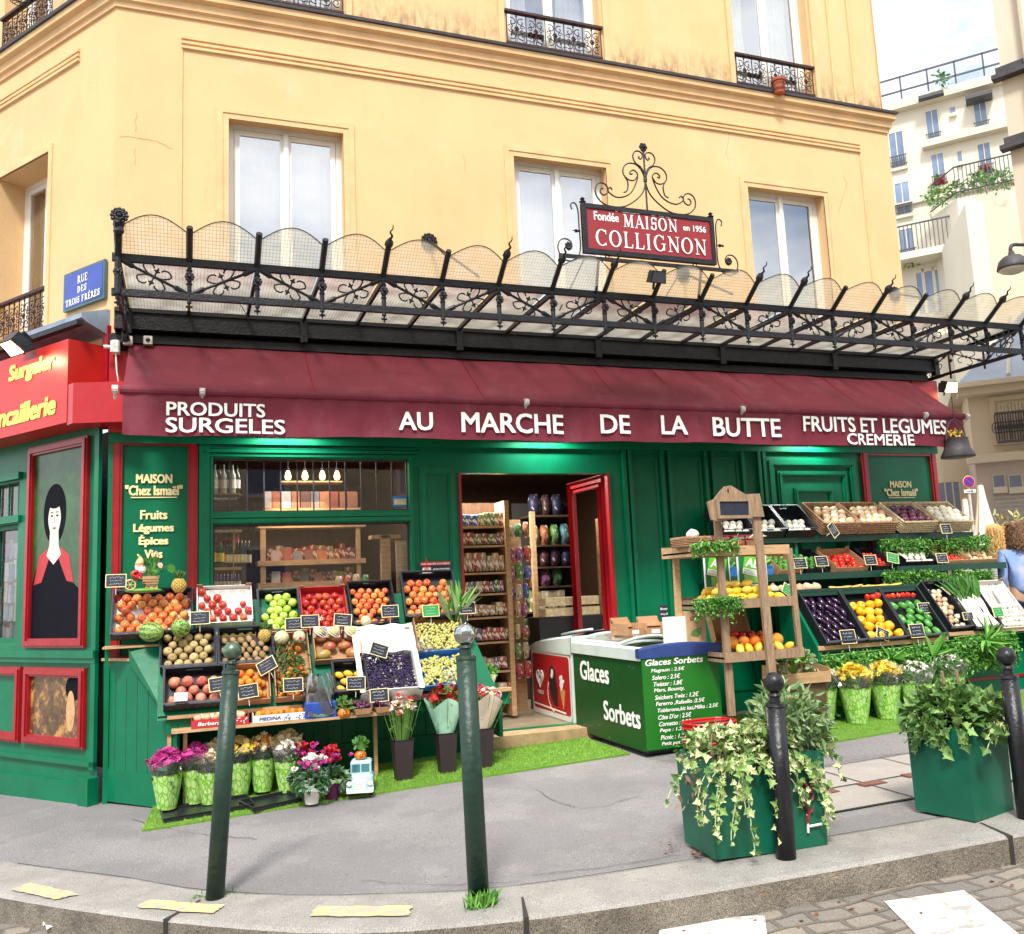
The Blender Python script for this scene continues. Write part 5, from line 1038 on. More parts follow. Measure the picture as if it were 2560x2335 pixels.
# artificial grass
gr = mat('fake_grass', (.19, .40, .035), .85, var=.3, scale=90, bump=1, bscale=260); 
def turf(name, poly_, n, lab):
 t = thing(name, lab, 'mat', (sum(p[0] for p in poly_) / len(poly_), sum(p[1] for p in poly_) / len(poly_), g(poly_[0][0])))
 mb = MB(); P = [(p[0], p[1], g(p[0]) + .016) for p in poly_]; Q = [(p[0], p[1], g(p[0]) + .0) for p in poly_]; m = len(P); mb.add(P + Q, [tuple(range(m))] + [(i, m + i, m + (i + 1) % m, (i + 1) % m) for i in range(m)]); mb.obj('backing', gr, t)
 mb = MB(); xs = [p[0] for p in poly_]; ys = [p[1] for p in poly_]; c = 0
 def inside(x, y):
  r = False
  for (a, b), (c_, d) in zip(poly_, poly_[1:] + poly_[:1]):
   if (b > y) != (d > y) and x < (c_ - a) * (y - b) / (d - b) + a: r = not r
  return r
 while c < n:
  x, y = random.uniform(min(xs), max(xs)), random.uniform(min(ys), max(ys))
  if not inside(x, y): continue
  z = g(x) + .014; a = random.uniform(0, 6.28); l = random.uniform(.008, .02); mb.k = random.choice((0, 0, 1)); dx, dy = cos(a) * .0022, sin(a) * .0022
  mb.add([(x - dx, y - dy, z), (x + dx, y + dy, z), (x + random.gauss(0, .006), y + random.gauss(0, .006), z + l)], [(0, 1, 2)]); c += 1
 o = mb.obj('blades', [gr, lmat('grass_blade', (.30, .55, .07))], t); o['kind'] = 'stuff'
turf('grass_mat', [(.33, -1.22), (1.6, -1.20), (1.6, -.12), (.40, -.12)], 9000, 'bright green artificial grass mat under the flower trays')
turf('grass_mat', [(1.615, -1.20), (3.95, -1.19), (3.95, -.31), (1.615, -.12)], 26000, 'bright green artificial grass mat in front of the doorway')
turf('grass_mat', [(4.75, -1.9), (6.35, -1.86), (8.2, -1.9), (8.2, -.3), (4.75, -.3)], 14000, 'bright green artificial grass mat under the right vegetable stand')
mb = MB(); b_ = atg(1195, 2262)
for i in range(140): leaf(mb, (b_.x + random.gauss(0, .035), b_.y - .05 + random.gauss(0, .02), b_.z), (random.gauss(0, .4), random.gauss(-.1, .3), 1), random.uniform(.04, .10), 'blade', k=random.choice((0, 1)), W=1.2)
solo(mb, 'grass_tuft', [pars, pars2], 'tuft of bright weeds growing at the foot of the middle bollard', 'weed', kind='stuff')
mb = MB(); b_ = atg(545, 2240)
for i in range(60): leaf(mb, (b_.x + random.gauss(0, .06), b_.y + random.gauss(0, .03), b_.z), (random.gauss(0, .8), random.gauss(0, .5), .7), random.uniform(.015, .04), 'blade', k=0, W=1.4)
solo(mb, 'grass_tuft', [pars, pars2], 'dry little weeds round the foot of the leftmost bollard', 'weed', kind='stuff')
b_ = atg(140, 2318, h=-.12); mb = MB(mat4(tuple(b_), rx=.2, rz=.4)); random.seed(2)
mb.sheet(8, 6, lambda u, v: ((u - .5) * .11, (v - .5) * .07, .008 + .02 * sin(u * 5 + v * 4) ** 2 + random.uniform(0, .012))); solo(mb, 'crumpled_paper', whitep, 'crumpled white paper lying in the gutter at the lower left', 'litter')
random.seed(21)
lf = lmat('dry_leaf', (.20, .07, .03))
for i in range(34):
 px, py = random.choice(((random.uniform(1650, 2560), random.uniform(2180, 2320)), (random.uniform(1620, 2500), random.uniform(2230, 2330)), (random.uniform(1640, 1760), random.uniform(2090, 2150))))
 b_ = atg(px, py, h=-.12) if py > 2300 - (px - 1600) * .16 else atg(px, py)
 h_ = -.128 if py > 2300 - (px - 1600) * .16 else .012
 mb = MB(); leaf(mb, (0, 0, 0), (random.gauss(0, 1), random.gauss(0, 1), .05), random.uniform(.02, .04), 'oval', n=(0, 0, 1), W=1.2); o = mb.obj('fallen_leaf', lf); o.location = (b_.x, b_.y, g(b_.x) + h_ + .006)
 tag(o, 'small brown dead leaf fallen on the road or kerb', 'leaf', 'dead leaves along the kerb')
# flowers standing on the ground
def sleevemat():
 m = mat('printed_sleeve', (.16, .42, .03), .45, var=.25, scale=12)
 t, b, cur, src = tail(m); mp = nd(t, 'ShaderNodeMapping'); mp.inputs['Scale'].default_value = (1, 1, .45); t.links.new(src, mp.inputs[0]); v = nd(t, 'ShaderNodeTexVoronoi', feature='DISTANCE_TO_EDGE'); v.inputs['Scale'].default_value = 38; t.links.new(mp.outputs[0], v.inputs['Vector'])
 r = nd(t, 'ShaderNodeMapRange'); r.inputs[1].default_value = .06; r.inputs[2].default_value = .12; t.links.new(v.outputs['Distance'], r.inputs[0]); overlay(m, r.outputs[0], (.42, .62, .22)); return m
slv = sleevemat()
def head(mb, c, r, n=8, k=0, up=None):           # a small daisy-like flower head of petals
 ax = up or rdir(1.4); s = ax.orthogonal().normalized(); b = ax.cross(s)
 for i in range(n):
  a = 2 * pi * i / n + random.random() * .3; d = s * cos(a) + b * sin(a) + ax * .35; leaf(mb, c, d, r, 'petal', n=ax, W=.8, curl=.1, k=k)
def bouquet(label, c, col, h=.34, r=.10, hr=.022, nh=60, group=None, sleeve=True, name='potted_flowers', cat='flowers', rz=0, dome=.09, cols=None, filmh=.12, leafs=True, hz=0, lean=(0, 0)):
 t = thing(name, label, cat, c, (lean[0], lean[1], rz), group)
 if sleeve:
  mb = MB(); mb.smooth = True
  mb.sheet(26, 6, lambda u, v: ((r * (.62 + .42 * v) + .004 * sin(u * 50 + v * 3)) * cos(2 * pi * u), (r * (.62 + .42 * v) + .004 * sin(u * 50 + v * 3)) * sin(2 * pi * u), v * h * .84)); mb.obj('sleeve', slv, t, world=False)
  mb = MB(); mb.smooth = True
  mb.sheet(40, 7, lambda u, v: ((r * (1.04 + .36 * v) * (1 + .10 * v * sin(u * 25) + .05 * v * sin(u * 61))) * cos(2 * pi * u), (r * (1.04 + .36 * v) * (1 + .10 * v * sin(u * 25))) * sin(2 * pi * u), h * .82 + v * (h * .18 + filmh) * (1 + .14 * v * sin(u * 2 * pi * 4 + 1)))); mb.obj('cellophane', film, t, world=False)
 mb = MB()
 for i in range(nh):
  a = random.uniform(0, 2 * pi); q = sqrt(random.random()); x, y = cos(a) * q * r * 1.1, sin(a) * q * r * 1.1; head(mb, Vector((x, y, h + hz + dome * (1 - q * q) + random.uniform(-.02, .01))), hr * random.uniform(.7, 1.15), 7, random.randrange(len(cols or [0])))
 mb.obj('blossoms', cols or [col], t, world=False)
 if leafs:
  mb = MB()
  for i in range(45): a = random.uniform(0, 6.28); q = sqrt(random.random()) * r * .9; leaf(mb, (cos(a) * q, sin(a) * q, random.uniform(h * .6, h * .86)), rdir(.5), .05, 'oval', k=random.choice((0, 1)))
  mb.obj('foliage', [dkA, dkB], t, world=False)
 return t
pm_ = lambda n, c: mat(n, c, .6, var=.25, scale=25)
mag, pinkw, yel, wht, redf, org = pm_('magenta_petal', (.50, .04, .26)), pm_('pink_white_petal', (.75, .45, .5)), pm_('yellow_petal', (.80, .60, .06)), pm_('white_petal', (.80, .76, .68)), pm_('red_petal', (.45, .005, .012)), pm_('orange_petal', (.75, .22, .03))
cr_ = pm_('cream_petal', (.75, .62, .36)); purp = pm_('purple_petal', (.20, .02, .16)); 
def onground(px, py, dy=0): p = atg(px, py); return (p.x, p.y + dy, g(p.x) + .018)
for (px, py, lb, col, gr_, cols) in ((418, 2030, 'magenta chrysanthemums in a printed green sleeve at the left end of the tray', mag, None, None), (487, 2015, 'magenta chrysanthemums in a printed sleeve second from the left end', mag, None, None), (545, 2000, 'cream chrysanthemums in a sleeve partly hidden by the leaning bollard', cr_, None, None), (597, 1995, 'pale yellow chrysanthemums in a sleeve right of the leaning bollard', None, None, [yel, cr_]), (655, 1985, 'orange and yellow chrysanthemums in a printed green sleeve', None, None, [org, yel, cr_]), (715, 1975, 'cream coloured chrysanthemums in a sleeve beside the cyclamens', cr_, None, None)):
 c = onground(px, py, -.08); bouquet(lb, (c[0], c[1], c[2] + .022), col, h=.29, r=.10, hr=.030, hz=.03, nh=130, cols=cols, dome=.08, filmh=.05)
bouquet('cream chrysanthemums in a sleeve behind the front row of the tray', (onground(512, 1968)[0] + .02, -.80, .06), cr_, h=.27, r=.085, nh=50)
bouquet('white flowers in a sleeve behind the orange chrysanthemums', (onground(690, 1940)[0], -.80, .08), wht, h=.27, r=.085, nh=50)
def tray(lab, A, B, w):
 a, b = Vector(onground(*A, -.15)), Vector(onground(*B, -.15)); d = (b - a); L = d.length; t = thing('plant_tray', lab, 'tray', tuple(a), (0, -atan2(d.z, Vector((d.x, d.y)).length), atan2(d.y, d.x))); mb = MB(); mb.box(0, L, 0, w, 0, .008); mb.box(0, L, -.006, 0, 0, .03); mb.box(0, L, w, w + .006, 0, .03); mb.box(-.006, 0, 0, w, 0, .03); mb.box(L, L + .006, 0, w, 0, .03); mb.obj('base', black, t, world=False); mb = MB(); mb.frame(-.015, L + .015, -.015, w + .015, .015, 0, 0, M=mat4((0, 0, .032), rx=-pi / 2) @ mat4((0, 0, 0))); mb.M = Matrix(); mb.obj('lip', black, t, world=False)
tray('black plastic tray under the left bunches of wrapped flowers', (412, 2052), (628, 2015), .34); tray('short black tray under the orange and cream flowers', (632, 2025), (748, 2000), .3)
def cyclamen(lab, c, cols, potm, h=.2):
 t = thing('cyclamen', lab, 'potted plant', c); mb = MB(); mb.lathe([(.045, 0), (.058, .085), (.062, .088), (.055, .09), (.001, .085)], 16); mb.obj('pot', potm, t, world=False)
 mb = MB()
 for i in range(110): d = rdir(.5); leaf(mb, (d.x * .10, d.y * .10, .13 + d.z * .06), d + Vector((0, 0, -.4)), .05, 'ivy', k=random.choice((0, 0, 1)), W=1.2)
 mb.obj('foliage', [dkA, lmat('silver_leaf', (.16, .25, .17))], t, world=False)
 mb = MB()
 for i in range(34):
  x, y, z = random.gauss(0, .045), random.gauss(0, .04), h + random.uniform(.0, .1); k = random.randrange(len(cols))
  for j in range(6): leaf(mb, (x, y, z), (random.gauss(0, .6), random.gauss(0, .6), 1), .035, 'petal', k=k)
 mb.obj('blossoms', cols, t, world=False)
c = onground(778, 2012, -.04); cyclamen('white and magenta cyclamen in a white pot on the grass mat', c, [wht, wht, mag], white, .22)
c = onground(830, 2000); cyclamen('deep red cyclamen in a purple pot beside the toy truck', (c[0], c[1] - .02, c[2]), [redf, mag, redf], mat('purple_pot', (.12, .01, .08), .4), .24)
c = onground(815, 1985, .0); cyclamen('magenta cyclamen half hidden behind the white one', (c[0] - .14, c[1] + .04, c[2]), [mag, redf], white, .24)
def bucketflowers(lab, px, py, cols, wrap=None, hh=.30, hr=.024, nh=80, dx=0):
 c = onground(px, py, .06); t = thing('flower_bucket', lab, 'flower bucket', c); H = .30
 mb = MB(); a, b = .055, .075
 mb.add([(-a, -a, 0), (a, -a, 0), (a, a, 0), (-a, a, 0), (-b, -b, H), (b, -b, H), (b, b, H), (-b, b, H)], [(0, 3, 2, 1), (0, 1, 5, 4), (1, 2, 6, 5), (2, 3, 7, 6), (3, 0, 4, 7)]); mb.frame(-b - .008, b + .008, -b - .008, b + .008, .008, 0, 0, M=mat4((0, 0, H), rx=-pi / 2)); mb.obj('bucket', mat('bucket_plastic', (.03, .018, .022), .5, var=.2), t, world=False)
 if wrap:
  mb = MB(); mb.smooth = True; mb.sheet(36, 6, lambda u, v: (dx * v + (.06 + .085 * v) * (1 + .12 * v * sin(u * 31)) * cos(2 * pi * u), (.06 + .085 * v) * (1 + .12 * v * sin(u * 31)) * sin(2 * pi * u), H - .03 + .26 * v * (1 + .15 * sin(u * 2 * pi * 3)))); mb.obj('wrapping', wrap, t, world=False)
 mb = MB()
 for i in range(70):
  x, y = random.gauss(0, .05), random.gauss(0, .05); mb.tube([(x * .5, y * .5, H - .03), (x * 1.3 + dx * .6, y * 1.3, H + .26)], .0022, 4, False)
 for i in range(60): leaf(mb, (random.gauss(dx * .5, .05), random.gauss(0, .05), H + random.uniform(.02, .24)), rdir(1), .05, 'blade', k=0, W=1.5)
 mb.obj('stems', stemm, t, world=False)
 mb = MB()
 for i in range(nh): a = random.uniform(0, 6.28); q = sqrt(random.random()); head(mb, Vector((dx + cos(a) * q * .12, sin(a) * q * .11, H + hh - .03 + .07 * (1 - q * q) + random.uniform(-.06, .02))), hr * random.uniform(.7, 1.2), 7, random.randrange(len(cols)))
 mb.obj('blossoms', cols, t, world=False)
bucketflowers('bucket of white and pink spray carnations left of the red bunch', 1012, 1957, [wht, cr_, pinkw, redf], None, .27)
bucketflowers('bucket of bright red gerberas wrapped in pale green paper', 1122, 1938, [redf, redf, dkB], mat('green_wrapping', (.35, .6, .45), .5, var=.2), .30, .04, 50)
bucketflowers('bucket of mixed orange and magenta flowers right of the mirror ball bollard', 1215, 1925, [org, mag, pinkw, cr_, redf], mat('kraft_wrapping', (.55, .45, .36), .7, var=.2), .27, dx=.03)
c = onground(905, 1992, .03); tr = thing('toy_truck', 'pale blue tin toy truck planter standing on the grass mat', 'toy truck', (c[0], c[1], c[2]), (0, 0, -.25)); tb = mat('pale_blue_tin', (.42, .68, .74), .4, var=.15, scale=15); 
mb = MB(); mb.bbox(-.085, .085, -.02, .16, .03, .13, .012); mb.bbox(-.075, .075, -.0, .15, .125, .225, .012); mb.bbox(-.06, .06, -.12, -.01, .035, .12, .015); mb.obj('body', tb, tr, world=False)
mb = MB(); mb.box(-.062, -.004, -.004, -.001, .15, .205); mb.box(.004, .062, -.004, -.001, .15, .205); mb.box(.0755, .077, .03, .12, .15, .205); mb.obj('window', mat('tin_glass', (.06, .18, .20), .15), tr, world=False)
mb = MB()
for i in range(6): mb.box(-.045, .045, -.126, -.12, .045 + i * .011, .051 + i * .011)
mb.obj('grille', white, tr, world=False)
for x in (-.075, .075):
 mb = MB(); mb.ball((x, -.11, .09), .02, .014, .02, 8, 6); mb.obj('headlight', white, tr, world=False)
 for y in (-.07, .1): mb = MB(); mb.tube([(x - .014, y, .03), (x + .014, y, .03)], .032, 14); mb.obj('wheel', black, tr, world=False)
 mb = MB(); mb.sheet(8, 1, lambda u, v: (x + (-.02 + .04 * v), -.07 + .045 * cos(pi * u), .03 + .045 * sin(pi * u))); mb.obj('mudguard', tb, tr, world=False)
mb = MB(); mb.box(-.09, .09, -.135, -.127, .03, .042); mb.obj('bumper', white, tr, world=False)
pk = mat('pumpkin_orange', (.72, .20, .025), .5, var=.15, scale=10)
def pumpkin(lab, c, s=1, plant=True):
 t = thing('pumpkin_pot', lab, 'plant pot', c, (0, 0, 0)); mb = MB(); mb.smooth = True
 mb.sheet(32, 8, lambda u, v: ((.042 * sin(pi * (.08 + .74 * v)) * (1 + .06 * cos(16 * pi * u))) * cos(2 * pi * u) * s, (.042 * sin(pi * (.08 + .74 * v)) * (1 + .06 * cos(16 * pi * u))) * sin(2 * pi * u) * s, (.032 - .034 * cos(pi * (.08 + .74 * v))) * s)); mb.obj('pot', pk, t, world=False)
 mb = MB(mat4((0, -.043 * s, .035 * s))); 
 for sx in (-1, 1): mb.poly([(sx * .007 * s - .004 * s, .005 * s), (sx * .007 * s + .004 * s + sx * .002, .005 * s), (sx * .009 * s, .013 * s)], -.002, .006)
 mb.poly([(-.014 * s, -.004 * s), (-.008 * s, -.012 * s), (.008 * s, -.012 * s), (.014 * s, -.004 * s), (0, -.008 * s)], -.002, .006); mb.obj('face', choc, t, world=False)
 if plant:
  mb = MB()
  for i in range(26): d = rdir(1.0); mb.k = 1; mb.tube([(0, 0, .05 * s), (d.x * .04, d.y * .04, .07 + .06 * abs(d.z))], .002, 3, False); leaf(mb, (d.x * .04, d.y * .04, .07 + .06 * abs(d.z)), d + Vector((0, 0, .2)), .045, 'oval', k=0, W=1.4)
  mb.obj('foliage', [dkB, stemm], t, world=False)
 return t
q = tr.matrix_basis @ Vector((0, .06, .225)); pumpkin('orange pumpkin face pot with a leafy plant on the toy truck roof', (c[0] + .01, c[1] + .06, c[2] + .226))
for i, (px, py, lb, cols, hh) in enumerate(((2145, 1812, 'tall sleeve of big yellow chrysanthemums nearest the sage bush', [yel], .34), (2220, 1800, 'sleeve of bright yellow chrysanthemums in the middle of the right row', [yel, yel, cr_], .33), (2295, 1795, 'sleeve of white buds right of the yellow chrysanthemums', [wht, dkB], .32), (2060, 1815, 'sleeve of white daisies behind the sage bush', [wht, cr_], .34), (2000, 1800, 'sleeve of small white flowers at the left end of the right row', [wht, cr_, dkB], .34), (2380, 1775, 'sleeve of white flowers half covered by a plastic sheet', [wht, dkB], .32))):
 c = onground(px, py, .0); bouquet(lb, c, None, h=hh + .02, hz=.04, r=.13, hr=.036 if i < 2 else .024, nh=130, cols=cols, dome=.08, filmh=.08)
# produce
random.seed(31)
def lobes(sx=1, sy=1, sz=1, dim=.18, bot=.08, n=14, m=9, rib=0, ribn=5, sq=0):      # unit fruit with a dimple on top
 mb = MB(); mb.smooth = True
 def f(u, v):
  a = 2 * pi * u; t = pi * v; r = sin(t) * (1 + rib * cos(ribn * a)); z = -cos(t)
  if v > .5: z -= dim * max(0, (v - .75) / .25) ** 2 * 1.6
  else: z += bot * max(0, (.25 - v) / .25) ** 2
  r *= 1 + sq * cos(2 * t); return (r * cos(a) * sx, r * sin(a) * sy, z * sz)
 mb.sheet(n, m, f); mb.smooth = False; return mb
def frmesh(name, mb, mats, stem=0, smat=None):
 if stem: mb.k = 1; mb.tube([(0, 0, .75), (.04, 0, .75 + stem)], .06, 5); 
 return mb.mesh(name, mats)
applem = mat('apple_skin', (.5, .1, .05), .3, var=.22, scale=14, rnd=[(.55, .03, .02), (.62, .12, .04), (.72, .30, .07), (.60, .06, .03), (.70, .22, .06)])
overlay(applem, mask_noise(applem, 3.0, .5, .62, (1, 1, .5), .7), (.72, .42, .08))
redap = mat('red_apple_skin', (.42, .02, .015), .25, var=.25, scale=12, rnd=[(.36, .008, .01), (.50, .03, .02), (.42, .015, .012), (.6, .12, .05)])
overlay(redap, mask_noise(redap, 2.2, .56, .66, (1, 1, .5), .6), (.62, .30, .08))
greenap = mat('green_apple_skin', (.42, .58, .07), .3, var=.12, scale=10, rnd=[(.40, .58, .06), (.52, .66, .14), (.36, .52, .05)])
orangem = mat('orange_peel', (.75, .22, .01), .4, var=.08, scale=10, bump=.3, bscale=30, rnd=[(.78, .20, .01), (.80, .28, .02), (.72, .15, .01)])
lemonm = mat('lemon_peel', (.85, .60, .03), .4, var=.1, scale=10, bump=.3, bscale=30, rnd=[(.85, .60, .03), (.88, .50, .03), (.82, .66, .10)])
pearm = mat('russet_pear_skin', (.42, .30, .12), .6, var=.25, scale=20, rnd=[(.42, .30, .12), (.34, .24, .10), (.50, .38, .17)])
kiwim = mat('kiwi_skin', (.30, .19, .08), .8, var=.2, scale=20, bump=.3, rnd=[(.30, .19, .08), (.38, .25, .11), (.24, .15, .06)])
mangom = mat('mango_skin', (.4, .1, .06), .35, var=.3, scale=2.2, rnd=[(.42, .05, .05), (.35, .22, .05), (.48, .10, .05), (.30, .04, .05)])
pomm = mat('pomegranate_skin', (.5, .12, .09), .4, var=.3, scale=6, rnd=[(.50, .10, .08), (.60, .22, .14), (.42, .06, .05)])
overlay(mangom, mask_noise(mangom, 1.5, .48, .6, None, .7), (.30, .26, .04)); overlay(pomm, mask_noise(pomm, 2.5, .5, .65, None, .6), (.66, .38, .18))
tomm = mat('tomato_skin', (.55, .015, .01), .18, var=.1, rnd=[(.55, .015, .01), (.62, .04, .015)])
eggm = mat('aubergine_skin', (.020, .004, .030), .12, var=.3, scale=5)
ypep = mat('yellow_pepper_skin', (.85, .45, .01), .2, var=.12, rnd=[(.85, .45, .01), (.88, .36, .01), (.85, .52, .02)]); gpep = mat('green_pepper_skin', (.04, .22, .03), .2, var=.3, rnd=[(.03, .18, .02), (.10, .34, .06), (.05, .24, .03)])
plumm = mat('plum_skin', (.06, .012, .05), .4, var=.4, rnd=[(.05, .01, .05), (.12, .02, .04), (.04, .015, .06)]); onim = mat('onion_skin', (.6, .4, .22), .4, var=.2, rnd=[(.62, .42, .22), (.75, .62, .45), (.5, .25, .12)])
brownst = mat('fruit_stalk', (.10, .06, .02), .8, var=.2)
white2 = mat('white_vegetable', (.75, .72, .6), .5, var=.12)
FM = {'apple': frmesh('apple', lobes(), [applem, brownst], .2), 'red_apple': frmesh('red_apple', lobes(), [redap, brownst], .2), 'green_apple': frmesh('green_apple', lobes(), [greenap, brownst], .2),
      'orange': frmesh('orange', lobes(dim=.05, bot=.02), [orangem]), 'lemon': frmesh('lemon', lobes(.78, .78, 1.1, -.12, -.1), [lemonm]), 'pear': frmesh('russet_pear', lobes(1, 1, 1.02, .2), [pearm, brownst], .25),
      'kiwi': frmesh('kiwi', lobes(.8, .72, 1.12, 0, 0), [kiwim]), 'mango': frmesh('mango', lobes(.86, .72, 1.2, 0, 0), [mangom]), 'pomegranate': frmesh('pomegranate', lobes(1, 1, .95, -.15), [pomm, brownst], .2), 'tomato': frmesh('tomato', lobes(1, 1, .8, .12, rib=.04), [tomm, stemm], .1),
      'aubergine': frmesh('aubergine', lobes(.62, .62, 1.5, 0, 0), [eggm, stemm], .5), 'yellow_pepper': frmesh('yellow_pepper', lobes(.95, .9, 1.1, .35, .2, n=18, rib=.09, ribn=4), [ypep, stemm], .15), 'green_pepper': frmesh('green_pepper', lobes(.75, .75, 1.3, .3, .1, n=18, rib=.09, ribn=4), [gpep, stemm], .3),
      'plum': frmesh('plum', lobes(.9, .9, 1.1, .05, 0), [plumm]), 'onion': frmesh('onion', lobes(1, 1, .85, -.25, 0), [onim]), 'white_turnip': frmesh('turnip', lobes(1, 1, .85, -.1, 0), [white2]), 'red_pepper': frmesh('red_pepper', lobes(.9, .9, 1.1, .3, .1, n=18, rib=.09, ribn=4), [tomm, stemm], .2)}
def putfruit(kind, M, p, r, lab, group=None, name=None, flat=None, cat=None):
 o = bpy.data.objects.new(name or kind, FM[kind]); scene.collection.objects.link(o)
 W = M @ Vector(p); q = Euler((random.gauss(0, .6), random.gauss(0, .6), random.uniform(0, 6.28))) if flat is None else Euler((flat[0] + random.gauss(0, .15), flat[1] + random.gauss(0, .15), flat[2] + random.gauss(0, .2)))
 s = r * random.uniform(.88, 1.08); o.matrix_world = Matrix.LocRotScale(W, (M.to_3x3().to_quaternion() @ q.to_quaternion()), (s * random.uniform(.93, 1.07), s, s * random.uniform(.9, 1.08))); o['label'] = lab; o['category'] = cat or kind.replace('_', ' ')
 if group: o['group'] = group
 return o
def fill(M, w, L, kind, r, lab, group, z0=None, ny=None, skip=(), pile=0, flat=None, margin=.016, name=None, rows=None, prob=.97, cat=None):
 nx = max(1, int((w - 2 * margin) / (2 * r))); dx = (w - 2 * margin) / nx; j = 0; y = margin + r; z0 = z0 if z0 is not None else r + .006
 while y < L - margin - r * .6:
  for i in range(nx - (j % 2)):
   x = margin + dx * (i + .5 + (j % 2) * .5)
   if (i, j) in skip or random.random() > prob: continue
   putfruit(kind, M, (x + random.gauss(0, r * .11), y + random.gauss(0, r * .11), z0 + pile * sin(pi * x / w) * sin(pi * min(1, y / L)) + random.uniform(-.1, .15) * r), r, lab, group, flat=flat, name=name, cat=cat)
  y += r * 1.74; j += 1
  if rows and j >= rows: break
cwhite = mat('printed_white_card', (.72, .70, .66), .7, var=.08, scale=8); cred = mat('printed_red_card', (.48, .02, .03), .6, var=.1); cblue = mat('printed_blue_card', (.04, .20, .55), .5, var=.15, scale=10); wick = mat('wicker', (.34, .19, .10), .75, var=.35, scale=40, bump=.6, bscale=60); wick2 = mat('pale_wicker', (.50, .40, .24), .75, var=.3, scale=40, bump=.6, bscale=60)
STY = {'black': (black, .10, .010), 'card': (card, .09, .006), 'red': (cred, .09, .006), 'white': (cwhite, .08, .006), 'blue': (cblue, .09, .006), 'wood': (wood, .06, .008), 'wicker': (wick, .10, .012), 'pale': (wick2, .10, .012)}
def crate(lab, x0, yb, zb, w, L, tilt, style='black', rz=0, h=None, name=None, cat=None):
 m, hh, th = STY[style]; h = h or hh; nm = name or {'black': 'plastic_crate', 'card': 'cardboard_box', 'red': 'cardboard_box', 'white': 'cardboard_box', 'blue': 'cardboard_box', 'wood': 'wooden_crate', 'wicker': 'wicker_basket', 'pale': 'wicker_basket'}[style]
 t = thing(nm, lab, cat or ('basket' if 'basket' in nm else 'crate'), (x0, yb, zb), (tilt, 0, rz)); M = mat4((x0, yb, zb), rx=tilt, rz=rz)
 mb = MB(); mb.box(0, w, 0, L, 0, .005); mb.box(0, w, 0, th, .005, h * .75); mb.box(0, th, th, L - th, .005, h); mb.box(w - th, w, th, L - th, .005, h)
 if style in ('black', 'wicker', 'pale'):       # back wall with a hand hole
  mb.box(0, w * .36, L - th, L, .005, h); mb.box(w * .64, w, L - th, L, .005, h); mb.box(w * .36, w * .64, L - th, L, .005, h * .62); mb.box(w * .36, w * .64, L - th, L, h * .88, h)
 else: mb.box(0, w, L - th, L, .005, h)
 mb.obj('tray', m, t, world=False)
 if style == 'black':
  mb = MB(); mb.frame(-.006, w + .006, -.004, L + .006, .014, 0, 0, M=mat4((0, 0, h), rx=-pi / 2)); 
  for q in range(6): mb.box(w * (q + .7) / 7, w * (q + .9) / 7, -.003, 0, .015, h * .6)
  mb.obj('rim', mat('black_plastic_edge', (.03, .035, .05), .3, var=.2), t, world=False)
 elif style in ('wicker', 'pale'):
  mb = MB(); mb.tube([(0, 0, h), (w, 0, h), (w, L, h), (0, L, h), (0, 0, h)], .012, 6)
  for z in range(5): mb.tube([(-.002 + (w + .004) * i / 30, -.004 * (1 + (-1) ** (i + z)), .012 + z * h / 5.5) for i in range(31)], .007, 4); mb.tube([(-.004 * (1 + (-1) ** (i + z)), L * i / 24, .012 + z * h / 5.5) for i in range(25)], .007, 4); mb.tube([(w * i / 30, L - .016 - .003 * (1 + (-1) ** (i + z)), .012 + z * h / 5.5) for i in range(31)], .006, 4)
  mb.obj('weave', m, t, world=False)
 elif style in ('card', 'red', 'white', 'blue'):
  mb = MB()
  for x in (0, w - .05): mb.poly([(x, h), (x + .05, h), (x + (.04 if x == 0 else .05), h + .028), (x + (0 if x == 0 else .01), h + .028)], L - .01, L - .004)
  mb.obj('corner_tab', card, t, world=False)
 return M, t
ncard = [0]
def pricecard(px, py, y, lab, w=.14, h=.095, m=None, rz=0, ry=0, fr=None):
 p = aty(px, py, y); t = thing('price_card', lab, 'price card', tuple(p), (radians(-12), ry, rz)); m = m or slate
 mb = MB(); mb.box(-w / 2, w / 2, -.002, .002, -h / 2, h / 2); mb.obj('board', m, t, world=False); mb = MB(); mb.frame(-w / 2 - .003, w / 2 + .003, -h / 2 - .003, h / 2 + .003, .005, -.0045, .003); mb.obj('edge', fr or cream, t, world=False)
 mb = MB(); 
 for k in range(3):
  z = h * (.26 - .26 * k); x = -w * .38 + random.uniform(0, .01)
  P = []
  while x < w * (.36 - .1 * random.random()): P.append((x, -.004, z + random.uniform(-.006, .006) * (1 if k else 1.4))); x += random.uniform(.0025, .006)
  if len(P) > 2: mb.tube(P, .0011, 3, False)
 mb.obj('chalk_writing', chalk, t, world=False); mb = MB(); mb.tube([(0, .004, 0), (0, .02, -h * 1.1)], .002, 4); mb.obj('pin', chalk, t, world=False); return t
X_ = lambda px, py, y: aty(px, py, y).x
TL = radians(52)
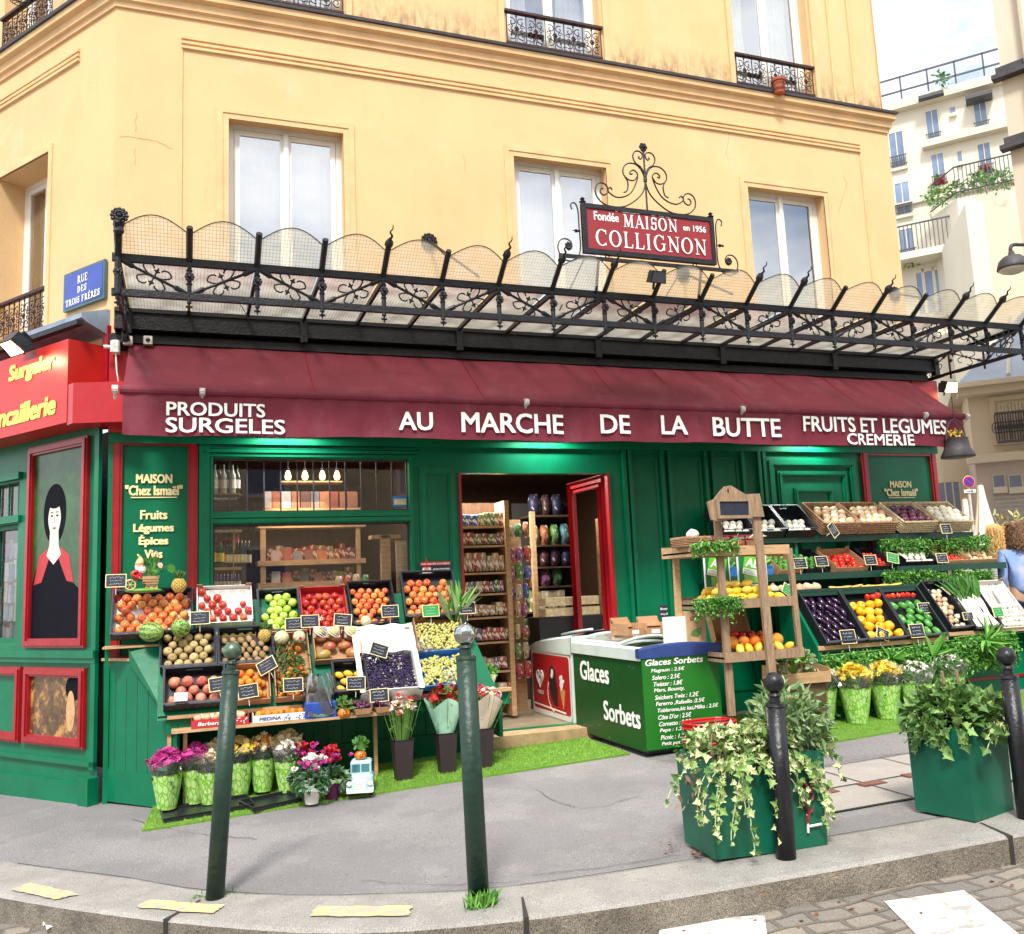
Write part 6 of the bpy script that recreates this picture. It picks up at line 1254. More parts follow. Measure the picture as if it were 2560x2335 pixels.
# the left stand itself
st = thing('fruit_stand', 'green boarded stepped stand carrying the fruit crates left of the door', 'display stand', (1.7, -.4, .3))
EB = mat4((0, -.02, 0), rz=atan2(-.40, .32)); P = [atf(*p, EB) for p in ((262, 2000), (400, 2018), (446, 2006), (446, 1812), (405, 1768), (330, 1652), (262, 1652))]
mb = MB(EB); mb.poly([(p.x, p.z) for p in P], -.012, .012)
mb.obj('end_board', green2, st)
mb = MB(EB); mb.poly([(P[0].x, P[0].z), (P[1].x, P[1].z), (P[1].x, P[1].z + .23), (P[0].x, P[0].z + .23)], -.02, -.012); mb.obj('plinth_board', green, st)
for i in range(1, 5): 
 mb = MB(EB); x = P[0].x + (P[1].x - P[0].x) * i / 5; mb.box(x - .002, x + .002, -.0135, -.012, .25, .95); mb.obj('board_joint', darkj, st)
mb = MB(EB); d = Vector((P[4].x - P[5].x, 0, P[4].z - P[5].z)); nn = Vector((-d.z, 0, d.x)).normalized() * .02; mb.add([tuple(Vector((P[5].x, y, P[5].z)) + s) for y in (-.02, .02) for s in (Vector(), d, d + nn, nn)], [(0, 1, 2, 3), (7, 6, 5, 4), (0, 4, 5, 1), (1, 5, 6, 2), (2, 6, 7, 3), (3, 7, 4, 0)]); mb.obj('slant_batten', wood, st)
mb = MB(EB); mb.box(P[6].x - .01, P[5].x, -.025, .012, P[6].z, P[6].z + .022); mb.obj('batten', wood, st)
mb = MB(); mb.box(.0, .42, -.34, -.06, 1.175, 1.19); mb.obj('top_board', wood, st); mb = MB(); mb.add([(.18, -.3, 1.17), (.40, -.35, 1.17), (.44, -.69, .72), (.19, -.31, 1.05)], [(0, 1, 2), (0, 2, 3)]); mb.obj('side_board', green, st)
mb = MB(); mb.add([(.4, -.72, .69), (3.0, -.72, .69), (2.84, -.10, 1.50), (.4, -.10, 1.50)], [(0, 1, 2, 3)]); mb.add([(.4, -.72, .66), (3.0, -.72, .66), (2.84, -.10, 1.47), (.4, -.10, 1.47)], [(3, 2, 1, 0)]); mb.obj('sloping_deck', green2, st)
mb = MB(); mb.box(.47, 1.0, -.745, -.72, .665, .69); mb.obj('front_lip', wood, st); mb = MB(); mb.box(1.0, 3.12, -.75, -.72, .665, .695); mb.obj('front_lip', wood, st)
mb = MB(); mb.box(.46, 3.12, -.70, -.68, .56, .664); mb.obj('riser', green, st)
mb = MB(); mb.box(.50, 2.12, -.85, -.56, .575, .595); mb.obj('plank', wood, st)
for x, y in ((.47, -.68), (.58, -.72), (2.0, -.6)): mb = MB(); mb.box(x, x + .028, y, y + .03, g(x), .574); mb.obj('leg', wood, st)
mb = MB(); mb.box(3.02, 3.05, -.70, -.3, .3, .66); mb.obj('end_post', green, st)
def prow(lab, pxl, pxr, pyb, yb, zb, L, style='black', rz=0, tilt=TL, h=None): x0, x1 = X_(pxl, pyb, yb), X_(pxr, pyb, yb); return (x1 - x0,) + crate(lab, x0, yb, zb, x1 - x0, L, tilt, style, rz, h)
D = .03
w, M, t = prow('long black crate of red and yellow apples under the gnome', 277, 480, 1610, -.31, 1.235, .42, h=.09); fill(M, w, .42, 'apple', .036, 'red and yellow apple in the long black crate under the gnome', 'apples in the crate under the gnome')
mb = MB(); mb.box(.01, w - .01, .01, .40, .005, .012); mb.obj('liner', cwhite, t, world=False)
w, M, t = prow('white box of deep red apples in a moulded paper tray', 492, 632, 1562, -.28, 1.30, .36, 'white', h=.07); random.seed(8)
mb = MB(); mb.box(.008, w - .008, .01, .35, .006, .03); mb.obj('paper_tray', cwhite, t, world=False)
for i in range(5):
 for j in range(5):
  x, y = .04 + (w - .08) * (i + .5 * (j % 2)) / 4.4, .04 + j * .068
  if j < 2 or (i == 0) or (j == 2 and i in (1, 2, 4)) or (j == 3 and i == 1): putfruit('red_apple', M, (x, y, .052), .032, 'deep red apple in the white box with a paper tray', 'apples in the white paper tray box')
  else: mb = MB(mat4((x, y, .031))); mb.lathe([(.031, 0), (.026, .001), (.001, .0005)], 14); mb.obj('hollow', mat('tray_hollow', (.55, .50, .44), .9, var=.1), t, world=False)
w, M, t = prow('shallow card box of pale yellow apples between two crates', 505, 640, 1602, -.34, 1.185, .12, 'card', tilt=.5, h=.06); fill(M, w, .12, 'green_apple', .027, 'pale small apple in the shallow box below the paper tray box', 'apples in the shallow card box', rows=1)
w, M, t = prow('black crate of bright green apples', 648, 752, 1608, -.33, 1.19, .42); fill(M, w, .42, 'green_apple', .036, 'bright green apple in the black crate behind the striped melons', 'green apples in the black crate')
w, M, t = prow('pink red box of red apples beside the green ones', 756, 872, 1596, -.33, 1.20, .42, 'red'); fill(M, w, .42, 'red_apple', .034, 'red apple in the pink red box beside the green apples', 'red apples in the pink red box', prob=.95)
w, M, t = prow('black crate of small orange red apples above the white lined grapes', 880, 992, 1588, -.33, 1.21, .44, rz=.0); fill(M, w, .44, 'apple', .031, 'small orange red apple in the crate above the dark grapes', 'apples in the crate above the grapes')
w, M, t = prow('tilted black crate of apples and pears nearest the door', 1012, 1142, 1562, -.36, 1.26, .44, rz=-.06, tilt=TL + .1); fill(M, w, .44, 'apple', .034, 'yellow red apple in the tilted black crate nearest the door', 'apples in the tilted crate by the door')
w, M, t = prow('black crate of russet brown pears', 400, 540, 1684, -.52, .975, .33); fill(M, w, .33, 'pear', .034, 'russet brown pear in the black crate left of the kiwis', 'russet pears in their black crate', z0=.042)
w, M, t = prow('black crate of brown kiwis behind the leaning bollard', 546, 684, 1680, -.52, .975, .33); fill(M, w, .33, 'kiwi', .029, 'brown kiwi in the black crate right of the pears', 'kiwis in their black crate', flat=(1.5, 0, .3))
w, M, t = prow('black crate of pinkish pomegranates with a white label', 408, 562, 1782, -.72, .72, .31); fill(M, w, .31, 'pomegranate', .042, 'pinkish red pomegranate in the low left black crate', 'pomegranates in the low left crate')
solo(MB().box(-.045, .045, -.002, .002, -.03, .03), 'paper_label', whitep, 'white paper label with a blue ring on the pomegranate crate', 'label', tuple(aty(452, 1742, -.80)), rot=(-.2, .03, 0))
w, M, t = prow('card box of oranges behind the leaning bollard', 582, 676, 1758, -.72, .72, .31, 'card'); fill(M, w, .31, 'orange', .030, 'round orange in the card box right of the leaning bollard', 'oranges in the card box'); fill(M, w * .9, .2, 'orange', .030, 'round orange in the card box right of the leaning bollard', 'oranges in the card box', z0=.075)
w, M, t = prow('long brown box of leafy clementines', 688, 782, 1752, -.73, .72, .58, 'card'); fill(M, w, .56, 'orange', .026, 'small clementine with leaves in the long brown box', 'leafy clementines in the long brown box', name='clementine', prob=.75, cat='clementine')
mb = MB(M)
for i in range(230): leaf(mb, (random.uniform(.02, w - .02), random.uniform(.02, .52), .05 + random.random() * .05), rdir(.4), .05, 'oval', k=random.choice((0, 0, 1, 2)), W=.8)
solo(mb, 'citrus_leaves', [dkA, dkB, lmat('olive_leaf', (.14, .16, .05))], 'narrow green leaves lying among the clementines', 'leaves', kind='stuff')
w, M, t = prow('wide red lined box of red and green mangoes', 786, 905, 1668, -.54, .965, .26, 'card'); fill(M, w, .27, 'mango', .046, 'red green mango in the wide box above the blue bag', 'mangoes in the wide box', flat=(1.4, 0, 1.2), margin=.01)
w, M, t = prow('low black crate of yellow mangoes behind price cards', 835, 918, 1744, -.72, .72, .27); fill(M, w, .27, 'lemon', .036, 'yellow mango in the low black crate left of the grapes', 'yellow mangoes in the low black crate', flat=(1.4, 0, 1), name='yellow_mango', cat='mango')
def grapes(lab, M, w, L, m, n, r=.011, z=.035, hump=.03):
 v0 = MB(); v0.smooth = True; v0.ball((0, 0, 0), 1, n=7, m=5); mb = MB(M); mb.smooth = True
 for i in range(n): x, y = random.uniform(.02, w - .02), random.uniform(.02, L - .02); mb.ball((x, y, z + hump * abs(sin(x * 14) * sin(y * 11 + 1)) + random.uniform(-.01, .012)), r * random.uniform(.8, 1.15), n=6, m=4)
 return solo(mb, 'grape_bunches', m, lab, 'grapes', kind='stuff')
dg = mat('dark_grape', (.025, .012, .055), .4, var=.5, scale=30); wg = mat('white_grape', (.52, .50, .16), .35, var=.2, scale=25)
w, M, t = prow('white lined crate of black grapes hanging over the front edge', 905, 1046, 1738, -.74, .72, .55, 'white', h=.09)
grapes('heap of black grapes in the white lined crate', M, w, .36, dg, 750)
mb = MB(M); mb.smooth = True
mb.sheet(26, 8, lambda u, v: (-.02 + (w + .04) * u, -.03 - .05 * sin(u * 7) ** 2 * v + .0 * u, .085 - .13 * v + .008 * sin(u * 31))); mb.sheet(22, 10, lambda u, v: (-.02 + (w + .04) * u, .36 + .22 * v, .05 + .07 * v + .012 * sin(u * 17 + v * 9))); mb.sheet(4, 14, lambda u, v: (-.03 + .04 * u, -.03 + .6 * v, .10 + .008 * sin(v * 30))); mb.sheet(4, 14, lambda u, v: (w - .01 + .04 * u, -.03 + .6 * v, .10 + .008 * sin(v * 26)))
solo(mb, 'paper_lining', whitep, 'white crumpled paper lining draped out of the black grape crate', 'paper')
w, M, t = prow('upper blue printed box of white grapes beside the mirror ball', 1045, 1165, 1652, -.56, .98, .34, 'card'); grapes('white grapes in the upper box beside the mirror ball', M, w, .3, wg, 420, .0125)
w, M, t = prow('lower blue printed box of white grapes at the stand end', 1055, 1185, 1722, -.75, .72, .32, 'blue'); grapes('white grapes in the lower box at the stand end', M, w, .3, wg, 450, .0125)
for px, py, y, s, lb in ((1030, 1610, -.6, .03, 'clear wrapper rolled over the upper white grapes'), (1100, 1690, -.78, .03, 'clear wrapper rolled over the lower white grapes')):
 p = aty(px + 30, py, y); mb = MB(); mb.smooth = True; mb.sheet(14, 8, lambda u, v: ((u - .5) * .16, (v - .5) * .05 + .01 * sin(u * 20), (v - .5) * .14 + .012 * sin(u * 13 + v * 9))); solo(mb, 'wrapper', film, lb, 'wrapper', tuple(p), rot=(-.4, 0, .3))
def striped(name, base, str_, n=10, warp=.0, sc=6):
 m = mat(name, base, .4, var=.15, scale=6); t, b, cur, src = tail(m); se = nd(t, 'ShaderNodeSeparateXYZ'); t.links.new(src, se.inputs[0]); at = nd(t, 'ShaderNodeMath', operation='ARCTAN2'); t.links.new(se.outputs[0], at.inputs[0]); t.links.new(se.outputs[1], at.inputs[1])
 nz_ = nd(t, 'ShaderNodeTexNoise'); nz_.inputs['Scale'].default_value = sc; t.links.new(src, nz_.inputs['Vector']); ma = nd(t, 'ShaderNodeMath', operation='MULTIPLY_ADD'); ma.inputs[1].default_value = warp; t.links.new(nz_.outputs[0], ma.inputs[0]); t.links.new(at.outputs[0], ma.inputs[2])
 mu = nd(t, 'ShaderNodeMath', operation='MULTIPLY'); mu.inputs[1].default_value = n; t.links.new(ma.outputs[0], mu.inputs[0]); sn = nd(t, 'ShaderNodeMath', operation='SINE'); t.links.new(mu.outputs[0], sn.inputs[0]); r = nd(t, 'ShaderNodeMapRange'); r.inputs[1].default_value = .0 if warp else .82; r.inputs[2].default_value = .4 if warp else .95; t.links.new(sn.outputs[0], r.inputs[0]); overlay(m, r.outputs[0], str_); return m
FM['watermelon'] = frmesh('watermelon', lobes(.88, .88, 1.12, 0, 0, 24, 14), [striped('watermelon_skin', (.26, .40, .08), (.02, .11, .02), 10, 1.2)]); FM['charentais'] = frmesh('striped_melon', lobes(1, 1, .93, .03, 0, 30, 12, rib=.02, ribn=10), [striped('melon_skin', (.62, .56, .34), (.10, .20, .07), 10)])
FM['net_melon'] = frmesh('yellow_melon', lobes(.85, .85, 1.15, 0, 0, 20, 12), [mat('yellow_melon_skin', (.70, .60, .22), .5, var=.25, scale=9, bump=.6, bscale=14)])
I = Matrix()
for px, py, y, r, k, nm, lb, fl in ((378, 1580, -.46, .083, 'watermelon', 'watermelon', 'left striped green watermelon in front of the long apple crate', (1.5, 0, .8)), (452, 1570, -.46, .083, 'watermelon', 'watermelon', 'right striped green watermelon in front of the long apple crate', (1.5, 0, -.5)), (704, 1594, -.50, .053, 'charentais', 'melon', 'left striped pale melon in front of the green apples', (1.2, .2, 0)), (748, 1592, -.50, .053, 'charentais', 'melon', 'striped pale melon with a red sticker in front of the green apples', (1.2, -.2, .5)), (796, 1580, -.48, .040, 'net_melon', 'melon', 'small yellow netted melon beside the striped pair', (0, 1.5, .2)), (833, 1579, -.49, .046, 'net_melon', 'melon', 'yellow netted melon above the mango box', (0, 1.5, 0)), (877, 1578, -.49, .046, 'net_melon', 'melon', 'netted melon at the right end of the melon row', (0, 1.5, -.2)), (915, 1553, -.45, .048, 'charentais', 'melon', 'pale melon above the white paper lining', (1, 0, 1))):
 p = aty(px, py, y); putfruit(k, I, p, r, lb, None, nm, fl, cat=nm)
p = aty(751, 1596, -.556); solo(MB().lathe([(.012, 0), (.012, .002)], 12), 'sticker', redf, 'small round red sticker on the striped melon', 'sticker', tuple(p), rot=(pi / 2, 0, 0))
for px, y, lb in ((800, -.545, 'white foam net on the small yellow melon'), (833, -.55, 'white foam net on the middle yellow melon'), (877, -.55, 'white foam net on the right yellow melon')):
 p = aty(px, 1580, -.49); mb = MB()
 for s in (1, -1):
  for k in range(10): mb.tube([(.052 * cos(a) * .98, .044 * sin(a) * cos(k * .3 + s * a * .6) - .006, .042 * sin(a + k * .62)) for a in [pi + pi * i / 10 for i in range(11)]], .0022, 3, False)
 solo(mb, 'foam_net', whitep, lb, 'net', tuple(p))
def pineapple(px, py, y, lb, s=1):
 p = aty(px, py, y); t = thing('pineapple', lb, 'pineapple', tuple(p)); mb = MB(); pm_ = mat('pineapple_skin', (.55, .36, .08), .6, var=.35, scale=60, bump=.5)
 for j in range(9):
  for i in range(10): a = 2 * pi * (i + .5 * (j % 2)) / 10; rr = .042 * s * sin(pi * (.15 + .75 * j / 9)) + .006; mb.ball((rr * cos(a), rr * sin(a), .1 * s * j / 9), .0115 * s, n=5, m=4)
 mb.lathe([(.02 * s, -.005), (.04 * s, .03 * s), (.04 * s, .07 * s), (.02 * s, .1 * s)], 12); mb.obj('fruit', pm_, t, world=False); mb = MB()
 for i in range(34): leaf(mb, (0, 0, .095 * s), rdir(2.0), .075 * s, 'blade', k=random.choice((0, 1)), W=2.2)
 mb.obj('leaves', [dkB, sageA], t, world=False); return t
pineapple(447, 1478, -.25, 'small pineapple standing right of the gnome'); pineapple(662, 1602, -.42, 'small pineapple between the kiwis and the green apples', .9)
gp = aty(352, 1478, -.28); gn = thing('garden_gnome', 'white bearded garden gnome riding a tricycle with a wooden planter cart', 'garden gnome', tuple(gp)); cer = lambda n, c: mat(n, c, .35, var=.15, scale=20)
skin, gred, gyel, gbr, gwh, ggr = cer('gnome_skin', (.65, .32, .2)), cer('gnome_red', (.5, .02, .02)), cer('gnome_hat', (.72, .48, .2)), cer('gnome_brown', (.10, .05, .03)), cer('gnome_white', (.8, .78, .74)), cer('gnome_base', (.12, .3, .05))
mb = MB(); mb.smooth = True; mb.ball((0.02, 0, .005), .14, .06, .02, 16, 6); mb.obj('base', ggr, gn, world=False)
mb = MB(); mb.smooth = True; mb.lathe([(.001, .085), (.035, .09), (.042, .12), (.034, .155), (.02, .17)], 14, mat4((-.02, 0, 0)))
for s in (-1, 1): mb.tube(smoothpath([(-.02, s * .035, .155), (-.06, s * .045, .14), (-.05, s * .05, .115), (-.015, s * .035, .105)], 4), [.015 - .0003 * i for i in range(13)], 8)
mb.obj('jacket', gred, gn, world=False)
mb = MB(); mb.smooth = True; mb.ball((-.005, -.008, .195), .032, .03, .032, 12, 8); mb.ball((.012, -.034, .195), .009, n=6, m=5); mb.ball((-.033, -.01, .193), .008, n=6, m=4)
for s in (-1, 1): mb.ball((-.012, s * .036, .103), .011, n=6, m=5)
mb.obj('head', skin, gn, world=False)
mb = MB(); mb.smooth = True; mb.ball((.0, -.012, .168), .040, .032, .034, 12, 8); mb.ball((-.028, 0, .19), .018, .024, .026, 8, 6); mb.ball((.01, -.03, .18), .022, .012, .01, 8, 5); mb.obj('beard', gwh, gn, world=False)
mb = MB(); mb.smooth = True; mb.lathe([(.036, .208), (.038, .216), (.03, .235), (.016, .255), (.004, .272), (.001, .274)], 14, mat4((-.006, 0, 0))); mb.tube([(-.006, 0, .26), (-.022, 0, .28), (-.026, 0, .29)], [.01, .008, .004], 6); mb.obj('hat', gyel, gn, world=False)
for sx, sy in ((.008, -.037), (-.012, -.036)): mb = MB(); mb.ball((sx, sy, .204), .0035, n=6, m=4); mb.obj('eye', gbr, gn, world=False)
mb = MB(); mb.smooth = True
for s in (-1, 1): mb.tube(smoothpath([(-.02, s * .018, .09), (.02, s * .028, .09), (.025, s * .03, .055), (.035, s * .03, .045)], 4), .015, 8)
mb.obj('trousers', gbr, gn, world=False)
for x, r in ((-.075, .038), (.055, .018), (.10, .018)):
 mb = MB(); mb.tube([(x + r * cos(a * pi / 8), -.028, .045 * (r / .038) + .006 + r * sin(a * pi / 8)) for a in range(17)], .006, 6)
 for a in range(6): mb.tube([(x, -.028, .045 * (r / .038) + .006), (x + r * cos(a * pi / 3), -.028, .045 * (r / .038) + .006 + r * sin(a * pi / 3))], .0025, 4)
 mb.obj('wheel', gyel, gn, world=False)
mb = MB(); mb.add([(.02, -.04, .04), (.12, -.04, .04), (.12, .04, .04), (.02, .04, .04), (.01, -.048, .115), (.135, -.048, .115), (.135, .048, .115), (.01, .048, .115)], [(0, 3, 2, 1), (0, 1, 5, 4), (1, 2, 6, 5), (2, 3, 7, 6), (3, 0, 4, 7), (4, 5, 6, 7)])
for z in (.055, .072, .09): mb.box(.012, .132, -.05, -.046, z, z + .003)
mb.obj('cart', wood, gn, world=False)
gp2 = gp + Vector((.075, 0, .116)); mb = MB()
for i in range(34): d = rdir(.9); mb.k = 1; mb.tube([(0, 0, 0), (d.x * .07, d.y * .04, .03 + .08 * abs(d.z))], .0022, 3, False); leaf(mb, (d.x * .07, d.y * .04, .03 + .08 * abs(d.z)), d, .05, 'oval', k=0, W=1.5)
for (x, z) in ((.05, .15), (.075, .055)): mb.k = 1; mb.tube([(0, 0, 0), (x * .8, 0, z * .6), (x, 0, z)], .003, 4); leaf(mb, (x, -.01, z), (-.3, -.2, .8), .05, 'petal', k=2, W=1.3); mb.k = 3; mb.tube([(x, -.012, z), (x - .005, -.012, z + .03)], .004, 5)
for (x, y, z) in ((.15, 0, .07),): mb.k = 1; mb.tube([(0, 0, 0), (x * .6, 0, z), (x, y, z)], .0022, 3); leaf(mb, (x - .02, y - .01, z + .02), (.4, -.2, -.9), .08, 'oval', n=(0, -1, .2), k=0, W=1.8)
solo(mb, 'potted_plant', [dkB, stemm, pinkw, lemonm], 'small pink flowering plant in the gnome cart', 'plant', tuple(gp2))
green_card = mat('green_card', (.02, .28, .06), .6, var=.1)
for (px, py, y, lb, kw) in ((290, 1452, -.42, 'leftmost price card clipped on the long apple crate', {}), (500, 1545, -.44, 'price card between the long apple crate and the white paper tray box', {}), (775, 1553, -.46, 'price card standing in front of the pink red apple box', {}), (736, 1560, -.42, 'dark price card among the green apples', {}), (857, 1550, -.46, 'price card at the right of the pink red apple box', {'ry': .12}), (975, 1528, -.42, 'grey price card on the small apples above the black grapes', {}), (1077, 1527, -.46, 'green price card on the tilted crate by the door', {'m': green_card}), (1168, 1520, -.46, 'price card held up beside the leek leaves at the door', {}), (948, 1625, -.66, 'tilted price card above the black grapes', {'ry': .35}), (548, 1710, -.78, 'price card between pomegranates and the leaning bollard', {'ry': -.1}), (620, 1728, -.84, 'price card in front of the oranges', {'ry': -.1}), (733, 1712, -.86, 'price card low in the clementine box', {}), (890, 1708, -.82, 'price card in front of the low yellow mangoes', {'ry': .04}), (948, 1738, -.84, 'price card under the black grape crate', {}), (667, 1664, -.64, 'slanted green edged price card below the kiwis', {'rz': -.3, 'ry': -.5})): pricecard(px, py, y, lb, **kw)
def pbox(lab, pxl, pxr, py, y, h, d, style, word=None, wm_=None, top=None):
 x0, x1 = X_(pxl, py, y), X_(pxr, py, y); M, t = crate(lab, x0, y, .598, x1 - x0, d, 0, style, 0, h)
 if word: mb = MB(); text(mb, word, (x1 - x0) * .12, (x1 - x0) * .5, h * .2, h * .55, -.004, .02, .2); mb.obj('lettering', wm_, t, world=False)
 if word: 
  mb = MB()
  for i in range(24): x = (x1 - x0) * random.uniform(.55, .97); z = h * random.uniform(.1, .65); mb.face([(x + .006 * cos(a), z + .004 * sin(a)) for a in [j * pi / 3 for j in range(6)]], -.002 - i * .00005)
  mb.obj('printed_pattern', wm_, t, world=False)
 return M, t, x1 - x0
M, t, w = pbox('red printed box of onions on the low plank', 478, 622, 1822, -.84, .075, .22, 'red', 'Barbera', whitep); fill(M, w, .22, 'onion', .03, 'pale onion in the red printed box on the plank', 'onions in the red printed box', z0=.06)
M, t, w = pbox('white and blue printed box of orange tomatoes on the plank', 632, 772, 1808, -.84, .07, .22, 'white', 'MEDINA', mat('ink_blue', (.03, .04, .25), .6)); fill(M, w, .22, 'orange', .028, 'orange tomato in the white and blue printed box', 'orange tomatoes in the white box', z0=.055, name='orange_tomato', cat='tomato')
p = aty(803, 1795, -.84); t = thing('bagged_box', 'blue printed box in a clear bag full of dark avocados', 'box', tuple(p)); mb = MB(); mb.bbox(-.12, .12, -.01, .16, 0, .12, .01); mb.obj('box', mat('deep_blue_card', (.015, .06, .32), .5, var=.5, scale=8), t, world=False)
blf = glassmat('blue_film', .16, (.72, .84, .97), .15); mb = MB(); mb.smooth = True; mb.sheet(30, 10, lambda u, v: ((.125 + .03 * v * sin(u * 19)) * cos(2 * pi * u) * (1.1 - .45 * v * v), .07 + (.09 + .02 * sin(u * 23 + v * 4)) * sin(2 * pi * u) * (1.1 - .3 * v), .02 + .30 * v + .01 * sin(u * 15))); mb.obj('clear_bag', blf, t, world=False)
mb = MB(); text(mb, 'Sudana', -.06, .06, .012, .035, -.014, .02, .2); mb.obj('lettering', pars2, t, world=False)
FM['avocado'] = frmesh('avocado', lobes(.8, .8, 1.15, 0, 0), [mat('avocado_skin', (.06, .045, .025), .6, var=.4, scale=25, bump=.6)])
for i in range(9): putfruit('avocado', I, p + Vector((random.uniform(-.06, .06), random.uniform(0, .08), .14 + .035 * (i // 4))), .032, 'dark rough avocado inside the blue bagged box', 'avocados in the blue bagged box')
p = aty(860, 1795, -.84); pumpkin('orange pumpkin face pot on the plank beside the blue bag', tuple(p), 1.15)
for k, (px, lb) in enumerate(((905, 'left card punnet of dark plums on the plank'), (957, 'right card punnet of dark plums on the plank'))):
 p = aty(px, 1795 - k * 4, -.82); t = thing('punnet', lb, 'punnet', (p.x, p.y, .598)); mb = MB(); a, b, h = .055, .07, .045; mb.add([(-a, -a, 0), (a, -a, 0), (a, a, 0), (-a, a, 0), (-b, -b, h), (b, -b, h), (b, b, h), (-b, b, h)], [(0, 3, 2, 1), (0, 1, 5, 4), (1, 2, 6, 5), (2, 3, 7, 6), (3, 0, 4, 7), (0, 1, 2, 3)]); mb.obj('tray', card, t, world=False)
 for i in range(26): putfruit('plum', I, (p.x + random.uniform(-.06, .06), p.y + random.uniform(-.06, .06), .64 + random.uniform(0, .04)), .017, 'dark plum in the %s punnet on the plank' % ('left', 'right')[k], 'plums in the %s punnet' % ('left', 'right')[k])
p = aty(998, 1785, -.80); t = thing('tub', 'white printed tub with a domed lid at the right end of the plank', 'tub', (p.x, p.y, .60)); mb = MB(); mb.lathe([(.045, 0), (.055, .08), (.058, .082)], 18); mb.obj('tub', cwhite, t, world=False); mb = MB(); mb.smooth = True; mb.lathe([(.058, .083), (.045, .11), (.02, .125), (.001, .128)], 18); mb.obj('lid', film, t, world=False); mb = MB(); text(mb, 'CROC', -.035, .035, .03, .045, -.057, .02); mb.obj('lettering', redf, t, world=False)
for k, px in enumerate((1035, 1062, 1088)):
 p = aty(px, 1772, -.74); t = thing('punnet', ['clear punnet of red berries next to the white tub', 'middle clear punnet of red berries behind the carnations', 'clear punnet of red berries nearest the red gerberas'][k], 'punnet', (p.x, p.y, .66)); mb = MB(); mb.bbox(-.035, .035, -.05, .05, 0, .04, .005); mb.obj('box', film, t, world=False); mb = MB()
 for i in range(40): mb.ball((random.uniform(-.028, .028), random.uniform(-.043, .043), random.uniform(.01, .035)), .009, n=6, m=4)
 mb.obj('berries', redf, t, world=False)
mb = MB()                                       # leeks and herbs by the door jamb
for i in range(30): leaf(mb, (random.gauss(0, .025), random.gauss(0, .02), 0), (random.gauss(.1, .28), random.gauss(0, .2), 1), random.uniform(.2, .38), 'blade', k=random.choice((0, 1, 2)), W=1.4)
solo(mb, 'leek_bunch', [dkB, pars2, sageB], 'bunch of upright green leek leaves at the left door jamb', 'leek', tuple(aty(1138, 1555, -.4)))
leafm = MB(); leafheap(leafm, (0, 0, 0), (.07, .05, .07), 120, .04, 'oval', (0, 1), .4, .3); solo(leafm, 'herb_pot', [pars, pars2], 'small tuft of green herbs above the mirror ball', 'herbs', tuple(aty(1165, 1585, -.5)), kind='stuff')
t = thing('flower_cone', 'paper cone of leafy greens in a printed green wrap by the door shelves', 'bouquet', tuple(aty(1225, 1755, -.35))); mb = MB(); mb.smooth = True; mb.lathe([(.015, 0), (.045, .16), (.07, .23)], 16); mb.obj('wrap', cr_, t, world=False); mb = MB(); leafheap(mb, (0, 0, .25), (.075, .06, .04), 90, .045, 'oval', (0, 1), .6, .4); mb.obj('leaves', [pars, pars2], t, world=False); mb = MB(); mb.lathe([(.0195, .025), (.032, .085)], 16); mb.obj('band', lmat('printed_band', (.2, .35, .05)), t, world=False)
NF = mat4((0, SF - .045, 0)); a, b = atf(1050, 1405, NF), atf(1128, 1462, NF); t = thing('notice_board', 'small red and black notice with a gnome picture on the narrow green panel', 'sign', (a.x, SF - .045, b.z)); mb = MB(NF); mb.box(a.x, b.x, -.003, .004, b.z, a.z); mb.obj('board', slate, t); mb = MB(NF); mb.box(a.x, b.x, -.005, -.003, a.z - .035, a.z); mb.obj('red_band', redf, t)
W_ = b.x - a.x; mb = MB(NF); text(mb, "PAR MESURE D'HYGIÈNE", a.x + .01, b.x - .01, a.z - .028, a.z - .008, -.007, .02); mb.obj('lettering', whitep, t); mb = MB(NF); text(mb, 'NE PAS TOUCHER', a.x + W_ * .42, b.x - .01, a.z - .085, a.z - .06, -.005, .02); mb.obj('lettering', whitep, t); mb = MB(NF); text(mb, 'LA MARCHANDISE', a.x + W_ * .42, b.x - .01, a.z - .12, a.z - .1, -.005, .02); mb.obj('lettering', whitep, t); mb = MB(NF); text(mb, 'Merci', a.x + W_ * .55, b.x - .03, a.z - .165, a.z - .14, -.005, .01, .3); mb.obj('lettering', whitep, t)
mb = MB(NF); c = Vector((a.x + W_ * .2, -.006, a.z - .08)); mb.face([(c.x - .045, c.z - .05), (c.x + .045, c.z - .05), (c.x + .04, c.z + .03), (c.x - .035, c.z + .03)], -.0062); mb.obj('printed_beard', gwh, t); mb = MB(NF); mb.face([(c.x - .03, c.z + .028), (c.x + .035, c.z + .028), (c.x, c.z + .12)], -.0068); mb.obj('printed_hat', redf, t); mb = MB(NF); mb.face([(c.x + .022 * cos(q), c.z + .01 + .02 * sin(q)) for q in [i * pi / 5 for i in range(10)]], -.007); mb.obj('printed_face', skin, t)
